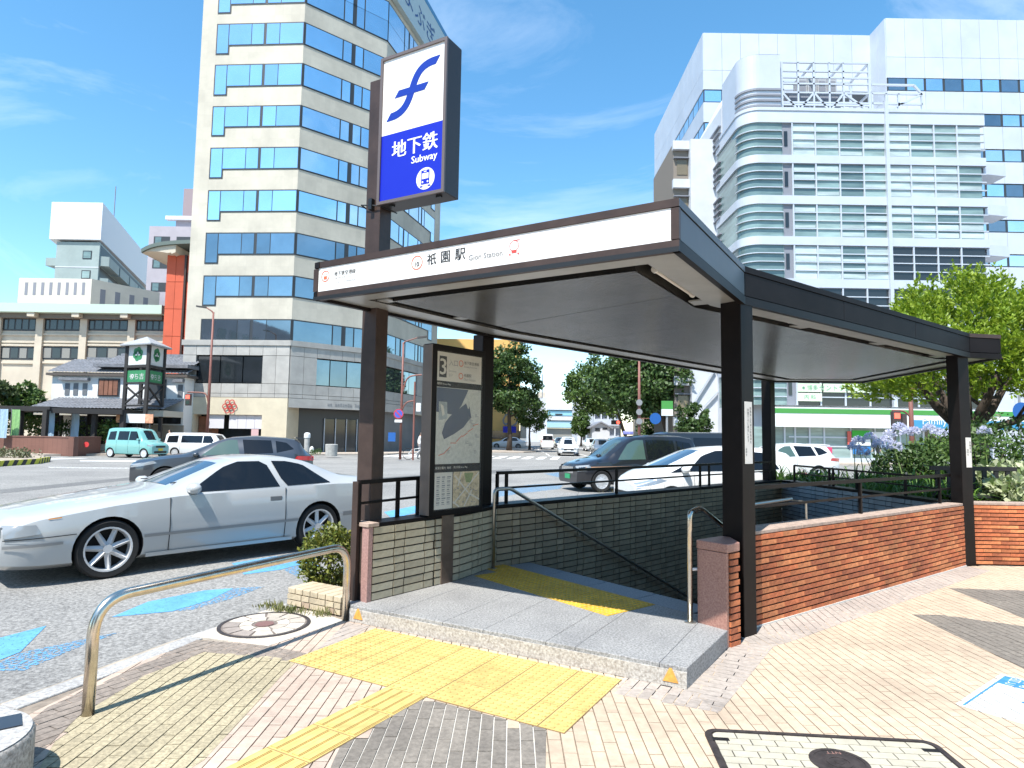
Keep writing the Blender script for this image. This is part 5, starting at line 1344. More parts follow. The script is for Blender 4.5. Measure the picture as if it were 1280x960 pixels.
# ---------------------------------------------------------------- white plastered confectioner's shop with tiled roofs
M_plas = mat('white_plaster', (.66,.66,.64), .8, nscale=.6, namt=.04); M_rtile = mat('roof_tile', (.17,.175,.19), .55, nscale=5, namt=.25)
sh = thing('plaster_shop', 'white plastered shop with grey tiled roofs and a brown shuttered window', 'building', (-27,49,0))
Y = 47; xs_ = lambda px: D(px,480,Y).x; zs_ = lambda py, px=140: D(px,py,Y).z
MB().prism([(xs_(65),Y), (xs_(231),Y), (xs_(231),Y+7), (xs_(65),Y+7)], -.1, zs_(466)).build('wall', M_plas, sh)
def tile_roof(name, x0, x1, y0, z0, y1, z1, pitch=.24, rows=7, parent=sh):
    nx = int((x1-x0)/pitch); P = []; 
    for j in range(rows*2+1):
        jj = j//2; f = (jj if j % 2 == 0 else jj+1)/rows if rows else 0
        f = min(1, (j//2 + (1 if j % 2 else 0))/rows); st = .045 if j % 2 == 0 else 0
        row = []
        for i in range(nx*4+1):
            row.append((x0+(x1-x0)*i/(nx*4), y0+(y1-y0)*f, z0+(z1-z0)*f+st+.045*abs(math.sin(math.pi*i/4))))
        P.append(row)
    return MB().grid(P).build(name, M_rtile, parent)
tile_roof('tile_roof', xs_(60), xs_(236), Y-.35, zs_(467), Y+2.6, zs_(446), rows=9)
tile_roof('upper_tile_roof', xs_(116), xs_(236), Y+.5, zs_(455), Y+2.7, zs_(440), rows=7)
MB().prism([(xs_(60),Y-.3), (xs_(236),Y-.3), (xs_(236),Y+2.7), (xs_(60),Y+2.7)], zs_(467)-.2, zs_(467)-.02).build('eave_board', mat('eave_wood', (.09,.075,.065), .8), sh)
MB().prism([(xs_(118),Y-.3), (xs_(236),Y-.3), (xs_(236),Y+2.7), (xs_(118),Y+2.7)], zs_(459), zs_(455)).build('clerestory', M_rtile, sh)
MB().bar((xs_(78),Y+2.65,zs_(445)), (xs_(236),Y+2.65,zs_(445)), .35, .3).build('ridge', M_rtile, sh); MB().bar((xs_(122),Y+2.75,zs_(439)), (xs_(236),Y+2.75,zs_(439)), .35, .3).build('ridge', M_rtile, sh)
P_ = Pl((xs_(65),Y), (xs_(231),Y))
P_.pbox('window_hood', M_rtile, sh, 77, 472, 113, 476, .35, .05)
for px in (82, 92.5, 104): P_.pbox('slit_window', mat('slit_grey', (.13,.14,.15), .5), sh, px, 479, px+4.6, 494, .04, .05)
P_.pbox('shutter_frame', M_frame, sh, 124, 473, 149, 496, .08, .05)
for k in range(4): P_.pbox('shutter_board', mat('shutter_wood', (.20,.085,.05), .7, nscale=2, namt=.2, vary=.15), sh, 125.5+5.6*k, 475, 130.6+5.6*k, 494, .12, .05)
P_.pbox('window_hood', M_rtile, sh, 219, 474, 231, 478, .35, .05); P_.pbox('slit_window', mat('slit_grey', (.13,.14,.15), .5), sh, 223, 481, 228, 497, .04, .05)
P_.pbox('shutter_frame', M_frame, sh, 186, 474, 207, 498, .08, .05)
tile_roof('lower_roof', xs_(74), xs_(232), Y-3.0, zs_(513), Y-.05, zs_(499), rows=6)
MB().prism([(xs_(80),Y-2.8), (xs_(232),Y-2.8), (xs_(232),Y-.1), (xs_(80),Y-.1)], zs_(513)-.45, zs_(513)-.03).build('lower_eave', mat('eave_pale', (.46,.43,.36), .8), sh)
P_.pbox('shop_window', M_dglass, sh, 95, 519, 190, 556, .06, .02); P_.pbox('shop_window', M_dglass, sh, 190, 517, 226, 530, .06, .02)
P_.pbox('shop_shutter', mat('shutter_tan', (.28,.25,.20), .7), sh, 184, 531, 228, 566, .12, .02)
for k, px in enumerate((100, 120, 140, 190)): P_.pbox('shop_post', M_frame, sh, px, 512, px+2.5, 566, 2.4, -2.2)

# lantern shaped sign tower in front of it
LT = Vector((D(178,540,43).x, 43)); lw_ = 2.05
la = R(33)
lt_ = thing('lantern_sign_tower', 'dark timber sign tower with white lantern panels bearing a green flower crest', 'sign tower', (*LT, 0))
zl = lambda py: D(178,py,43).z
M_tim = mat('dark_timber', (.025,.023,.022), .7)
ux_, uy_ = Vector((math.cos(la),-math.sin(la))), Vector((math.sin(la),math.cos(la)))
ux_ = Vector((.955,-.295)); uy_ = Vector((.56,.83))
hw, hd_ = .82, .86
cor = [LT-ux_*hw-uy_*hd_*.0, LT+ux_*hw*.62, LT+ux_*hw*.62+uy_*1.75, LT-ux_*hw+uy_*1.75]
cor = [Vector((D(157.5,470,43.4).x,43.4)), Vector((D(184.5,470,42.6).x,42.6)), Vector((D(204,470,44.6).x,44.6)), Vector((D(177,470,45.4).x,45.4))]
for p in cor: MB().box((p.x,p.y,zl(431)/2), (.2,.2,zl(431))).build('leg', M_tim, lt_)
cen = (cor[0]+cor[2])/2
ev_ = [cen+(p-cen)*1.42 for p in cor]
mb = MB(); mb.add([(*p,zl(430.5)) for p in ev_]+[(cen.x,cen.y,zl(418))]+[(*p,zl(430.5)-.09) for p in ev_], [(0,1,4),(1,2,4),(2,3,4),(3,0,4),(0,5,6,1),(1,6,7,2),(2,7,8,3),(3,8,5,0),(8,7,6,5)]); mb.build('roof', mat('lantern_roof', (.30,.31,.32), .6, nscale=3, namt=.15), lt_)
M_lan = mat('lantern_panel', (.55,.56,.54), .6); M_crest = mat('crest_green', (.03,.20,.08), .6)
for i in (0, 1):
    F_ = Pl(cor[i], cor[i+1]) if i == 0 else Pl(cor[1], cor[2])
    F_.box('lantern_panel', M_lan, lt_, .12, F_.L-.12, zl(456), zl(432), .0, .06); F_.box('beam', M_tim, lt_, 0, F_.L, zl(459.5), zl(456.5), .08, .08)
    F_.box('name_panel', M_crest, lt_, .12, F_.L-.12, zl(477.5), zl(463), .0, .06); F_.box('beam', M_tim, lt_, 0, F_.L, zl(480), zl(478), .08, .08); F_.box('beam', M_tim, lt_, 0, F_.L, zl(432), zl(430), .08, .08)
    mb = MB(); c_ = F_.pt(F_.L/2, zl(442.5), .012)
    for k in range(6): 
        a = math.pi*k/3+.3; disc(mb, c_+F_.d3*(.26*math.cos(a))*(1 if i == 0 else .8)+up3*(.26*math.sin(a)), .23, F_.d3, up3, 0, 12)
    disc(mb, c_, .3, F_.d3, up3, 0, 14)
    q_ = c_+F_.n3*.01
    for s2 in (-1, 0, 1): disc(mb, q_+F_.d3*(.14*s2)-up3*(.05 if s2 else -.06), .085, F_.d3, up3, 1, 8, sx=1.3 if s2 else .8, sy=.7 if s2 else 1.2)
    ring2(mb, F_.pt(F_.L/2,zl(470),.012)-F_.d3*.40, .06, .14, F_.d3, up3, 1, 12)
    letters(mb, 'もち吉', F_.pt(F_.L/2,zl(474.5),.012), F_.d3, up3, h=.42, w=F_.L*.66, align='c', mi=1)
    mb.build('crest', [M_crest, M_lan], lt_)
    for a, b in ((0,1), (1,0)): MB().bar(F_.pt(F_.L*a,zl(505),0), F_.pt(F_.L*b,zl(482),0), .1, .1).build('brace', M_tim, lt_)
    MB().bar(F_.pt(0,zl(507),0), F_.pt(F_.L,zl(507),0), .12, .12).build('beam', M_tim, lt_)
bb_ = thing('shop_banner_board', 'white banner board with orange ends below the lantern sign tower', 'sign', (*LT, 0))
P_ = Pl((xs_(146)*.9,42.2), (xs_(192)*.9,42.2)); a, b = P_.sz(146,517), P_.sz(191,529)
P_.box('board', M_storew, bb_, a[0]+.45, b[0]-.5, b[1], a[1], .05, .05); P_.box('photo', mat('photo_orange', (.55,.28,.14), .6, nscale=4, namt=.4), bb_, a[0], a[0]+.44, b[1], a[1], .05, .05); P_.box('photo', mat('photo_orange2', (.60,.30,.18), .6, nscale=4, namt=.4), bb_, b[0]-.49, b[0], b[1], a[1], .05, .05)
for t in (a[0]+.2, b[0]-.2): P_.box('leg', M_frame, bb_, t-.04, t+.04, 0, b[1], .0, .06)

# pergola, planter wall and garden of the shop
pg = thing('pergola', 'long dark timber pergola roof on square posts behind a brick planter wall', 'pergola', (-34,41,0))
Y = 40.2
xp = lambda px: D(px,537,Y).x; zp = lambda py: D(60,py,Y).z
MB().prism([(xp(-60),Y), (xp(60),Y), (xp(60),Y+3.4), (xp(-60),Y+3.4)], zp(514), zp(508)).build('roof', M_tim, pg); MB().prism([(xp(60),Y+.15), (xp(133),Y+1.5), (xp(133),Y+4), (xp(60),Y+3.4)], zp(516), zp(509.5)).build('roof', M_tim, pg)
for px, dy in ((-20,0), (20,0), (57.5,-.4), (71,2.8), (98,1.2), (131,1.5), (22,3)): MB().box((xp(px),Y+dy+.3,zp(512)/2), (.26,.26,zp(512))).build('post', M_tim, pg)
bwl = thing('brick_planter_wall', 'low brown brick planter wall in front of the timber pergola', 'planter', (-32,39.5,0))
M_bpl = tiled('planter_brick_far', (.20,.095,.07), .24, .07, .7, mort=.012)
q0, q1, q2, q3 = Vector((D(-60,540,39.6).x,39.6)), Vector((D(57,540,39.6).x,39.6)), Vector((D(93,540,38.6).x,38.6)), Vector((D(127,540,41.5).x,41.5))
for a, b in ((q0,q1), (q1,q2), (q2,q3)):
    n = Vector((-(b-a).y,(b-a).x)).normalized()*.3; MB().prism([T2(a), T2(b), T2(b+n), T2(a+n)], -.1, .98).build('wall', M_bpl, bwl)
    MB().prism([T2(a-n*.1), T2(b-n*.1), T2(b+n*1.1), T2(a+n*1.1)], .985, 1.05).build('coping', mat('brick_cap', (.17,.09,.07), .8), bwl)
mb = MB(); c_ = D(112.5,555.5,39.8); disc(mb, c_+Vector((0,-.35,0)), .17, Vector((1,0,0)), up3, 0, 10); mb.build('red_sign', mat('tag_red', (.6,.05,.05), .6), bwl)

# ================================================================ buildings down the street
M_yel = mat('orange_render', (.72,.42,.13), .8, nscale=.5, namt=.06)
yb_ = thing('orange_building', 'bright orange yellow rendered building beyond the crossing behind the street tree', 'building', (-8,88,0))
Y = 84; P_, z = facade_box(yb_, 540, 651, 424, Y, 14, M_yel)
P_.pbox('cornice', mat('orange_band', (.55,.28,.06), .8), yb_, 540, 500, 651, 504, .3, .1)
for (x, y) in ((600,470), (620,470), (636,480), (638,508), (605,508), (580,470), (580,508)): P_.pbox('window', M_frame, yb_, x, y, x+5.5, y+6, .05, .1)
mb = MB(); c_ = D(638,526,Y-.2); letters(mb, 'の', c_-up3*.8, Vector((1,0,0)), up3, h=1.9, align='c'); mb.build('wall_mark', M_greyink, yb_)
P_.pbox('side_panel', mat('pale_render', (.50,.47,.40), .8), yb_, 651, 505, 658, 548, -.5, 3)
P_.pbox('shop_awning', M_blue, yb_, 629, 533, 645, 541, 1.2, .1); P_.pbox('shop_front', M_dglass, yb_, 605, 538, 650, 549, .1, .1)
rb_ = thing('rooftop_block', 'pale apartment block with a rooftop mast beyond the orange building', 'building', (2,165,0))
Y = 165; P_, z = facade_box(rb_, 660, 684, 497, Y, 12, M_bwhite2); facade_box(rb_, 672, 682, 490, Y+2, 8, M_tempw, 'stair_head'); MB().tube([(D(678,490,Y).x,Y,z), (D(678,490,Y).x,Y,z+6)], .12, 6).build('mast', M_louv, rb_)
fb_ = thing('blue_bridge', 'pale blue and white elevated building spanning the end of the street', 'building', (14,190,0))
Y = 190
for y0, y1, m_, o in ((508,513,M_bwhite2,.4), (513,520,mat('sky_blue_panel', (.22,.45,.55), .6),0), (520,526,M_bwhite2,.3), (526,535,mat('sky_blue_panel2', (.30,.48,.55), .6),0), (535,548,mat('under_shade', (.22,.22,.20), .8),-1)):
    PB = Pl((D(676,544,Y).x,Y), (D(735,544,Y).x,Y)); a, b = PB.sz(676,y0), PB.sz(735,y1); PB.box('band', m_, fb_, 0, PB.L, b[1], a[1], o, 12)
PB.pbox('window', M_frame, fb_, 694, 517, 703, 519, .1, .1)
wa = thing('white_apartments', 'white apartment block with small dark windows far down the street', 'building', (22,140,0))
Y = 135; P_, z = facade_box(wa, 722, 744, 490, Y, 12, M_bwhite2); P2_, z2 = facade_box(wa, 741, 758, 492, Y-3, 12, M_bwhite); 
for F_, n in ((P_,2), (P2_,1)):
    for k in range(6):
        for j in range(n): F_.box('window', M_frame, wa, F_.L*(.3+.45*j), F_.L*(.3+.45*j)+1.1, z-2.2-2.6*k, z-1.2-2.6*k, .05, .1)
gb_ = thing('balcony_offices', 'grey white office block with long balconies behind the street trees', 'building', (20,118,0))
Y = 118; P_, z = facade_box(gb_, 742, 776, 488, Y, 12, M_bwhite2)
for k in range(5):
    P_.box('balcony_shade', M_louv, gb_, .3, P_.L-.3, z-2.2-3*k, z-.9-3*k, .05, .1); P_.box('balcony', M_bwhite, gb_, 0, P_.L, z-3.4-3*k, z-2.3-3*k, .9, .1)
    for j in range(4): P_.box('divider', M_bwhite2, gb_, P_.L*j/4, P_.L*j/4+.2, z-2.3-3*k, z-.9-3*k, .6, .1)
hs_ = thing('gabled_house', 'small white house with a low gabled roof beside the far traffic', 'house', (18,100,0))
Y = 100; a, b = D(740,544,Y).x, D(762,544,Y).x; zr_, ze = D(750,527.5,Y).z, D(750,534,Y).z
MB().slab([(a,Y,-.1), (b,Y,-.1), (b,Y,ze), ((a+b)/2,Y,zr_-.15), (a,Y,ze)], (0,7,0)).build('wall', M_bwhite2, hs_)
for s_, e_ in ((a-.5,(a+b)/2), (b+.5,(a+b)/2)): MB().slab([(s_,Y-.4,ze-.25), (e_,Y-.4,zr_-.1), (e_,Y-.4,zr_+.12), (s_,Y-.4,ze-.05)], (0,8,0)).build('roof', M_louv, hs_)
P_ = Pl((a,Y), (b,Y)); P_.pbox('window', M_frame, hs_, 744, 535, 750, 539, .05, .1); P_.pbox('window', M_frame, hs_, 753, 534.5, 759, 537, .05, .1)
rs_ = thing('beige_side_building', 'beige and grey building with bay windows standing left of the clinic wing', 'building', (17,70,0))
Y = 68; P_, z = facade_box(rs_, 822, 846, 440, Y, 14, M_tempw)
for k in range(5):
    P_.box('window', mat('amber_glass', (.17,.14,.09), .15), rs_, P_.L*.35, P_.L*.85, z-2.6-3.1*k, z-.9-3.1*k, .05, .1); P_.box('ledge', M_bwhite2, rs_, 0, P_.L, z-3.2-3.1*k, z-2.8-3.1*k, .4, .1)
# unseen blocks around the camera, added to be reflected in windows and car paint
for (nm, lab, X, Y, w, d, h, m_) in (('corner_block', 'plain grey office block standing behind the photographer across the side street', -18,-34,22,14,17,M_tempw), ('corner_block', 'long pale apartment block standing behind the photographer beyond the pavement', 16,-40,26,14,21,M_bwhite2), ('corner_block', 'dark brown tiled block at the far side of the avenue out of view', -52,2,16,24,18,M_lil)):
    t = thing(nm, lab, 'building', (X,Y,0))
    MB().box((X,Y,h/2-.05), (w,d,h)).build('wall', m_, t)
    P_ = Pl((X-w/2,Y+d/2), (X+w/2,Y+d/2)) if Y < 0 else Pl((X+w/2,Y-d/2), (X+w/2,Y+d/2))
    for k in range(int(h/3.2)):
        for j in range(int(P_.L/3)): P_.box('window', M_dglass, t, 3*j+.5, 3*j+2.5, 3.2*k+1, 3.2*k+2.5, .05, .1)
# far pavements
fp1 = MB().prism([(-120,39.0), (D(57,540,38.4).x,38.4), (D(120,540,40).x,40.5), (-21.5,42.5), (-16.8,44.5), (-9.5,50.2), (-5.4,60), (1.2,62), (2.5,65), (2.5,300), (-120,300)], -.2, 0).build('far_pavement_left', mat('far_paving', (.40,.34,.28), .9, nscale=3, namt=.12)); struct(fp1)
fp2 = MB().prism([(13.2,300), (13.2,60), (13.5,49), (16.5,43.6), (120,43.6), (120,300)], -.2, 0).build('far_pavement_right', mat('far_paving', (.40,.34,.28), .9)); struct(fp2)
# ================================================================ vehicles
def interp(tab, x):
    if x <= tab[0][0]: return tab[0][1]
    for (a, u), (b, v) in zip(tab, tab[1:]):
        if x <= b:
            t = (x-a)/(b-a); return u+(v-u)*t
    return tab[-1][1]
def smooth_tab(tab, k=.06):                     # soften the corners of a polyline
    tab = sorted(tab)
    return lambda x: sum(interp(tab, x+k*d)*w for d, w in ((-1,.15),(-.5,.22),(0,.26),(.5,.22),(1,.15)))
M_tyre = mat('tyre_rubber', (.012,.012,.012), .85); M_well = mat('wheel_well', (.006,.006,.006), .95)
M_cgl = mat('car_glass', (.007,.009,.012), .04, spec=.45); M_trim = mat('car_trim_black', (.012,.012,.013), .45)
M_alloy = mat('alloy_silver', (.60,.60,.60), .35, metal=.35); M_lamp = mat('head_lamp', (.24,.26,.27), .08, spec=.9); M_tail = mat('tail_lamp', (.42,.012,.015), .15, spec=.8)
M_amber = mat('indicator_amber', (.6,.22,.02), .2); M_plate = mat('number_plate', (.68,.68,.66), .5); M_chrome = mat('chrome', (.7,.7,.7), .12, metal=1)
def paint(name, col, metal=0., rough=.28): return mat('paint_'+name, col, rough, metal=metal, coat=.8, spec=.5)
class Car:
    def __init__(c, L, wb, W, xf, top, belt, edge, we, r=.315, zs=.20, crown=.05, wmid=1.0, wbelt=.965, nose=.80, tail=.84, nl=.5, tl=.45, track=None, zmid=.55, front_z=.26, tail_z=.30):
        c.L, c.wb, c.W, c.r, c.xf, c.xr = L, wb, W, r, xf, xf-L
        c.top, c.belt, c.we_t = smooth_tab(top), smooth_tab(belt), smooth_tab(we)
        c.crown, c.zs0, c.nose, c.tail, c.nl, c.tl, c.zmid0 = crown, zs, nose, tail, nl, tl, zmid
        c.wmid, c.wbelt, c.front_z, c.tail_z = wmid, wbelt, front_z, tail_z
        c.track = track or W-.22
    def pf(c, x):                                # plan narrowing at the ends
        f = 1
        if x > c.xf-c.nl: t = (x-(c.xf-c.nl))/c.nl; f = 1-(1-c.nose)*t**2.6
        if x < c.xr+c.tl: t = ((c.xr+c.tl)-x)/c.tl; f = min(f, 1-(1-c.tail)*t**2.6)
        return f
    def sec(c, x):
        f = c.pf(x); h = c.W/2; zt, zb = c.top(x), c.belt(x); ze = max(zt-c.crown, zb-.0)
        zs = c.zs0
        if x > c.xf-.6: zs += (c.front_z-c.zs0)*((x-c.xf+.6)/.6)**2
        if x < c.xr+.6: zs += (c.tail_z-c.zs0)*((c.xr+.6-x)/.6)**2
        zb = min(zb, zt-.02); ze = max(zt-c.crown, zb+.005)
        return dict(zs=zs, ws=h*f*.95, zm=min(c.zmid0, zb-.05), wm=h*f*c.wmid, zb=zb, wb=h*f*c.wbelt, ze=ze, we=min(c.we_t(x)*f, h*f*c.wbelt-.01), zt=zt)
    def yside(c, x, z):
        s = c.sec(x)
        if z >= s['zb']: t = min(1, (z-s['zb'])/max(.01, s['ze']-s['zb'])); return s['wb']+(s['we']-s['wb'])*t
        if z >= s['zm']: t = (z-s['zm'])/max(.01, s['zb']-s['zm']); return s['wm']+(s['wb']-s['wm'])*t
        t = (z-s['zs'])/max(.01, s['zm']-s['zs']); return s['ws']+(s['wm']-s['ws'])*max(0, t)**.6
    def ztop(c, x, y): s = c.sec(x); return s['zt']-(s['zt']-s['ze'])*min(1, abs(y)/s['we'])**2
    def body(c, m_, parent):
        xs = []
        n = 56
        for k in range(n+1):
            t = k/n; t = .5-.5*math.cos(math.pi*t); xs.append(c.xr+c.L*(.55*t+.45*k/n))
        rings = []
        for x in xs:
            s = c.sec(x)
            half = [(0,s['zs']), (s['ws']*.88,s['zs']), (s['ws'],s['zs']+.05), ((s['ws']+s['wm']*3)/4, s['zs']*.45+s['zm']*.55), (s['wm'],s['zm']), (s['wm']*.55+s['wb']*.45+.006, s['zm']*.5+s['zb']*.5), (s['wb'],s['zb']),
                    ((s['wb']+s['we'])/2+.004*(s['ze']-s['zb']), (s['zb']+s['ze'])/2), (s['we'],s['ze']), (s['we']*.93, s['zt']-(s['zt']-s['ze'])*.55), (s['we']*.6, s['zt']-(s['zt']-s['ze'])*.2), (0,s['zt'])]
            rings.append([(x,y,z) for y, z in half]+[(x,-y,z) for y, z in half[-2:0:-1]])
        k = len(rings[0]); mb = MB(); vs = [p for r in rings for p in r]
        fs = [(i*k+j, i*k+(j+1)%k, (i+1)*k+(j+1)%k, (i+1)*k+j) for i in range(len(rings)-1) for j in range(k)]
        fs += [tuple(range(k-1,-1,-1)), tuple(range((len(rings)-1)*k, len(rings)*k))]
        mb.add(vs, fs)
        ob = mb.build('body', [m_, M_well], parent, smooth=32, local=True, recalc=True)
        cut = MB()
        for sx in (-1, 1):
            for sy in (-1, 1):
                y0, y1 = sorted((sy*(c.W/2-.33), sy*(c.W/2+.2)))
                cut.lathe([(.0005,y0),(c.r*1.10,y0),(c.r*1.10,y1),(.0005,y1)], (sx*c.wb/2,0,c.r*1.02), 30, axis='y')
        me = cut.mesh('cut', [M_well, M_well], recalc=True); co = bpy.data.objects.new('cut', me); COL.objects.link(co)
        me.polygons.foreach_set('material_index', [1]*len(me.polygons))
        md = ob.modifiers.new('b', 'BOOLEAN'); md.object = co; md.operation = 'DIFFERENCE'; md.solver = 'EXACT'
        co.matrix_world = Matrix.Identity(4); ob_par = ob.parent; ob.parent = None
        bpy.context.view_layer.update()
        dg = bpy.context.evaluated_depsgraph_get(); nm = bpy.data.meshes.new_from_object(ob.evaluated_get(dg))
        ob.modifiers.clear(); old = ob.data; nm.name = 'body'; ob.data = nm; ob.parent = ob_par
        bpy.data.objects.remove(co); bpy.data.meshes.remove(old)
        return ob
    def side(c, name, poly, m_, parent, off=.009, n=12, sides=(1,-1), rows=4):
        xs = [p[0] for p in poly]; x0, x1 = min(xs), max(xs); out = []
        for sd in sides:
            P = []
            for i in range(n+1):
                x = x0+(x1-x0)*(i/n*.998+.001); zz = []
                for a, b in zip(poly, poly[1:]+poly[:1]):
                    if (a[0]-x)*(b[0]-x) <= 0 and a[0] != b[0]: t = (x-a[0])/(b[0]-a[0]); zz.append(a[1]+(b[1]-a[1])*t)
                lo, hi = min(zz), max(zz)
                P.append([(x, sd*(c.yside(x, lo+(hi-lo)*j/rows)+off), lo+(hi-lo)*j/rows) for j in range(rows+1)])
            out.append(MB().grid(P, flip=sd > 0).build(name, m_, parent, smooth=True, local=True))
        return out
    def over(c, name, x0, x1, f0, f1, m_, parent, off=.006, n=8, ny=10):
        P = []
        for i in range(n+1):
            x = x0+(x1-x0)*i/n; f = f0+(f1-f0)*i/n; w = c.sec(x)['we']*f
            P.append([(x, -w+2*w*j/ny, c.ztop(x, -w+2*w*j/ny)+off) for j in range(ny+1)])
        return MB().grid(P, flip=x1 < x0).build(name, m_, parent, smooth=True, local=True)
    def front(c, name, y0, y1, z0, z1, m_, parent, x=None, d=.012, mirror=False):
        x = c.xf if x is None else x; sgn = 1 if x > 0 else -1
        rs = []
        for s in ((1,-1) if mirror else (1,)):
            rs.append(MB().box((x+sgn*(d/2-.003), s*(y0+y1)/2, (z0+z1)/2), (d+.006, abs(y1-y0), z1-z0)).build(name, m_, parent, local=True))
        return rs
    def wheels(c, parent, spokes=7, rim=None, tw=.2, hub=None, style='spoke', rr=.70):
        r = c.r; rim = rim or M_alloy
        ty = MB().lathe([(r*rr,-tw*.45),(r*.93,-tw*.5),(r*.985,-tw*.40),(r,-tw*.25),(r,tw*.25),(r*.985,tw*.40),(r*.93,tw*.5),(r*rr,tw*.45)], (0,0,0), 36, axis='y').mesh('wheel', M_tyre, smooth=35)
        rm = MB(); R_ = r*rr
        rm.lathe([(R_*1.02,-tw*.40),(R_*1.03,-tw*.47),(R_*.95,-tw*.46),(R_*.90,-tw*.2),(R_*.9,tw*.4)], (0,0,0), 36, axis='y')
        rm.lathe([(R_*.22,-tw*.34),(R_*.20,-tw*.38),(.0005,-tw*.38)], (0,0,0), 18, axis='y')
        bk = MB().lathe([(R_*.93,-tw*.05),(.0005,-tw*.02)], (0,0,0), 24, axis='y').mesh('brake', M_well)
        if style == 'spoke':
            for k in range(spokes):
                a = 2*math.pi*k/spokes+.3; d = Vector((math.cos(a),0,math.sin(a))); t = Vector((-d.z,0,d.x))
                p0, p1 = d*R_*.14, d*R_*.97; w0, w1 = R_*.15, R_*.115
                f = Vector((0,-tw*.37,0)); g = Vector((0,-tw*.43,0)); b_ = Vector((0,-tw*.22,0))
                rm.add([p0-t*w0+b_, p0+t*w0+b_, p0+f, p1-t*w1+b_, p1+t*w1+b_, p1+g*.98], [(0,3,5,2),(2,5,4,1),(0,1,4,3)][:2])
        else:
            rm.lathe([(R_*.97,-tw*.42),(R_*.7,-tw*.36),(R_*.5,-tw*.44),(.0005,-tw*.46)], (0,0,0), 24, axis='y')
            for k in range(10):
                a = 2*math.pi*k/10; rm.box((math.cos(a)*R_*.74,-tw*.40,math.sin(a)*R_*.74), (.05,.02,.05), 0)
        rme = rm.mesh('rim', rim, smooth=30)
        for sx in (1,-1):
            for sy in (1,-1):
                w = bpy.data.objects.new('wheel', ty); COL.objects.link(w); w.parent = parent; w.location = (sx*c.wb/2, sy*(c.W/2-tw*.5-.012), r); w.rotation_euler = (0, random.uniform(0,1), math.pi if sy > 0 else 0)
                for nm_, me_ in (('rim', rme), ('brake_disc', bk)):
                    q = bpy.data.objects.new(nm_, me_); COL.objects.link(q); q.parent = w
    def mirrors(c, parent, x, z, m_, s=1.0):
        for sd in (1,-1):
            y = sd*(c.yside(x,z)+.10*s)
            mb = MB().lathe([(.0005,.0),(.045*s,.004),(.062*s,.03),(.058*s,.10),(.035*s,.13),(.0005,.135)], (x-.045,y,z), 12, axis='x')
            mb.v = [(v[0], y+(v[1]-y)*1.75, v[2]) for v in mb.v]
            o = mb.build('mirror', m_, parent, smooth=True, local=True)
            MB().bar((x,sd*(c.yside(x,z-.06)-.01),z-.05), (x,y,z-.03), .05, .03).build('mirror_arm', M_trim, o, local=True)
    def seam(c, parent, x, z0, z1, sides=(1,-1)):
        for sd in sides:
            mb = MB(); n = 6
            for i in range(n):
                a, b = z0+(z1-z0)*i/n, z0+(z1-z0)*(i+1)/n
                mb.bar((x,sd*(c.yside(x,a)+.005),a), (x,sd*(c.yside(x,b)+.005),b), .008, .006)
            mb.build('door_seam', M_trim, parent, local=True)
ZR = -.12
def place(t, x, y, deg): t.location = (x, y, ZR); t.rotation_euler = (0, 0, R(deg)); return t

# ---------------------------------------------------------------- white two-door coupe
pw_ = paint('pearl_silver', (.40,.41,.405))
t = thing('coupe', 'white two door coupe with seven spoke alloy wheels parked at the kerb', 'car')
c = Car(4.68, 2.67, 1.73, 2.29, top=[(2.29,.66),(2.22,.735),(1.6,.84),(.72,.955),(.60,.98),(.30,1.10),(-.10,1.26),(-.30,1.315),(-.62,1.34),(-1.0,1.32),(-1.25,1.27),(-1.72,1.08),(-1.86,1.04),(-2.2,1.01),(-2.39,.95)],
        belt=[(2.29,.60),(2.0,.70),(1.3,.80),(.6,.87),(-.5,.895),(-1.6,.92),(-2.39,.90)], edge=None, we=[(2.29,.74),(1.4,.755),(.75,.745),(.55,.70),(-.1,.575),(-.6,.555),(-1.1,.565),(-1.6,.62),(-1.9,.72),(-2.39,.74)], r=.325, zs=.17, crown=.045, nose=.86, tail=.86, front_z=.20, tail_z=.28, zmid=.52)
c.body(pw_, t); c.wheels(t, 7, rr=.74, tw=.21)
c.over('windscreen', .60, -.06, .93, .93, mat('car_glass_blue', (.03,.055,.09), .05, spec=1.0), t); c.over('rear_window', -1.22, -1.74, .90, .84, M_cgl, t)  # blue in the windscreen glass stands in for reflected sky
c.side('side_window', [(.47,.905),(-.72,.925),(-.60,1.262),(-.22,1.262),(-.02,1.195)], M_cgl, t)
c.side('quarter_window', [(-.80,.928),(-1.52,.945),(-1.16,1.205),(-.92,1.255),(-.70,1.262)], M_cgl, t)
c.side('side_moulding', [(.98,.42),(-1.0,.44),(-1.0,.475),(.98,.455)], mat('moulding_grey', (.23,.23,.225), .5), t, off=.008)
c.side('side_moulding', [(-1.72,.45),(-2.3,.46),(-2.3,.52),(-1.72,.51)], mat('moulding_grey', (.23,.23,.225), .5), t, off=.008)
c.side('sill_skirt', [(.95,.19),(-.92,.19),(-.92,.235),(.95,.235)], pw_, t, off=.012)
for x in (.70, -.80): c.seam(t, x, .24, c.belt(x))
for sd in (1,-1):
    o = MB().box((-.66, sd*(c.yside(-.66,.77)+.004), .765), (.17,.012,.065)).build('door_handle', mat('handle_grey', (.16,.16,.16), .4), t, local=True, bevel=.006)
c.side('indicator', [(1.92,.70),(1.80,.71),(1.80,.722),(1.92,.712)], M_amber, t, off=.007, n=3)
c.mirrors(t, .42, .955, pw_, 1.1)
c.side('head_lamp', [(2.285,.525),(1.98,.56),(2.02,.655),(2.285,.655)], M_lamp, t, off=.018, n=20)
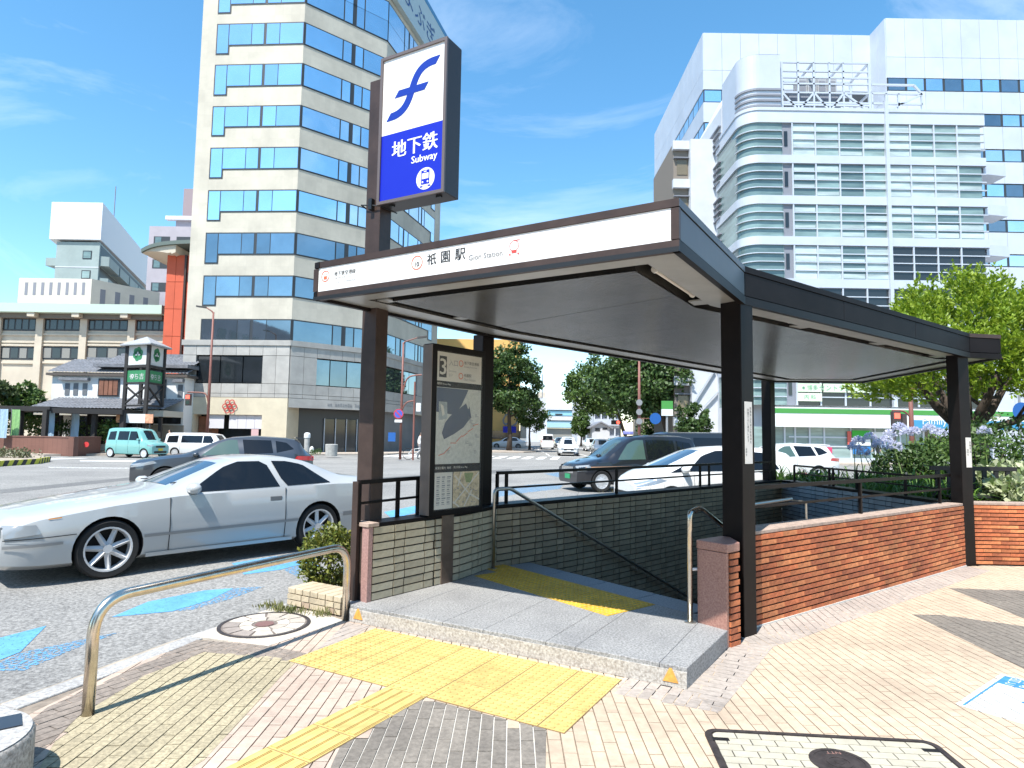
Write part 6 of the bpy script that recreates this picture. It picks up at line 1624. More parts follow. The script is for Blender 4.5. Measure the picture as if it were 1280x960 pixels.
c.side('bumper_strip', [(2.285,.42),(1.78,.435),(1.78,.465),(2.285,.45)], mat('moulding_grey', (.23,.23,.225), .5), t, off=.018, n=20)
c.side('bumper_seam', [(2.285,.502),(1.66,.525),(1.66,.534),(2.285,.511)], M_trim, t, off=.012, n=20)
c.front('head_lamp', .36, .70, .53, .64, M_lamp, t, mirror=True); c.front('grille', -.33, .33, .50, .585, M_trim, t); c.front('number_plate', -.165, .165, .33, .46, M_plate, t, d=.02); c.front('air_intake', -.5, .5, .23, .31, M_trim, t)
c.front('tail_lamp', .30, .72, .60, .80, M_tail, t, x=c.xr, mirror=True); c.side('tail_lamp', [(-2.37,.60),(-2.15,.60),(-2.18,.80),(-2.37,.80)], M_tail, t, off=.004); c.front('number_plate', -.165, .165, .45, .58, M_plate, t, x=c.xr, d=.02)
for sd in (1,-1): MB().bar((.05, sd*.18, c.ztop(.55,.18)+.03), (.58, sd*.5, c.ztop(.58,.4)+.03), .018, .012).build('wiper', M_trim, t, local=True)
MB().box((-.15,-.38,.82), (.5,.45,.5)).build('seat', M_trim, t, local=True, bevel=.08)
fw_, rw_ = G(130,722,ZR), G(393,686,ZR); hd = math.degrees(math.atan2((fw_-rw_).y, (fw_-rw_).x)); fdv = (fw_-rw_).normalized(); lf = Vector((-fdv.y,fdv.x))
mid = (fw_+rw_)/2 - lf*(c.W/2-.11); place(t, mid.x, mid.y, hd)

# ---------------------------------------------------------------- grey SUV behind it
def suv(name, label, cat, col, W=1.82, metal=.6):
    p = paint(name, col, metal); t = thing(name.split('.')[0] if False else 'suv', label, cat)
    c = Car(4.55, 2.68, W, 2.20, top=[(2.2,.78),(2.1,.87),(1.5,.98),(.95,1.05),(.82,1.09),(.1,1.42),(-.2,1.50),(-.8,1.545),(-1.6,1.50),(-1.95,1.44),(-2.12,1.15),(-2.3,1.02),(-2.35,.9)],
        belt=[(2.2,.72),(1.5,.90),(.8,.97),(-.5,1.02),(-1.8,1.07),(-2.35,.98)], edge=None, we=[(2.2,.72),(1.2,.76),(.9,.74),(.1,.62),(-.8,.585),(-1.9,.60),(-2.1,.66),(-2.35,.72)], r=.345, zs=.24, crown=.05, nose=.74, tail=.80, nl=.7, tl=.6, front_z=.30, tail_z=.36, zmid=.62)
    c.body(p, t); c.wheels(t, 5, rr=.70)
    c.over('windscreen', .84, .06, .93, .93, M_cgl, t); c.over('rear_window', -1.93, -2.14, .88, .86, M_cgl, t)
    c.side('side_window', [(.52,1.00),(-.42,1.045),(-.40,1.43),(-.12,1.42),(.10,1.33)], mat('car_glass_green', (.06,.10,.085), .05, spec=.9), t); c.side('side_window', [(-.50,1.045),(-1.28,1.08),(-1.25,1.42),(-.48,1.435)], M_cgl, t); c.side('quarter_window', [(-1.35,1.085),(-1.82,1.19),(-1.62,1.36),(-1.33,1.41)], M_cgl, t)
    c.side('cladding', [(1.02,.25),(-1.0,.25),(-1.0,.34),(1.02,.34)], M_trim, t, off=.008)
    for x in (.72, -.46): c.seam(t, x, .36, c.belt(x))
    c.mirrors(t, .62, 1.03, p, 1.15)
    c.side('head_lamp', [(2.19,.66),(1.55,.80),(1.62,.86),(2.19,.76)], M_lamp, t, off=.006, n=14); c.front('grille', -.5, .5, .48, .74, M_trim, t)
    c.side('tail_lamp', [(-2.345,.86),(-1.85,.90),(-1.9,1.0),(-2.345,.99)], M_tail, t, off=.01, n=12); c.front('tail_lamp', .35, .70, .87, .98, M_tail, t, x=c.xr, mirror=True); c.front('number_plate', -.165, .165, .62, .78, M_plate, t, x=c.xr, d=.02); c.front('rear_bumper', -.7, .7, .36, .52, M_trim, t, x=c.xr, d=.03)
    MB().bar((-1.86,0,1.50), (-2.1,0,1.47), 1.1, .03).build('roof_spoiler', p, t, local=True)
    return t, c
t, c = suv('suv_grey', 'dark grey metallic SUV with red tail lamps passing behind the white coupe', 'car', (.075,.082,.092))
place(t, -8.05, 18.3, 200)

# ---------------------------------------------------------------- teal box-shaped kei wagon
def box_van(nm, label, p, L=3.395, W=1.475, H=1.78, wb=2.46, group=None, nose_h=.98, style='cap', rim=None):
    t = thing(nm, label, 'car'); xf = L/2+.02; k = H/1.78
    c = Car(L, wb, W, xf, top=[(xf,.72*k),(xf-.06,.88*k),(xf-.45,nose_h*k),(xf-.62,1.02*k),(xf-1.0,1.58*k),(xf-1.15,1.70*k),(xf-1.9,1.775*k),(xf-L+.35,1.76*k),(xf-L+.1,1.70*k),(xf-L+.03,1.0*k),(xf-L,.9*k)],
        belt=[(xf,.70*k),(xf-.4,.90*k),(xf-.7,.97*k),(xf-L,1.0*k)], edge=None, we=[(xf,.60*W/1.475),(xf-.5,.62*W/1.475),(xf-1.1,.575*W/1.475),(xf-L+.3,.575*W/1.475),(xf-L,.60*W/1.475)], r=.28, zs=.2, crown=.06, nose=.84, tail=.90, nl=.35, tl=.25, zmid=.6, front_z=.24, tail_z=.26)
    c.body(p, t); c.wheels(t, 8, style=style, rr=.72, rim=rim or M_bwhite2, tw=.16)
    c.over('windscreen', xf-.64, xf-1.04, .93, .93, M_cgl, t); c.front('rear_window', -.5*W, .5*W-.0, 1.1*k, 1.6*k, M_cgl, t, x=c.xr) if False else None
    MB().box((c.xr-.004,0,1.32*k), (.02,W*.72,.48*k)).build('rear_window', M_cgl, t, local=True)
    z0, z1 = 1.04*k, 1.55*k
    c.side('side_window', [(xf-.86,z0),(xf-1.62,z0),(xf-1.62,z1),(xf-1.16,z1)], M_cgl, t); c.side('side_window', [(xf-1.68,z0),(xf-2.45*L/3.395,z0),(xf-2.45*L/3.395,z1),(xf-1.68,z1)], M_cgl, t); c.side('quarter_window', [(xf-2.62*L/3.395,z0),(c.xr+.25,z0),(c.xr+.28,z1-.04),(xf-2.62*L/3.395,z1)], M_cgl, t)
    for x in (xf-.8, xf-1.65, xf-2.5*L/3.395): c.seam(t, x, .3, z0)
    c.mirrors(t, xf-.9, 1.08*k, p, .9)
    c.side('head_lamp', [(xf-.01,.66*k),(xf-.25,.68*k),(xf-.28,.80*k),(xf-.01,.80*k)], M_lamp, t, off=.006); c.front('grille', -.34, .34, .62*k, .72*k, M_trim, t); c.front('air_intake', -.45, .45, .30*k, .42*k, M_trim, t)
    c.side('tail_lamp', [(c.xr+.005,.75*k),(c.xr+.10,.75*k),(c.xr+.10,1.15*k),(c.xr+.005,1.15*k)], M_tail, t, off=.006, n=4)
    c.front('number_plate', -.165, .165, .44*k, .58*k, mat('plate_yellow', (.60,.45,.05), .5), t, d=.02)
    return t, c
t, c = box_van('kei_wagon', 'pale teal box shaped mini wagon with white wheels near the planter wall', paint('teal', (.17,.40,.38)))
place(t, -22.2, 38.6, -16)
t, c = box_van('white_estate', 'plain white delivery estate car with grey wheels waiting by the shop', paint('plain_white', (.66,.66,.65)), L=4.2, W=1.69, H=1.53, wb=2.55, rim=M_alloy)
place(t, -19.6, 41.2, -4)

# ---------------------------------------------------------------- black taxi, white hatchback, white estate, black van
pb_ = paint('taxi_black', (.012,.012,.015))
t = thing('taxi', 'black taxi with roof lamp waiting beyond the stairwell railing', 'taxi')
c = Car(4.40, 2.75, 1.695, 2.12, top=[(2.12,.74),(2.03,.84),(1.5,.98),(1.22,1.02),(1.1,1.06),(.45,1.55),(.2,1.68),(-.5,1.75),(-1.6,1.74),(-2.0,1.68),(-2.2,1.25),(-2.28,1.0)], belt=[(2.12,.70),(1.4,.88),(.9,.93),(-2.28,1.0)], edge=None, we=[(2.12,.66),(1.3,.71),(1.1,.70),(.3,.60),(-1.9,.60),(-2.28,.68)], r=.325, zs=.22, crown=.06, nose=.78, tail=.84, nl=.5, zmid=.6)
c.body(pb_, t); c.wheels(t, 10, style='cap', rr=.66, rim=M_alloy)
c.over('windscreen', 1.10, .42, .93, .93, mat('car_glass_sky', (.05,.085,.09), .04, spec=1), t)
c.side('side_window', [(.82,.97),(-.15,.99),(-.15,1.58),(.12,1.58),(.40,1.46)], mat('car_glass_green', (.06,.10,.085), .05, spec=.9), t); c.side('side_window', [(-.24,.99),(-1.25,1.02),(-1.25,1.58),(-.24,1.58)], M_cgl, t); c.side('quarter_window', [(-1.35,1.03),(-1.95,1.08),(-1.88,1.5),(-1.35,1.57)], M_cgl, t)
c.side('gold_stripe', [(1.9,.735),(-2.1,.80),(-2.1,.825),(1.9,.76)], mat('gold_stripe', (.45,.24,.12), .4), t, off=.008, n=20)
c.mirrors(t, 1.45, 1.10, pb_, .8)
c.side('head_lamp', [(2.11,.62),(1.72,.66),(1.75,.82),(2.11,.78)], M_lamp, t, off=.006, n=12); c.front('grille', -.4, .4, .55, .75, M_chrome, t); c.front('number_plate', -.165, .165, .38, .52, mat('plate_green', (.03,.30,.12), .5), t, d=.02)
MB().box((0,0,1.80), (.16,.42,.12)).build('roof_lamp', mat('taxi_lamp', (.25,.25,.55), .4), t, local=True, bevel=.03)
MB().box((.72,.25,1.30), (.02,.3,.06)).build('meter_sign', mat('meter_green', (.05,.5,.15), .4), t, local=True)
for x in (.86, -.2, -1.3): c.seam(t, x, .3, .95)
place(t, 3.75, 20.8, 200)
t = thing('hatchback', 'white hatchback with swept nose parked right behind the stairwell railing', 'car')
ph = paint('hatch_white', (.68,.68,.66))
c = Car(4.10, 2.60, 1.72, 2.02, top=[(2.02,.68),(1.94,.80),(1.62,.94),(1.38,1.0),(1.28,1.04),(.42,1.40),(.05,1.48),(-.5,1.51),(-1.2,1.48),(-1.68,1.38),(-1.9,1.12),(-2.08,.95)], belt=[(2.02,.64),(1.4,.87),(.9,.90),(-.5,.94),(-1.7,1.02),(-2.08,.94)], edge=None, we=[(2.02,.64),(1.45,.72),(1.28,.71),(.4,.60),(-.7,.57),(-1.7,.58),(-2.15,.66)], r=.315, zs=.18, crown=.05, nose=.66, tail=.80, nl=.75, tl=.5, zmid=.56)
c.body(ph, t); c.wheels(t, 6, rr=.68)
c.over('windscreen', 1.28, .40, .93, .93, mat('car_glass_blue', (.03,.055,.09), .05, spec=1.0), t); c.over('rear_window', -1.68, -1.9, .88, .84, M_cgl, t)
c.side('quarter_window', [(1.30,.93),(.95,.95),(.93,1.09)], M_cgl, t, n=6); c.side('side_window', [(.90,.96),(-.22,.98),(-.20,1.41),(.15,1.40),(.50,1.29)], M_cgl, t); c.side('side_window', [(-.30,.98),(-1.28,1.02),(-1.12,1.36),(-.28,1.41)], M_cgl, t)
c.mirrors(t, .98, 1.0, ph, 1.2)
c.side('head_lamp', [(1.99,.57),(1.40,.77),(1.60,.83),(1.99,.70)], mat('lamp_blueish', (.22,.27,.33), .08, spec=.9), t, off=.006, n=14); c.front('air_intake', -.5, .5, .3, .5, M_trim, t)
c.side('tail_lamp', [(-2.06,.70),(-1.76,.80),(-1.86,1.02),(-2.06,1.0)], M_tail, t, off=.01, n=8)
for x in (.78, -.46): c.seam(t, x, .3, .92)
place(t, 4.45, 14.75, 193)
t, c = suv('wagon_white', 'white wagon with a dark rear side window driving past the hatchback', 'car', (.66,.66,.65), metal=0)
place(t, 10.0, 24.9, 191)
t, c = box_van('minivan', 'black people carrier on the far lane beyond the taxi', paint('van_black', (.014,.014,.016)), L=4.9, W=1.85, H=1.93, wb=3.0, rim=M_alloy)
place(t, 8.4, 27.6, 10)
# ---------------------------------------------------------------- traffic down the street
def saloon(nm, label, p, H=1.46, group=None):
    t = thing(nm, label, 'car')
    k = H/1.46
    c = Car(4.5, 2.65, 1.75, 2.2, top=[(2.2,.62*k),(2.1,.72*k),(1.5,.86*k),(1.05,.93*k),(.92,.97*k),(.25,1.36*k),(-.1,1.44*k),(-.7,1.46*k),(-1.1,1.40*k),(-1.6,1.10*k),(-1.8,1.05*k),(-2.2,1.0*k),(-2.3,.8*k)], belt=[(2.2,.6*k),(1.4,.82*k),(.9,.88*k),(-2.3,.92*k)], edge=None, we=[(2.2,.68),(1.1,.72),(.3,.60),(-1.0,.60),(-1.7,.70),(-2.3,.70)], r=.31, zs=.2, crown=.05, nose=.75, tail=.82, nl=.6)
    c.body(p, t); c.wheels(t, 6, rr=.66)
    c.over('windscreen', .92, .2, .93, .93, M_cgl, t); c.over('rear_window', -1.12, -1.62, .9, .88, M_cgl, t)
    c.side('side_window', [(.6,.92*k),(-.35,.95*k),(-.35,1.37*k),(0,1.37*k),(.3,1.24*k)], M_cgl, t); c.side('side_window', [(-.42,.95*k),(-1.35,.98*k),(-1.1,1.32*k),(-.42,1.37*k)], M_cgl, t)
    c.mirrors(t, .65, .97*k, p, 1.1)
    c.front('head_lamp', .42, .64, .56*k, .68*k, M_lamp, t, x=c.xf-.02, d=.05, mirror=True); c.side('head_lamp', [(2.18,.52*k),(1.8,.60*k),(1.85,.70*k),(2.18,.66*k)], M_lamp, t, off=.006)
    c.front('grille', -.4, .4, .50*k, .62*k, M_trim, t, d=.03); c.front('air_intake', -.55, .55, .25, .38, M_trim, t, d=.03); c.front('number_plate', -.165, .165, .40, .52, M_plate, t, d=.05); c.front('tail_lamp', .4, .7, .7, .86, M_tail, t, x=c.xr, mirror=True)
    return t
GRP = 'traffic queueing at the far crossing'
place(saloon('saloon_car', 'white saloon at the head of the queue facing the zebra crossing', paint('plain_white', (.66,.66,.65))), 4.9, 56, -93)
place(saloon('saloon_car', 'silver saloon waiting beside the white one at the zebra crossing', paint('silver', (.36,.37,.38), .7)), 7.9, 56.5, -91)
place(saloon('saloon_car', 'white minicab directly behind the leading white saloon', paint('plain_white', (.66,.66,.65)), 1.6), 5.6, 63.5, -93)
t, c = suv('offroader_grey', 'grey beige off roader behind the silver saloon in the queue', 'car', (.22,.20,.17)); place(t, 10.4, 64, -90)
t, c = box_van('light_van', 'white light van seen from behind driving away down the street', paint('plain_white', (.66,.66,.65)), L=3.6, W=1.6, H=1.9, wb=2.4, rim=M_alloy); place(t, 4.4, 80, 90)
place(saloon('saloon_car', 'white saloon farther back in the queue beyond the off roader', paint('plain_white', (.66,.66,.65))), 9.2, 74, -90)
place(saloon('saloon_car', 'dark saloon far down the street beyond the queue', paint('slate', (.05,.055,.06), .5)), 7.0, 92, -90)
place(saloon('saloon_car', 'white saloon parked in front of the orange yellow building', paint('plain_white', (.66,.66,.65))), -.4, 80.5, 176)
# ================================================================ road paint
def patch(px, m_, name, z=ZR+.004, par=None): 
    return MB().prism([T2(G(x,y,z)) for x, y in px], z-.002, z, bot=False).build(name, m_, par or road)
def worn(name, col, thr=.5, scale=9):
    m_ = mat(name, col, .85, nscale=4, namt=.12); t = m_.node_tree; b = t.nodes['Principled BSDF']
    co = t.nodes.new('ShaderNodeTexCoord'); n = t.nodes.new('ShaderNodeTexNoise'); n.inputs['Scale'].default_value = scale; n.inputs['Detail'].default_value = 8; n.inputs['Roughness'].default_value = .75
    r = t.nodes.new('ShaderNodeValToRGB'); r.color_ramp.elements[0].position = thr-.04; r.color_ramp.elements[1].position = thr+.04
    t.links.new(co.outputs['Object'], n.inputs['Vector']); t.links.new(n.outputs['Fac'], r.inputs['Fac']); t.links.new(r.outputs[0], b.inputs['Alpha']); return m_
M_b1, M_b2 = worn('blue_paint', (.10,.30,.52), .40, 34), worn('blue_paint_worn', (.11,.31,.52), .52, 34)
patch([(140,771),(185,752),(255,738),(292,735),(262,750),(215,764)], M_b1, 'blue_arrow'); patch([(215,764),(262,750),(292,735),(330,733),(290,748),(240,762)], M_b2, 'blue_arrow', ZR+.0035)
patch([(290,704),(345,695),(400,692),(398,700),(350,712),(305,718)], M_b1, 'blue_arrow'); patch([(355,712),(400,699),(396,712),(370,720)], M_b2, 'blue_arrow')
patch([(-30,805),(0,797),(58,782),(40,800),(25,815),(-30,836)], M_b1, 'blue_arrow'); patch([(-20,838),(25,816),(100,800),(150,790),(90,812),(30,838)], M_b2, 'blue_arrow')
patch([(480,640),(520,632),(524,640),(490,648)], M_b1, 'blue_arrow'); patch([(620,612),(660,606),(705,604),(700,611),(655,616),(618,622)], M_b2, 'blue_arrow'); patch([(680,592),(760,586),(790,588),(700,597)], M_b2, 'blue_arrow')
for k in range(13):                                                       # zebra crossing over the side street
    x = -9.5+1.0*k*1.02
    MB().prism([(x,46.0), (x+.55,46.0), (x+1.15,51.2), (x+.6,51.2)], ZR+.001, ZR+.005, bot=False).build('zebra_stripe', M_whitepaint, road)
MB().prism([(3.0,52.6), (9.5,52.6), (9.5,53.05), (3.0,53.05)], ZR+.001, ZR+.005, bot=False).build('stop_line', M_whitepaint, road)
for x in (3.2, 6.4, 9.4):
    for k in range(8): MB().prism([(x,55+10*k), (x+.13,55+10*k), (x+.13,61+10*k), (x,61+10*k)], ZR+.001, ZR+.004, bot=False).build('lane_line', M_whitepaint, road)
for k in range(9): MB().prism([(-34+1.1*k,33.6), (-33.5+1.1*k,33.6), (-32.5+1.1*k,36.6), (-33.0+1.1*k,36.6)], ZR+.001, ZR+.004, bot=False).build('zebra_stripe', M_whitepaint, road)
patch([(100,575.2),(250,576.5),(250,577.6),(100,576.4)], M_whitepaint, 'lane_line'); patch([(60,583.5),(200,585),(200,586.3),(60,584.8)], worn('white_paint_worn', (.6,.6,.58), .5), 'lane_line')

# repaired strips and a utility patch in the asphalt
M_tar = mat('asphalt_patch', (.135,.133,.127), .92, nscale=40, namt=.5, bump=.4, bscale=60, dirt=.2, dscale=.6)
for px in ([(0,700),(60,690),(62,694),(0,705)], [(150,640),(420,612),(420,615),(150,645)], [(430,600),(640,586),(640,590),(430,605)], [(0,612),(170,596),(172,599),(0,617)]):
    patch(px, M_tar, 'asphalt_patch', ZR+.0025)
for px, py, r_ in ((60,640,.32), (560,592,.32), (330,597,.32)):
    p = G(px,py,ZR); MB().lathe([(r_,.0),(r_,.003),(.0005,.003)], (p.x,p.y,ZR), 24).build('road_manhole', M_iron, road)
# ================================================================ foliage
def leafmat(name, col, col2, trans=.25):
    m_ = bpy.data.materials.new(name); m_.use_nodes = True; t = m_.node_tree; b = t.nodes['Principled BSDF']
    g = t.nodes.new('ShaderNodeNewGeometry'); r = t.nodes.new('ShaderNodeValToRGB'); r.color_ramp.elements[0].color = (*col,1); r.color_ramp.elements[1].color = (*col2,1)
    t.links.new(g.outputs['Random Per Island'], r.inputs['Fac']); t.links.new(r.outputs[0], b.inputs['Base Color']); b.inputs['Roughness'].default_value = .5
    tr = t.nodes.new('ShaderNodeBsdfTranslucent'); t.links.new(r.outputs[0], tr.inputs['Color']); mx_ = t.nodes.new('ShaderNodeMixShader'); mx_.inputs[0].default_value = trans
    o = t.nodes['Material Output']; t.links.new(b.outputs[0], mx_.inputs[1]); t.links.new(tr.outputs[0], mx_.inputs[2]); t.links.new(mx_.outputs[0], o.inputs['Surface']); return m_
M_lf_bright = leafmat('leaf_bright', (.15,.25,.012), (.32,.42,.035), .4)
M_lf_dark = leafmat('leaf_dark', (.03,.07,.016), (.08,.135,.03))
M_lf_mid = leafmat('leaf_mid', (.045,.095,.018), (.11,.18,.035))
M_lf_hedge = leafmat('leaf_hedge', (.06,.10,.012), (.20,.20,.03), .2)
M_lf_pine = leafmat('leaf_pine', (.03,.06,.02), (.10,.13,.04))
M_bark = mat('bark', (.065,.048,.036), .95, nscale=9, namt=.35, bump=.6, bscale=14, stretch=(3,3,.7), bdist=.03)
def rnd_dir():
    z = random.uniform(-1,1); a = random.uniform(0,2*math.pi); r = math.sqrt(1-z*z); return Vector((r*math.cos(a), r*math.sin(a), z))
def leaf(mb, p, n, d, l, w):
    s = n.cross(d)
    if s.length < 1e-3: s = Vector((1,0,0))
    s.normalize(); d = d.normalized()
    mb.add([p, p+d*l*.5+s*w*.5+n*l*.06, p+d*l, p+d*l*.5-s*w*.5+n*l*.06], [(0,1,2,3)])
def clump(mb, c, rad, n, ls, upb=.3, flat=1.0, asp=.62):
    for _ in range(n):
        v = rnd_dir(); v.z *= flat
        p = c+v*rad*random.random()**.45
        nn = (v+Vector((0,0,upb))+rnd_dir()*.5).normalized(); d = (v*.6+rnd_dir()+Vector((0,0,upb*.5))).normalized()
        l = ls*random.uniform(.65,1.35); leaf(mb, p, nn, d, l, l*asp)
def limb_tree(mb, base, top, r0, nb, spread, seed, lo=.45):
    rnd = random.Random(seed); base, top = Vector(base), Vector(top); tips = []
    k = 6; pts = [base.lerp(top, i/k)+Vector((rnd.uniform(-1,1),rnd.uniform(-1,1),0))*r0*.35*(i > 0) for i in range(k+1)]
    mb.tube(pts, [r0*(1.25 if i == 0 else 1-.65*i/k) for i in range(k+1)], 10)
    for b in range(nb):
        f = lo+(1-lo)*b/max(1,nb-1); p = base.lerp(top, f); a = 2.4*b+rnd.uniform(-.4,.4); ln = spread*(rnd.uniform(.65,1.0))*(1-.35*f)
        e = p+Vector((math.cos(a)*ln, math.sin(a)*ln, ln*rnd.uniform(.35,.75)))
        m_ = p.lerp(e,.5)+Vector((0,0,-.06*ln)); mb.tube([p, m_, e], [r0*.42*(1-.4*f), r0*.25, r0*.08], 7); tips.append(e); tips.append(m_)
        for q in range(2):
            e2 = m_+Vector((math.cos(a+rnd.uniform(-1,1)), math.sin(a+rnd.uniform(-1,1)), rnd.uniform(.2,.9)))*ln*.55; mb.tube([m_, e2], [r0*.18, r0*.05], 6); tips.append(e2)
    return tips
def tree(label, base, H, cr, cz, trunk_r, leafm, ncl, nleaf, ls, seed, cat='tree', name='street_tree', flat=.8, group=None, crad=None, upb=.4, lean=(0,0), holes=.25, asp=.7):
    nleaf = int(nleaf*1.7)
    random.seed(seed); base = Vector(base)
    t = thing(name, label, cat, tuple(base), group=group)
    tr = MB(); cc_ = base+Vector((lean[0],lean[1],cz))
    tips = limb_tree(tr, base+Vector((0,0,-.05)), base+Vector((lean[0]*.8,lean[1]*.8,cz+cr[2]*.25)), trunk_r, 7, cr[0]*.8, seed)
    tr.build('trunk', M_bark, t, smooth=True)
    mb = MB(); crad = crad or cr[0]*.26
    for k in range(ncl):
        v = rnd_dir(); rr = random.uniform(.45,1.0)**.5
        nzv = noise.noise(v*1.7+Vector((seed,0,0)))
        if nzv < -.42+holes*0 and random.random() < holes*2: continue
        s = rr*(1+.35*nzv)
        c_ = cc_+Vector((v.x*cr[0]*s, v.y*cr[1]*s, v.z*cr[2]*s*(1 if v.z > 0 else .75)))
        clump(mb, c_, crad*random.uniform(.55,1.15), nleaf, ls, upb, flat, asp)
    for p in tips: clump(mb, p, crad*.7, nleaf//2, ls, upb, flat, asp)
    mb.build('crown', leafm, t)
    return t
# garden tree on the right
random.seed(3)
GT = Vector((10.9,15.4,-.02))
t = thing('garden_tree', 'rounded bright yellow green tree with a thick dark trunk behind the garden wall', 'tree', tuple(GT))
tr = MB(); tr.tube([GT+Vector((0,0,-.1)), GT+Vector((-.03,0,.9)), GT+Vector((-.10,0,1.6)), GT+Vector((-.05,0,2.2))], [.30,.22,.22,.24], 12)
tips = []
for k, (dx, dy, dz, r_) in enumerate(((-1.5,-.2,1.5,.15), (1.3,.3,1.4,.16), (-.5,.9,2.0,.13), (.4,-.8,1.9,.13), (.1,.2,2.3,.14), (-1.0,-.9,1.2,.1), (1.9,-.5,.9,.1))):
    p0 = GT+Vector((-.05,0,1.75)); p2 = p0+Vector((dx,dy,dz)); p1 = p0.lerp(p2,.5)+Vector((0,0,-.12)); tr.tube([p0,p1,p2], [r_,r_*.75,r_*.3], 8); tips += [p1,p2]
    for q in range(3): e = p1.lerp(p2,.4*q)+Vector((random.uniform(-.6,.6),random.uniform(-.6,.6),random.uniform(.3,.8))); tr.tube([p1.lerp(p2,.35*q), e], [r_*.4,.02], 6); tips.append(e)
tr.build('trunk', M_bark, t, smooth=True)
mb = MB(); mbd = MB(); C0 = GT+Vector((.1,0,3.42)); cr = Vector((2.45,2.3,1.85))
for k in range(900):
    v = rnd_dir(); nzv = noise.noise(v*2.1+Vector((5,1,2))); s = random.uniform(.35,1)**.4*(1+.22*nzv)
    if v.z < -.6: continue
    c_ = C0+Vector((v.x*cr.x*s, v.y*cr.y*s, v.z*cr.z*s*(1.06 if v.z > 0 else .75)))
    for q in range(7):                                              # upright sprays
        d = (v*.7+Vector((0,0,.9))+rnd_dir()*.6).normalized(); b0 = c_+rnd_dir()*.22; ln = random.uniform(.14,.32)
        for j in range(9):
            f = j/9; p = b0+d*ln*f; e = (d*.9+rnd_dir()*.8).normalized(); leaf(mb, p, rnd_dir(), e, random.uniform(.09,.16)*(1.15-.5*f), .055)
mb.build('crown', M_lf_bright, t)
# street trees
tree('dark leafy street tree in front of the orange yellow building', (-.2,65.5,0), 10, (2.9,2.7,4.0), 6.5, .26, M_lf_dark, 120, 60, .30, 11, flat=.8)
tree('young open street tree with a thin trunk beyond the orange building', (2.0,70,0), 6, (1.9,1.9,2.0), 3.9, .13, M_lf_mid, 60, 45, .22, 12, flat=.8)
tree('large dark street tree arching over the far pavement', (14.3,57,0), 11, (4.4,3.6,3.6), 6.6, .30, M_lf_dark, 170, 65, .32, 13, lean=(-2.6,-.5))
tree('light green street tree behind the dark arching one', (14.0,76,0), 10, (4.2,3.5,3.4), 6.8, .26, M_lf_mid, 110, 50, .34, 14, lean=(-3.4,0))
tree('compact bright green pavement tree in front of the white apartments', (11.2,104,0), 6, (1.6,1.6,2.6), 3.3, .15, M_lf_mid, 60, 45, .28, 15)
tree('small dark tree beside the far traffic signal', (14.6,66,0), 5, (1.6,1.4,2.2), 2.9, .13, M_lf_dark, 50, 40, .25, 16)
tree('dense dark tree hiding the gap beside the clinic wing', (14.2,50.5,0), 5, (1.3,1.3,1.8), 2.6, .13, M_lf_dark, 45, 40, .22, 17)
# trees of the shop garden
tree('cloud pruned pine rising behind the pergola roof', (-36.2,45.0,0), 5, (1.6,1.4,1.0), 4.0, .14, M_lf_pine, 50, 60, .22, 21, name='pine_tree', flat=.35)
tree('leafy green garden tree between the pergola and the plaster shop', (-34.6,46.0,0), 5, (1.3,1.2,1.5), 3.1, .13, M_lf_mid, 55, 50, .22, 22, name='garden_tree')
tree('broad pine at the open end of the pergola', (-40,43.5,0), 5, (2.2,1.8,1.2), 3.4, .15, M_lf_pine, 60, 60, .24, 23, name='pine_tree', flat=.35)
for k, (x, y, lab) in enumerate(((-35.5,42.6,'bushy green shrub under the open end of the pergola'), (-32.2,43.2,'bushy green shrub under the middle of the pergola'), (-29.6,43.0,'bushy green shrub beside the pergola corner post'), (-26.3,42.6,'bushy green shrub next to the parked teal wagon'))):
    random.seed(60+k); b = MB()
    for q in range(16): clump(b, Vector((x+random.uniform(-1.3,1.3),y+random.uniform(-.6,.6),random.uniform(.9,2.0))), .45, 45, .18)
    tag(b.build('garden_shrub', M_lf_mid if k % 2 else M_lf_dark, None, base=(x,y,0)), lab, 'shrub')
# shrub by the sign pole
random.seed(5); b = MB(); sb = Vector((-1.76,6.48,0))
t = thing('kerbside_shrub', 'small yellow green clipped shrub between the coupe and the sign pole', 'shrub', tuple(sb))
for q in range(210):
    v = rnd_dir(); clump(b, sb+Vector((v.x*.25,v.y*.27,.31+v.z*.27)), .07, 20, .042, .5, 1, .6)
b.build('foliage', M_lf_hedge, t)
s_ = MB()
for k in range(7): s_.tube([sb+Vector((random.uniform(-.05,.05),random.uniform(-.05,.05),-.03)), sb+Vector((random.uniform(-.22,.22),random.uniform(-.2,.2),.42))], [.012,.004], 5)
s_.build('stem', M_bark, t)
w = MB(); random.seed(8)
for k in range(260):
    p = random.choice((G(350,764), G(365,766), G(400,770), G(340,760)))+Vector((random.gauss(0,.06),random.gauss(0,.03))); h = random.uniform(.03,.09)
    leaf(w, Vector((p.x,p.y,0)), rnd_dir(), Vector((random.uniform(-.6,.6),random.uniform(-.6,.6),1)), h, .012)
for k in range(700):                                                      # weeds along the street side of the stair wall
    f = random.random(); p = (W0-bn*.34).lerp(W1-bn*.34, f)+Vector((random.gauss(0,.06),random.gauss(0,.06))); h = random.uniform(.5,.95)*(.8+.25*math.sin(f*40))
    leaf(w, Vector((p.x,p.y,0)), rnd_dir(), Vector((random.uniform(-.3,.3),random.uniform(-.3,.3),1)), h, .012)
o = w.build('weeds', leafmat('leaf_weed', (.10,.13,.03), (.30,.27,.12), .2), None); stuff(o); tag(o, 'thin dry weeds growing along the planter and the street side of the wall', 'weeds')

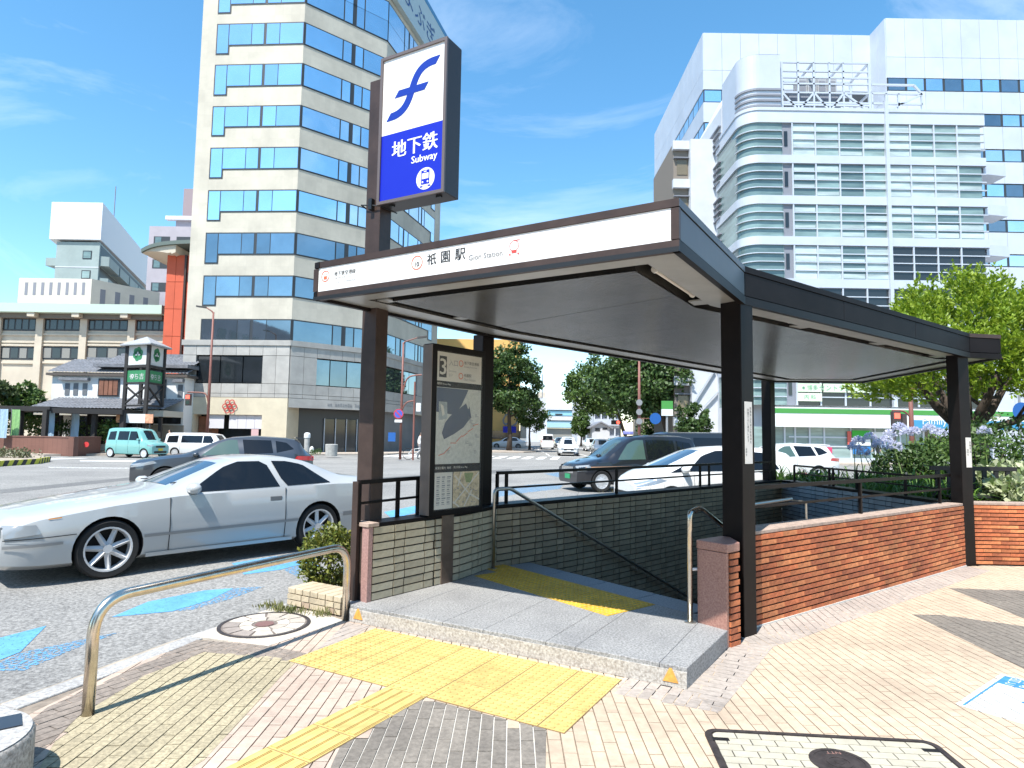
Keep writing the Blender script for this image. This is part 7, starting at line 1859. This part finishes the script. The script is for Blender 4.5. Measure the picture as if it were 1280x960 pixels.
# ================================================================ garden behind the low wall
gd = struct(MB().prism([(5.4,12.4), (5.95,8.65), (60,8.6), (60,18.8), (13,17.2), (8.4,15.6)], -.01, .42).build('garden_bed', mat('garden_soil', (.07,.05,.032), .95, nscale=6, namt=.3, bump=.5, bscale=9)))
def strap_tuft(mb, c, n, L, w=.028):
    for k in range(n):
        a = random.uniform(0,2*math.pi); l = L*random.uniform(.7,1.1); up_ = random.uniform(.45,.95); d = Vector((math.cos(a),math.sin(a),0)); s = Vector((-d.y,d.x,0))*w/2; P = []
        for j in range(6):
            f = j/5; p = c+d*(l*f*(.35+.65*f)*(1.1-up_*.6))+Vector((0,0,l*up_*math.sin(f*math.pi*.62))); ww = 1-.9*f*f; P.append([p-s*ww, p+s*ww])
        mb.grid(P)
M_strap = leafmat('leaf_strap', (.035,.095,.012), (.13,.25,.03), .3); M_stalk = mat('stalk_green', (.22,.30,.09), .6); M_agap = leafmat('agapanthus_lilac', (.66,.66,.80), (.80,.80,.90), .45)
AG = [(1068,560,10.4), (1079,566,10.3), (1088,548,10.6), (1098,556,10.3), (1108,552,10.5), (1118,560,10.0), (1124,536,10.9), (1133,542,10.6), (1142,540,10.4), (1161,537,11.0), (1170,541,11.4), (1196,536,10.0), (1180,545,11.0), (1073,552,10.9), (1230,540,10.2), (1112,545,11.2)]
random.seed(31)
for k, (px, py, Y) in enumerate(AG):
    Y += 2.1
    hd_ = D(px,py,Y); bs_ = Vector((hd_.x+random.uniform(.12,.38)*(1 if k % 3 else -.3), Y+random.uniform(-.1,.25), .40))
    t = thing('agapanthus', 'agapanthus with a round pale lilac flower head on a tall bare stalk', 'flower', tuple(bs_), group='agapanthus flowering in the garden bed')
    MB().tube([bs_, bs_.lerp(hd_,.55)+Vector((0,0,.03)), hd_], [.011,.009,.006], 6).build('stalk', M_stalk, t)
    f = MB(); rr = random.uniform(.10,.13)
    for j in range(46):
        v = rnd_dir(); v.z = abs(v.z)*1.0-.25; v.normalize(); p = hd_+v*rr
        MB_pts = [hd_+v*.01, p]
        for q in range(4):
            e = (v+rnd_dir()*.8).normalized(); leaf(f, p-v*.03, rnd_dir(), e, .06, .024)
        leaf(f, hd_, rnd_dir(), v, rr, .008)
    f.build('flower_head', M_agap, t)
    lf_ = MB(); strap_tuft(lf_, bs_, 22, .62, .036); lf_.build('leaves', M_strap, t)
random.seed(41); b = MB()
for k in range(520):
    x, y = 5.7+7.8*random.random()**1.6, random.uniform(8.75,14.2)
    if x < 5.55+(12.4-y)*.16: continue
    strap_tuft(b, Vector((x,y,.4)), 14, random.uniform(.35,.7), .036)
o = stuff(b.build('ground_cover', M_strap)); tag(o, 'strap leaved green ground cover filling the garden bed', 'ground cover')
BU = [(1225,575,12.6,.85,M_lf_mid,'mid green leafy shrub at the foot of the garden tree'), (1135,585,12.8,.55,M_lf_dark,'dark shrub among the agapanthus stalks'), (1255,560,13.8,.9,M_lf_dark,'dark round shrub right of the tree trunk'), (1262,606,9.8,.42,None,'variegated shrub with white edged leaves above the low wall'), (1180,580,13.4,.7,M_lf_mid,'leafy shrub behind the wall end post'), (1275,625,9.1,.35,None,'pale leaved low plant by the garden wall coping')]
M_var = leafmat('leaf_variegated', (.16,.24,.06), (.50,.52,.33), .3)
for k, (px, py, Y, r_, m_, lab) in enumerate(BU):
    random.seed(70+k); c_ = D(px,py,Y); b = MB()
    t = thing('garden_shrub', lab, 'shrub', (c_.x,c_.y,.40))
    for q in range(70): v = rnd_dir(); clump(b, c_+Vector((v.x*r_,v.y*r_,v.z*r_*.62))*1.0, r_*.25, 30, .10 if m_ else .13, .4, 1, .5)
    b.build('foliage', m_ or M_var, t); s_ = MB()
    for q in range(5): s_.tube([Vector((c_.x,c_.y,.38)), c_+Vector((random.uniform(-.5,.5)*r_,random.uniform(-.5,.5)*r_,r_*.2))], [.02,.008], 5)
    s_.build('stem', M_bark, t)
# bench
be = thing('slatted_bench', 'dark slatted garden bench just behind the low brick wall', 'bench', (6.75,9.3,.42))
M_bench = mat('bench_dark', (.02,.018,.017), .6)
for k in range(7): MB().box((6.2+.17*k,9.46,.98), (.06,.03,.34)).build('back_slat', M_bench, be)
MB().box((6.72,9.46,1.17), (1.25,.045,.06)).build('top_rail', M_bench, be)
for k in range(4): MB().box((6.72,9.05+.11*k,.80), (1.25,.085,.03)).build('seat_slat', M_bench, be)
for x in (6.15, 7.3):
    for y in (9.05, 9.44): MB().box((x,y,.60), (.06,.06,.38)).build('leg', M_bench, be)

# ================================================================ street furniture
M_rust = mat('redbrown_pole', (.20,.075,.055), .55, nscale=2, namt=.12); M_gpole = mat('grey_pole', (.30,.30,.30), .5, metal=.3); M_dpole = mat('dark_pole', (.06,.055,.05), .5)
M_sig = mat('signal_case', (.06,.045,.04), .6); M_sred = mat('signal_red', (.6,.03,.02), .4, emit=(1,.08,.05,2.5)); M_soff_ = mat('signal_off', (.03,.05,.04), .3)
def lamp_post(label, X, Y, H, arm, d=(-1,0), r=.10, m_=M_rust, head=True):
    t = thing('street_lamp', label, 'street lamp', (X,Y,-.02)); d = Vector((d[0],d[1],0)).normalized(); p = Vector((X,Y,0))
    MB().tube([p+Vector((0,0,-.05)), p+Vector((0,0,H*.5)), p+Vector((0,0,H))], [r,r*.85,r*.6], 10).build('pole', m_, t, smooth=True)
    o = MB().tube([p+Vector((0,0,H-.1)), p+Vector((0,0,H+.05))+d*.1, p+d*arm+Vector((0,0,H+.3))], [r*.6,r*.5,r*.4], 8).build('arm', m_, t)
    if head: MB().bar(p+d*arm+Vector((0,0,H+.3)), p+d*(arm+.65)+Vector((0,0,H+.38)), .22, .10).build('lamp_head', M_dpole, o)
    return t, p
def signal_ped(t, c, d=(0,-1), red=True):
    c = Vector(c); o = MB().box((c.x,c.y,c.z), (.34,.24,.78)).build('signal_box', M_sig, t, bevel=.02)
    MB().box((c.x,c.y-.13,c.z+.18), (.24,.02,.24)).build('red_lens', M_sred if red else M_soff_, o); MB().box((c.x,c.y-.13,c.z-.18), (.24,.02,.24)).build('green_lens', M_soff_, o)
t, p = lamp_post('tall red brown lamp post at the tower corner carrying a pedestrian signal', D(259,540,43.2).x, 43.2, D(262,390,43.2).z, .5)
zz = D(259,500,43.2).z
MB().tube(bend([p+Vector((0,0,zz-.3)), p+Vector((-.2,0,zz+.45)), p+Vector((-.7,0,zz+.5)), p+Vector((-1.45,0,zz+.5))], .3), .05, 8).build('signal_arm', M_rust, t); signal_ped(t, p+Vector((-1.35,-.02,zz)))
t, p = lamp_post('red brown lamp post with round no parking sign beside the tower entrance', D(501,541,40).x, 40, D(503,428,40).z, .9, (1,-.1), .085)
MB().tube(bend([p+Vector((0,0,4.0)), p+Vector((.3,0,5.1)), p+Vector((1.2,0,5.2))], .5), .05, 8).build('signal_arm', M_rust, t); MB().tube(bend([p+Vector((0,0,2.9)), p+Vector((.25,0,3.5)), p+Vector((.85,0,3.6))], .4), .045, 8).build('signal_arm', M_rust, t)
c_ = p+Vector((-.15,-.14,2.75)); mb = MB(); disc(mb, c_, .30, Vector((1,0,0)), up3, 0, 24); disc(mb, c_+Vector((0,-.006,0)), .24, Vector((1,0,0)), up3, 1, 24)
mb.bar(c_+Vector((-.17,-.012,.17)), c_+Vector((.17,-.012,-.17)), .004, .07, 0, up=(1,0,1)); rectp(mb, c_+Vector((0,0,-.44)), .46, .17, Vector((1,0,0)), up3, 2)
mb.build('no_parking_sign', [mat('sign_redring', (.5,.04,.06), .5), mat('sign_royal', (.07,.10,.45), .5), M_plate], t)
P_ = Pl((p.x-.9,39.9), (p.x+.9,39.9)); P_.box('cycle_sign', mat('sign_royal2', (.015,.10,.33), .5), t, .15, .6, 1.05, 1.6, .02, .02)
t2 = thing('road_sign_post', 'slim red brown post with a small white plate next to the map board', 'sign post', (D(517,541,38).x,38,0)); q = Vector((D(517,541,38).x,38,0))
MB().tube([q, q+Vector((0,0,4.6))], .055, 8).build('pole', M_rust, t2); MB().box((q.x+.25,q.y-.05,3.1), (.26,.03,.5)).build('plate', M_plate, t2)
t, p = lamp_post('red brown street pole with road signs in front of the far trees', D(799,545,31).x, 31, D(798,440,31).z, .5, (.2,1), .085, head=False)
for z, m_, w_ in ((2.55,mat('sign_royal2', (.015,.10,.33), .5),.28),): mb = MB(); disc(mb, p+Vector((.75,-.12,D(803,523,31).z)), .27, Vector((1,0,0)), up3, 0, 20); mb.build('blue_round_sign', m_, t); MB().bar(p+Vector((0,-.08,D(803,523,31).z)), p+Vector((.8,-.08,D(803,523,31).z)), .03, .03).build('sign_arm', M_rust, t)
for z in (3.2, 2.75, 2.3): mb = MB(); disc(mb, p+Vector((-.02,-.13,z)), .15, Vector((1,0,0)), up3, 0, 14); mb.build('sign_back', M_gpole, t)
# right hand signal post
Yp = 29; X_ = D(1140,551,Yp).x
t, p = lamp_post('red brown signal post in front of the clinic shop', X_, Yp, 4.6, .3, (0,1), .12, head=False)
zz = D(1120,525,Yp).z
MB().tube(bend([p+Vector((0,0,zz+.1)), p+Vector((-.3,0,zz+.42)), p+Vector((-.85,0,zz+.42))], .2), .04, 8).build('signal_arm', M_rust, t); signal_ped(t, p+Vector((-.72,-.03,zz))); MB().box((p.x-.35,p.y,zz-.02), (.2,.2,.6)).build('signal_side', M_sig, t)
MB().tube(bend([p+Vector((0,0,3.4)), p+Vector((.25,0,4.2)), p+Vector((.75,0,4.3))], .3), .05, 8).build('signal_arm', M_rust, t)
sg = MB().box((p.x+1.05,p.y,4.2), (1.2,.28,.38)).build('signal_box', M_plate, t, bevel=.03)
for k in range(3): MB().tube([(p.x+.65+.38*k,p.y-.14,4.12), (p.x+.72+.38*k,p.y-.34,4.02)], .15, 10).build('hood', M_sig, sg)
MB().tube([(p.x-.75,p.y+.05,0), (p.x-.75,p.y+.05,zz-.35)], .06, 8).build('pole', M_dpole, t)
# far signal over the road
t = thing('traffic_signal', 'far traffic signal showing red beyond the waiting cars', 'traffic signal', (9.4,60,0)); p = Vector((D(775,545,60).x,60,0))
MB().tube([p, p+Vector((0,0,3.1))], .08, 8).build('pole', M_gpole, t); zz = D(771,528,60).z; o = MB().box((p.x-.35,60,zz), (.9,.3,.4)).build('signal_box', M_sig, t); mb = MB(); disc(mb, Vector((p.x-.2,59.83,zz)), .16, Vector((1,0,0)), up3, 0, 14); mb.build('red_lens', M_sred, o)
# shop pole sign
q = Vector((D(836,546,43).x,43.5,0)); t = thing('shop_pole_sign', 'green and white shop sign standing on a short pole at the clinic corner', 'sign', tuple(q))
MB().tube([q, q+Vector((0,0,3.9))], .08, 8).build('pole', M_gpole, t); z0_ = D(836,511,43.5).z; MB().box((q.x,q.y-.05,z0_+.25), (.75,.16,.55)).build('green_panel', M_cgreen, t); MB().box((q.x,q.y-.05,z0_-.25), (.75,.16,.44)).build('white_panel', M_storew, t)
q = Vector((D(1278,553,24).x,24,0)); t = thing('guide_sign', 'blue round road sign at the far side of the garden', 'sign', tuple(q)); MB().tube([q+Vector((0,.06,0)), q+Vector((0,.06,3.4))], .04, 8).build('pole', M_gpole, t); mb = MB(); c_ = D(1276,514,24); c_.y -= .03; disc(mb, c_, .33, Vector((1,0,0)), up3, 0, 22); mb.build('disc', mat('sign_royal2', (.015,.10,.33), .5), t)
# planted traffic island
t = thing('traffic_island', 'planted traffic island edged with a yellow and black hatched kerb', 'traffic island', (-22.5,30.5,ZR))
a = [G(-60,588,ZR), G(0,583,ZR), G(45,580,ZR), G(60,577,ZR), G(52,573,ZR), G(0,569,ZR), G(-60,568,ZR)]
MB().prism([T2(p) for p in a], ZR, ZR+.12).build('kerb_core', M_conc, t)
line = [G(-60,588,ZR), G(0,583,ZR), G(45,580,ZR), G(60,577,ZR)]; tot = 0
M_hy, M_hb = mat('hatch_yellow', (.52,.50,.05), .7), mat('hatch_black', (.03,.03,.03), .7)
for i in range(3):
    A_, B_ = line[i], line[i+1]; n = max(1, int((B_-A_).length/.28)); dd_ = (B_-A_).normalized()
    for k in range(n):
        p0, p1 = A_.lerp(B_, k/n), A_.lerp(B_, (k+1)/n); nn_ = Vector((dd_.y,-dd_.x)); nn_ = nn_ if nn_.y < 0 else -nn_
        sh_ = dd_*.16; MB().slab([(*(p0+nn_*.03),ZR), (*(p1+nn_*.03),ZR), (*(p1+nn_*.03+sh_),ZR+.24), (*(p0+nn_*.03+sh_),ZR+.24)], (*(-nn_*.12),0)).build('kerb_block', M_hy if k % 2 else M_hb, t)
random.seed(51); b = MB()
for k in range(90): f = random.random(); p = G(-60,570,0).lerp(G(52,572,0), f)+Vector((random.uniform(-.5,.5),random.uniform(0,.6)-1.0)); clump(b, Vector((p.x,p.y,.22)), .28, 26, .12)
b.build('hedge', leafmat('leaf_island', (.08,.11,.04), (.22,.20,.12), .2), t)
# stone lamps and bollards by the tower entrance
for px, py, lab in ((389.5,567,'small white domed bollard left of the planter tub by the entrance'), (447,563,'small white domed bollard right of the entrance doors'), (418,563,'small white domed bollard behind the concrete tub')):
    p = G(px,py); b = MB().lathe([(.16,0),(.16,.3),(.13,.42),(.07,.5),(.0005,.53)], (p.x,p.y,0), 14); tag(b.build('bollard', M_plate, None, base=(p.x,p.y,0), smooth=30), lab, 'bollard', 'bollards by the tower entrance')
p = G(414,570); tag(MB().lathe([(.38,0),(.40,.75),(.34,.78),(.30,.7),(.0005,.68)], (p.x,p.y,0), 20).build('planter_tub', M_concg, None, base=(p.x,p.y,0), smooth=30), 'round concrete planter tub in front of the tower entrance', 'planter')
p = G(383,572); t = thing('light_bollard', 'tall grey light bollard with a white cap behind the grey SUV', 'bollard', (p.x,p.y,0)); MB().tube([(p.x,p.y,0), (p.x,p.y,1.2)], .16, 14).build('post', M_concg, t); MB().lathe([(.19,0),(.19,.22),(.12,.3),(.0005,.32)], (p.x,p.y,1.2), 14).build('cap', M_plate, t)
p = G(394,569); random.seed(52); b = MB(); [clump(b, Vector((p.x+random.uniform(-.3,.3),p.y,.22)), .2, 30, .09) for k in range(9)]; tag(b.build('low_shrub', M_lf_mid, None, base=(p.x,p.y,0)), 'low green shrub beside the light bollard', 'shrub')
for k, (px, Y, m_, lab) in enumerate(((3,39.3,mat('banner_sky', (.32,.45,.55), .8),'pale blue banner at the open end of the planter wall'), (18,39.9,mat('banner_green', (.22,.42,.16), .8),'green banner between the pergola posts'), (62,40.9,mat('banner_sky', (.32,.45,.55), .8),'pale blue banner beside the pergola corner post'), (93,41.8,mat('banner_sky', (.32,.45,.55), .8),'pale blue banner near the shop entrance'))):
    X_ = D(px,540,Y).x; t = thing('banner_flag', lab, 'banner', (X_,Y,0)); MB().tube([(X_-.26,Y,0), (X_-.26,Y,2.7)], .02, 6).build('pole', M_gpole, t)
    P = [[(X_-.25+.5*i/4, Y+.04*math.sin(i*1.6+j*.5), .9+1.75*j/6) for j in range(7)] for i in range(5)]; MB().grid(P).build('cloth', m_, t)
# ================================================================ people
def person(label, X, Y, deg, H, top, legs, hair, step=.12, bend_=0., armf=.15, z0=0.):
    t = thing('person', label, 'person', (X,Y,z0), R(deg))
    J = {'pel':(0,0,.92), 'spi':(0.01+bend_*.1,0,1.12), 'che':(.02+bend_*.2,0,1.33), 'nek':(.03+bend_*.25,0,1.48), 'hea':(.05+bend_*.28,0,1.60), 'top':(.05+bend_*.28,0,1.68)}
    for s, n in ((1,'l'), (-1,'r')):
        J['h'+n] = (0,.09*s,.88); J['k'+n] = (step*s*.7+.03,.095*s,.49); J['a'+n] = (step*s*1.1-.03,.095*s,.08); J['t'+n] = (step*s*1.1+.13,.10*s,.035)
        J['s'+n] = (.01+bend_*.22,.17*s,1.39); J['e'+n] = (.02-armf*s*.6,.235*s,1.12); J['w'+n] = (.10-armf*s,.23*s,.89); J['f'+n] = (.13-armf*s*1.1,.22*s,.81)
    names = list(J); ed = [('pel','spi'),('spi','che'),('che','nek'),('nek','hea'),('hea','top')]
    for n in 'lr': ed += [('pel','h'+n),('h'+n,'k'+n),('k'+n,'a'+n),('a'+n,'t'+n),('che','s'+n),('s'+n,'e'+n),('e'+n,'w'+n),('w'+n,'f'+n)]
    rad = {'pel':(.15,.12),'spi':(.125,.10),'che':(.145,.11),'nek':(.055,.055),'hea':(.085,.10),'top':(.06,.07)}
    for n in 'lr': rad.update({'h'+n:(.095,.095),'k'+n:(.06,.06),'a'+n:(.042,.045),'t'+n:(.035,.04),'s'+n:(.062,.062),'e'+n:(.045,.045),'w'+n:(.03,.03),'f'+n:(.034,.022)})
    me = bpy.data.meshes.new('body'); k = H/1.72
    me.from_pydata([tuple(c*k for c in J[n]) for n in names], [(names.index(a), names.index(b)) for a, b in ed], [])
    ob = bpy.data.objects.new('body', me); COL.objects.link(ob)
    sm = ob.modifiers.new('s', 'SKIN'); ob.modifiers.new('d', 'SUBSURF').levels = 2
    for i, n in enumerate(names): me.skin_vertices[0].data[i].radius = tuple(c*k for c in rad[n]); me.skin_vertices[0].data[i].use_root = n == 'pel'
    dg = bpy.context.evaluated_depsgraph_get(); nm = bpy.data.meshes.new_from_object(ob.evaluated_get(dg)); bpy.data.objects.remove(ob); bpy.data.meshes.remove(me)
    skin = mat('skin_tone', (.42,.26,.18), .6)
    for m_ in (top, legs, skin, hair, M_trim): nm.materials.append(m_)
    for p in nm.polygons:
        c = p.center/k; p.use_smooth = True
        p.material_index = 3 if (c.z > 1.63 or (c.z > 1.53 and c.x < .03+bend_*.28)) else 2 if (c.z > 1.44 or (abs(c.y) > .17 and c.z < 1.0)) else 0 if c.z > .96 else 4 if c.z < .075 else 1
    o = bpy.data.objects.new('body', nm); COL.objects.link(o); o.parent = t; return t
M_cl_w, M_cl_k, M_cl_g = mat('cloth_white', (.62,.60,.58), .9), mat('cloth_black', (.02,.02,.022), .9), mat('cloth_grey', (.20,.20,.21), .9)
M_hair = mat('hair_black', (.02,.016,.014), .6)
p = G(210,570); t = person('person in a white top and grey trousers walking past the parked white estate', D(210,540,42).x, 42.3, 190, 1.6, M_cl_w, M_cl_g, M_hair)
q = t.location; tag(MB().lathe([(.0005,0),(.12,.02),(.15,.16),(.11,.26),(.0005,.28)], (q.x+.22,q.y-.25,.62), 12).build('shoulder_bag', M_noren, None, base=(q.x+.22,q.y-.25,.62), smooth=True), 'pale shoulder bag carried by the person in the white top', 'bag')
person('person in black clothes walking past the shop front posters', D(1097,550,42.6).x, 42.6, 175, 1.72, M_cl_k, M_cl_k, M_hair, step=.2, bend_=.3)
# cyclist parked bicycle by the map board
bc = D(521,541,38.6); t = thing('bicycle', 'white city bicycle standing on the far pavement behind the map board', 'bicycle', (bc.x,38.9,0))
for dx in (-.52, .52):
    m_ = MB(); m_.tube([(bc.x+dx+.33*math.cos(a*math.pi/12), 38.9, .33+.33*math.sin(a*math.pi/12)) for a in range(25)], .018, 6); w_ = m_.build('wheel', M_tyre, t)
    s2 = MB(); [s2.bar((bc.x+dx,38.9,.33), (bc.x+dx+.31*math.cos(a), 38.9, .33+.31*math.sin(a)), .005, .005) for a in [k*math.pi/6 for k in range(12)]]; s2.build('spoke_set', M_steel2, w_)
f_ = MB(); B_ = lambda x, z: (bc.x+x, 38.9, z)
for a, b in (((-.52,.33),(-.1,.3)), ((-.1,.3),(-.22,.8)), ((-.1,.3),(.38,.75)), ((-.52,.33),(-.2,.72)), ((.52,.33),(.36,.95)), ((-.2,.62),(.38,.72))): f_.tube([B_(*a), B_(*b)], .018, 6)
f_.build('frame', M_plate, t); MB().box(B_(-.23,.84), (.24,.14,.06)).build('saddle', M_trim, t, bevel=.02); MB().tube([(bc.x+.2,38.62,1.0), (bc.x+.36,38.9,.97), (bc.x+.2,39.18,1.0)], .014, 6).build('handlebar', M_steel2, t); MB().box(B_(.5,.82), (.28,.32,.22)).build('basket', M_plate, t)
p = person('person in a grey top standing with the white bicycle', bc.x+.1, 39.3, 20, 1.68, M_cl_w, M_cl_g, M_hair)
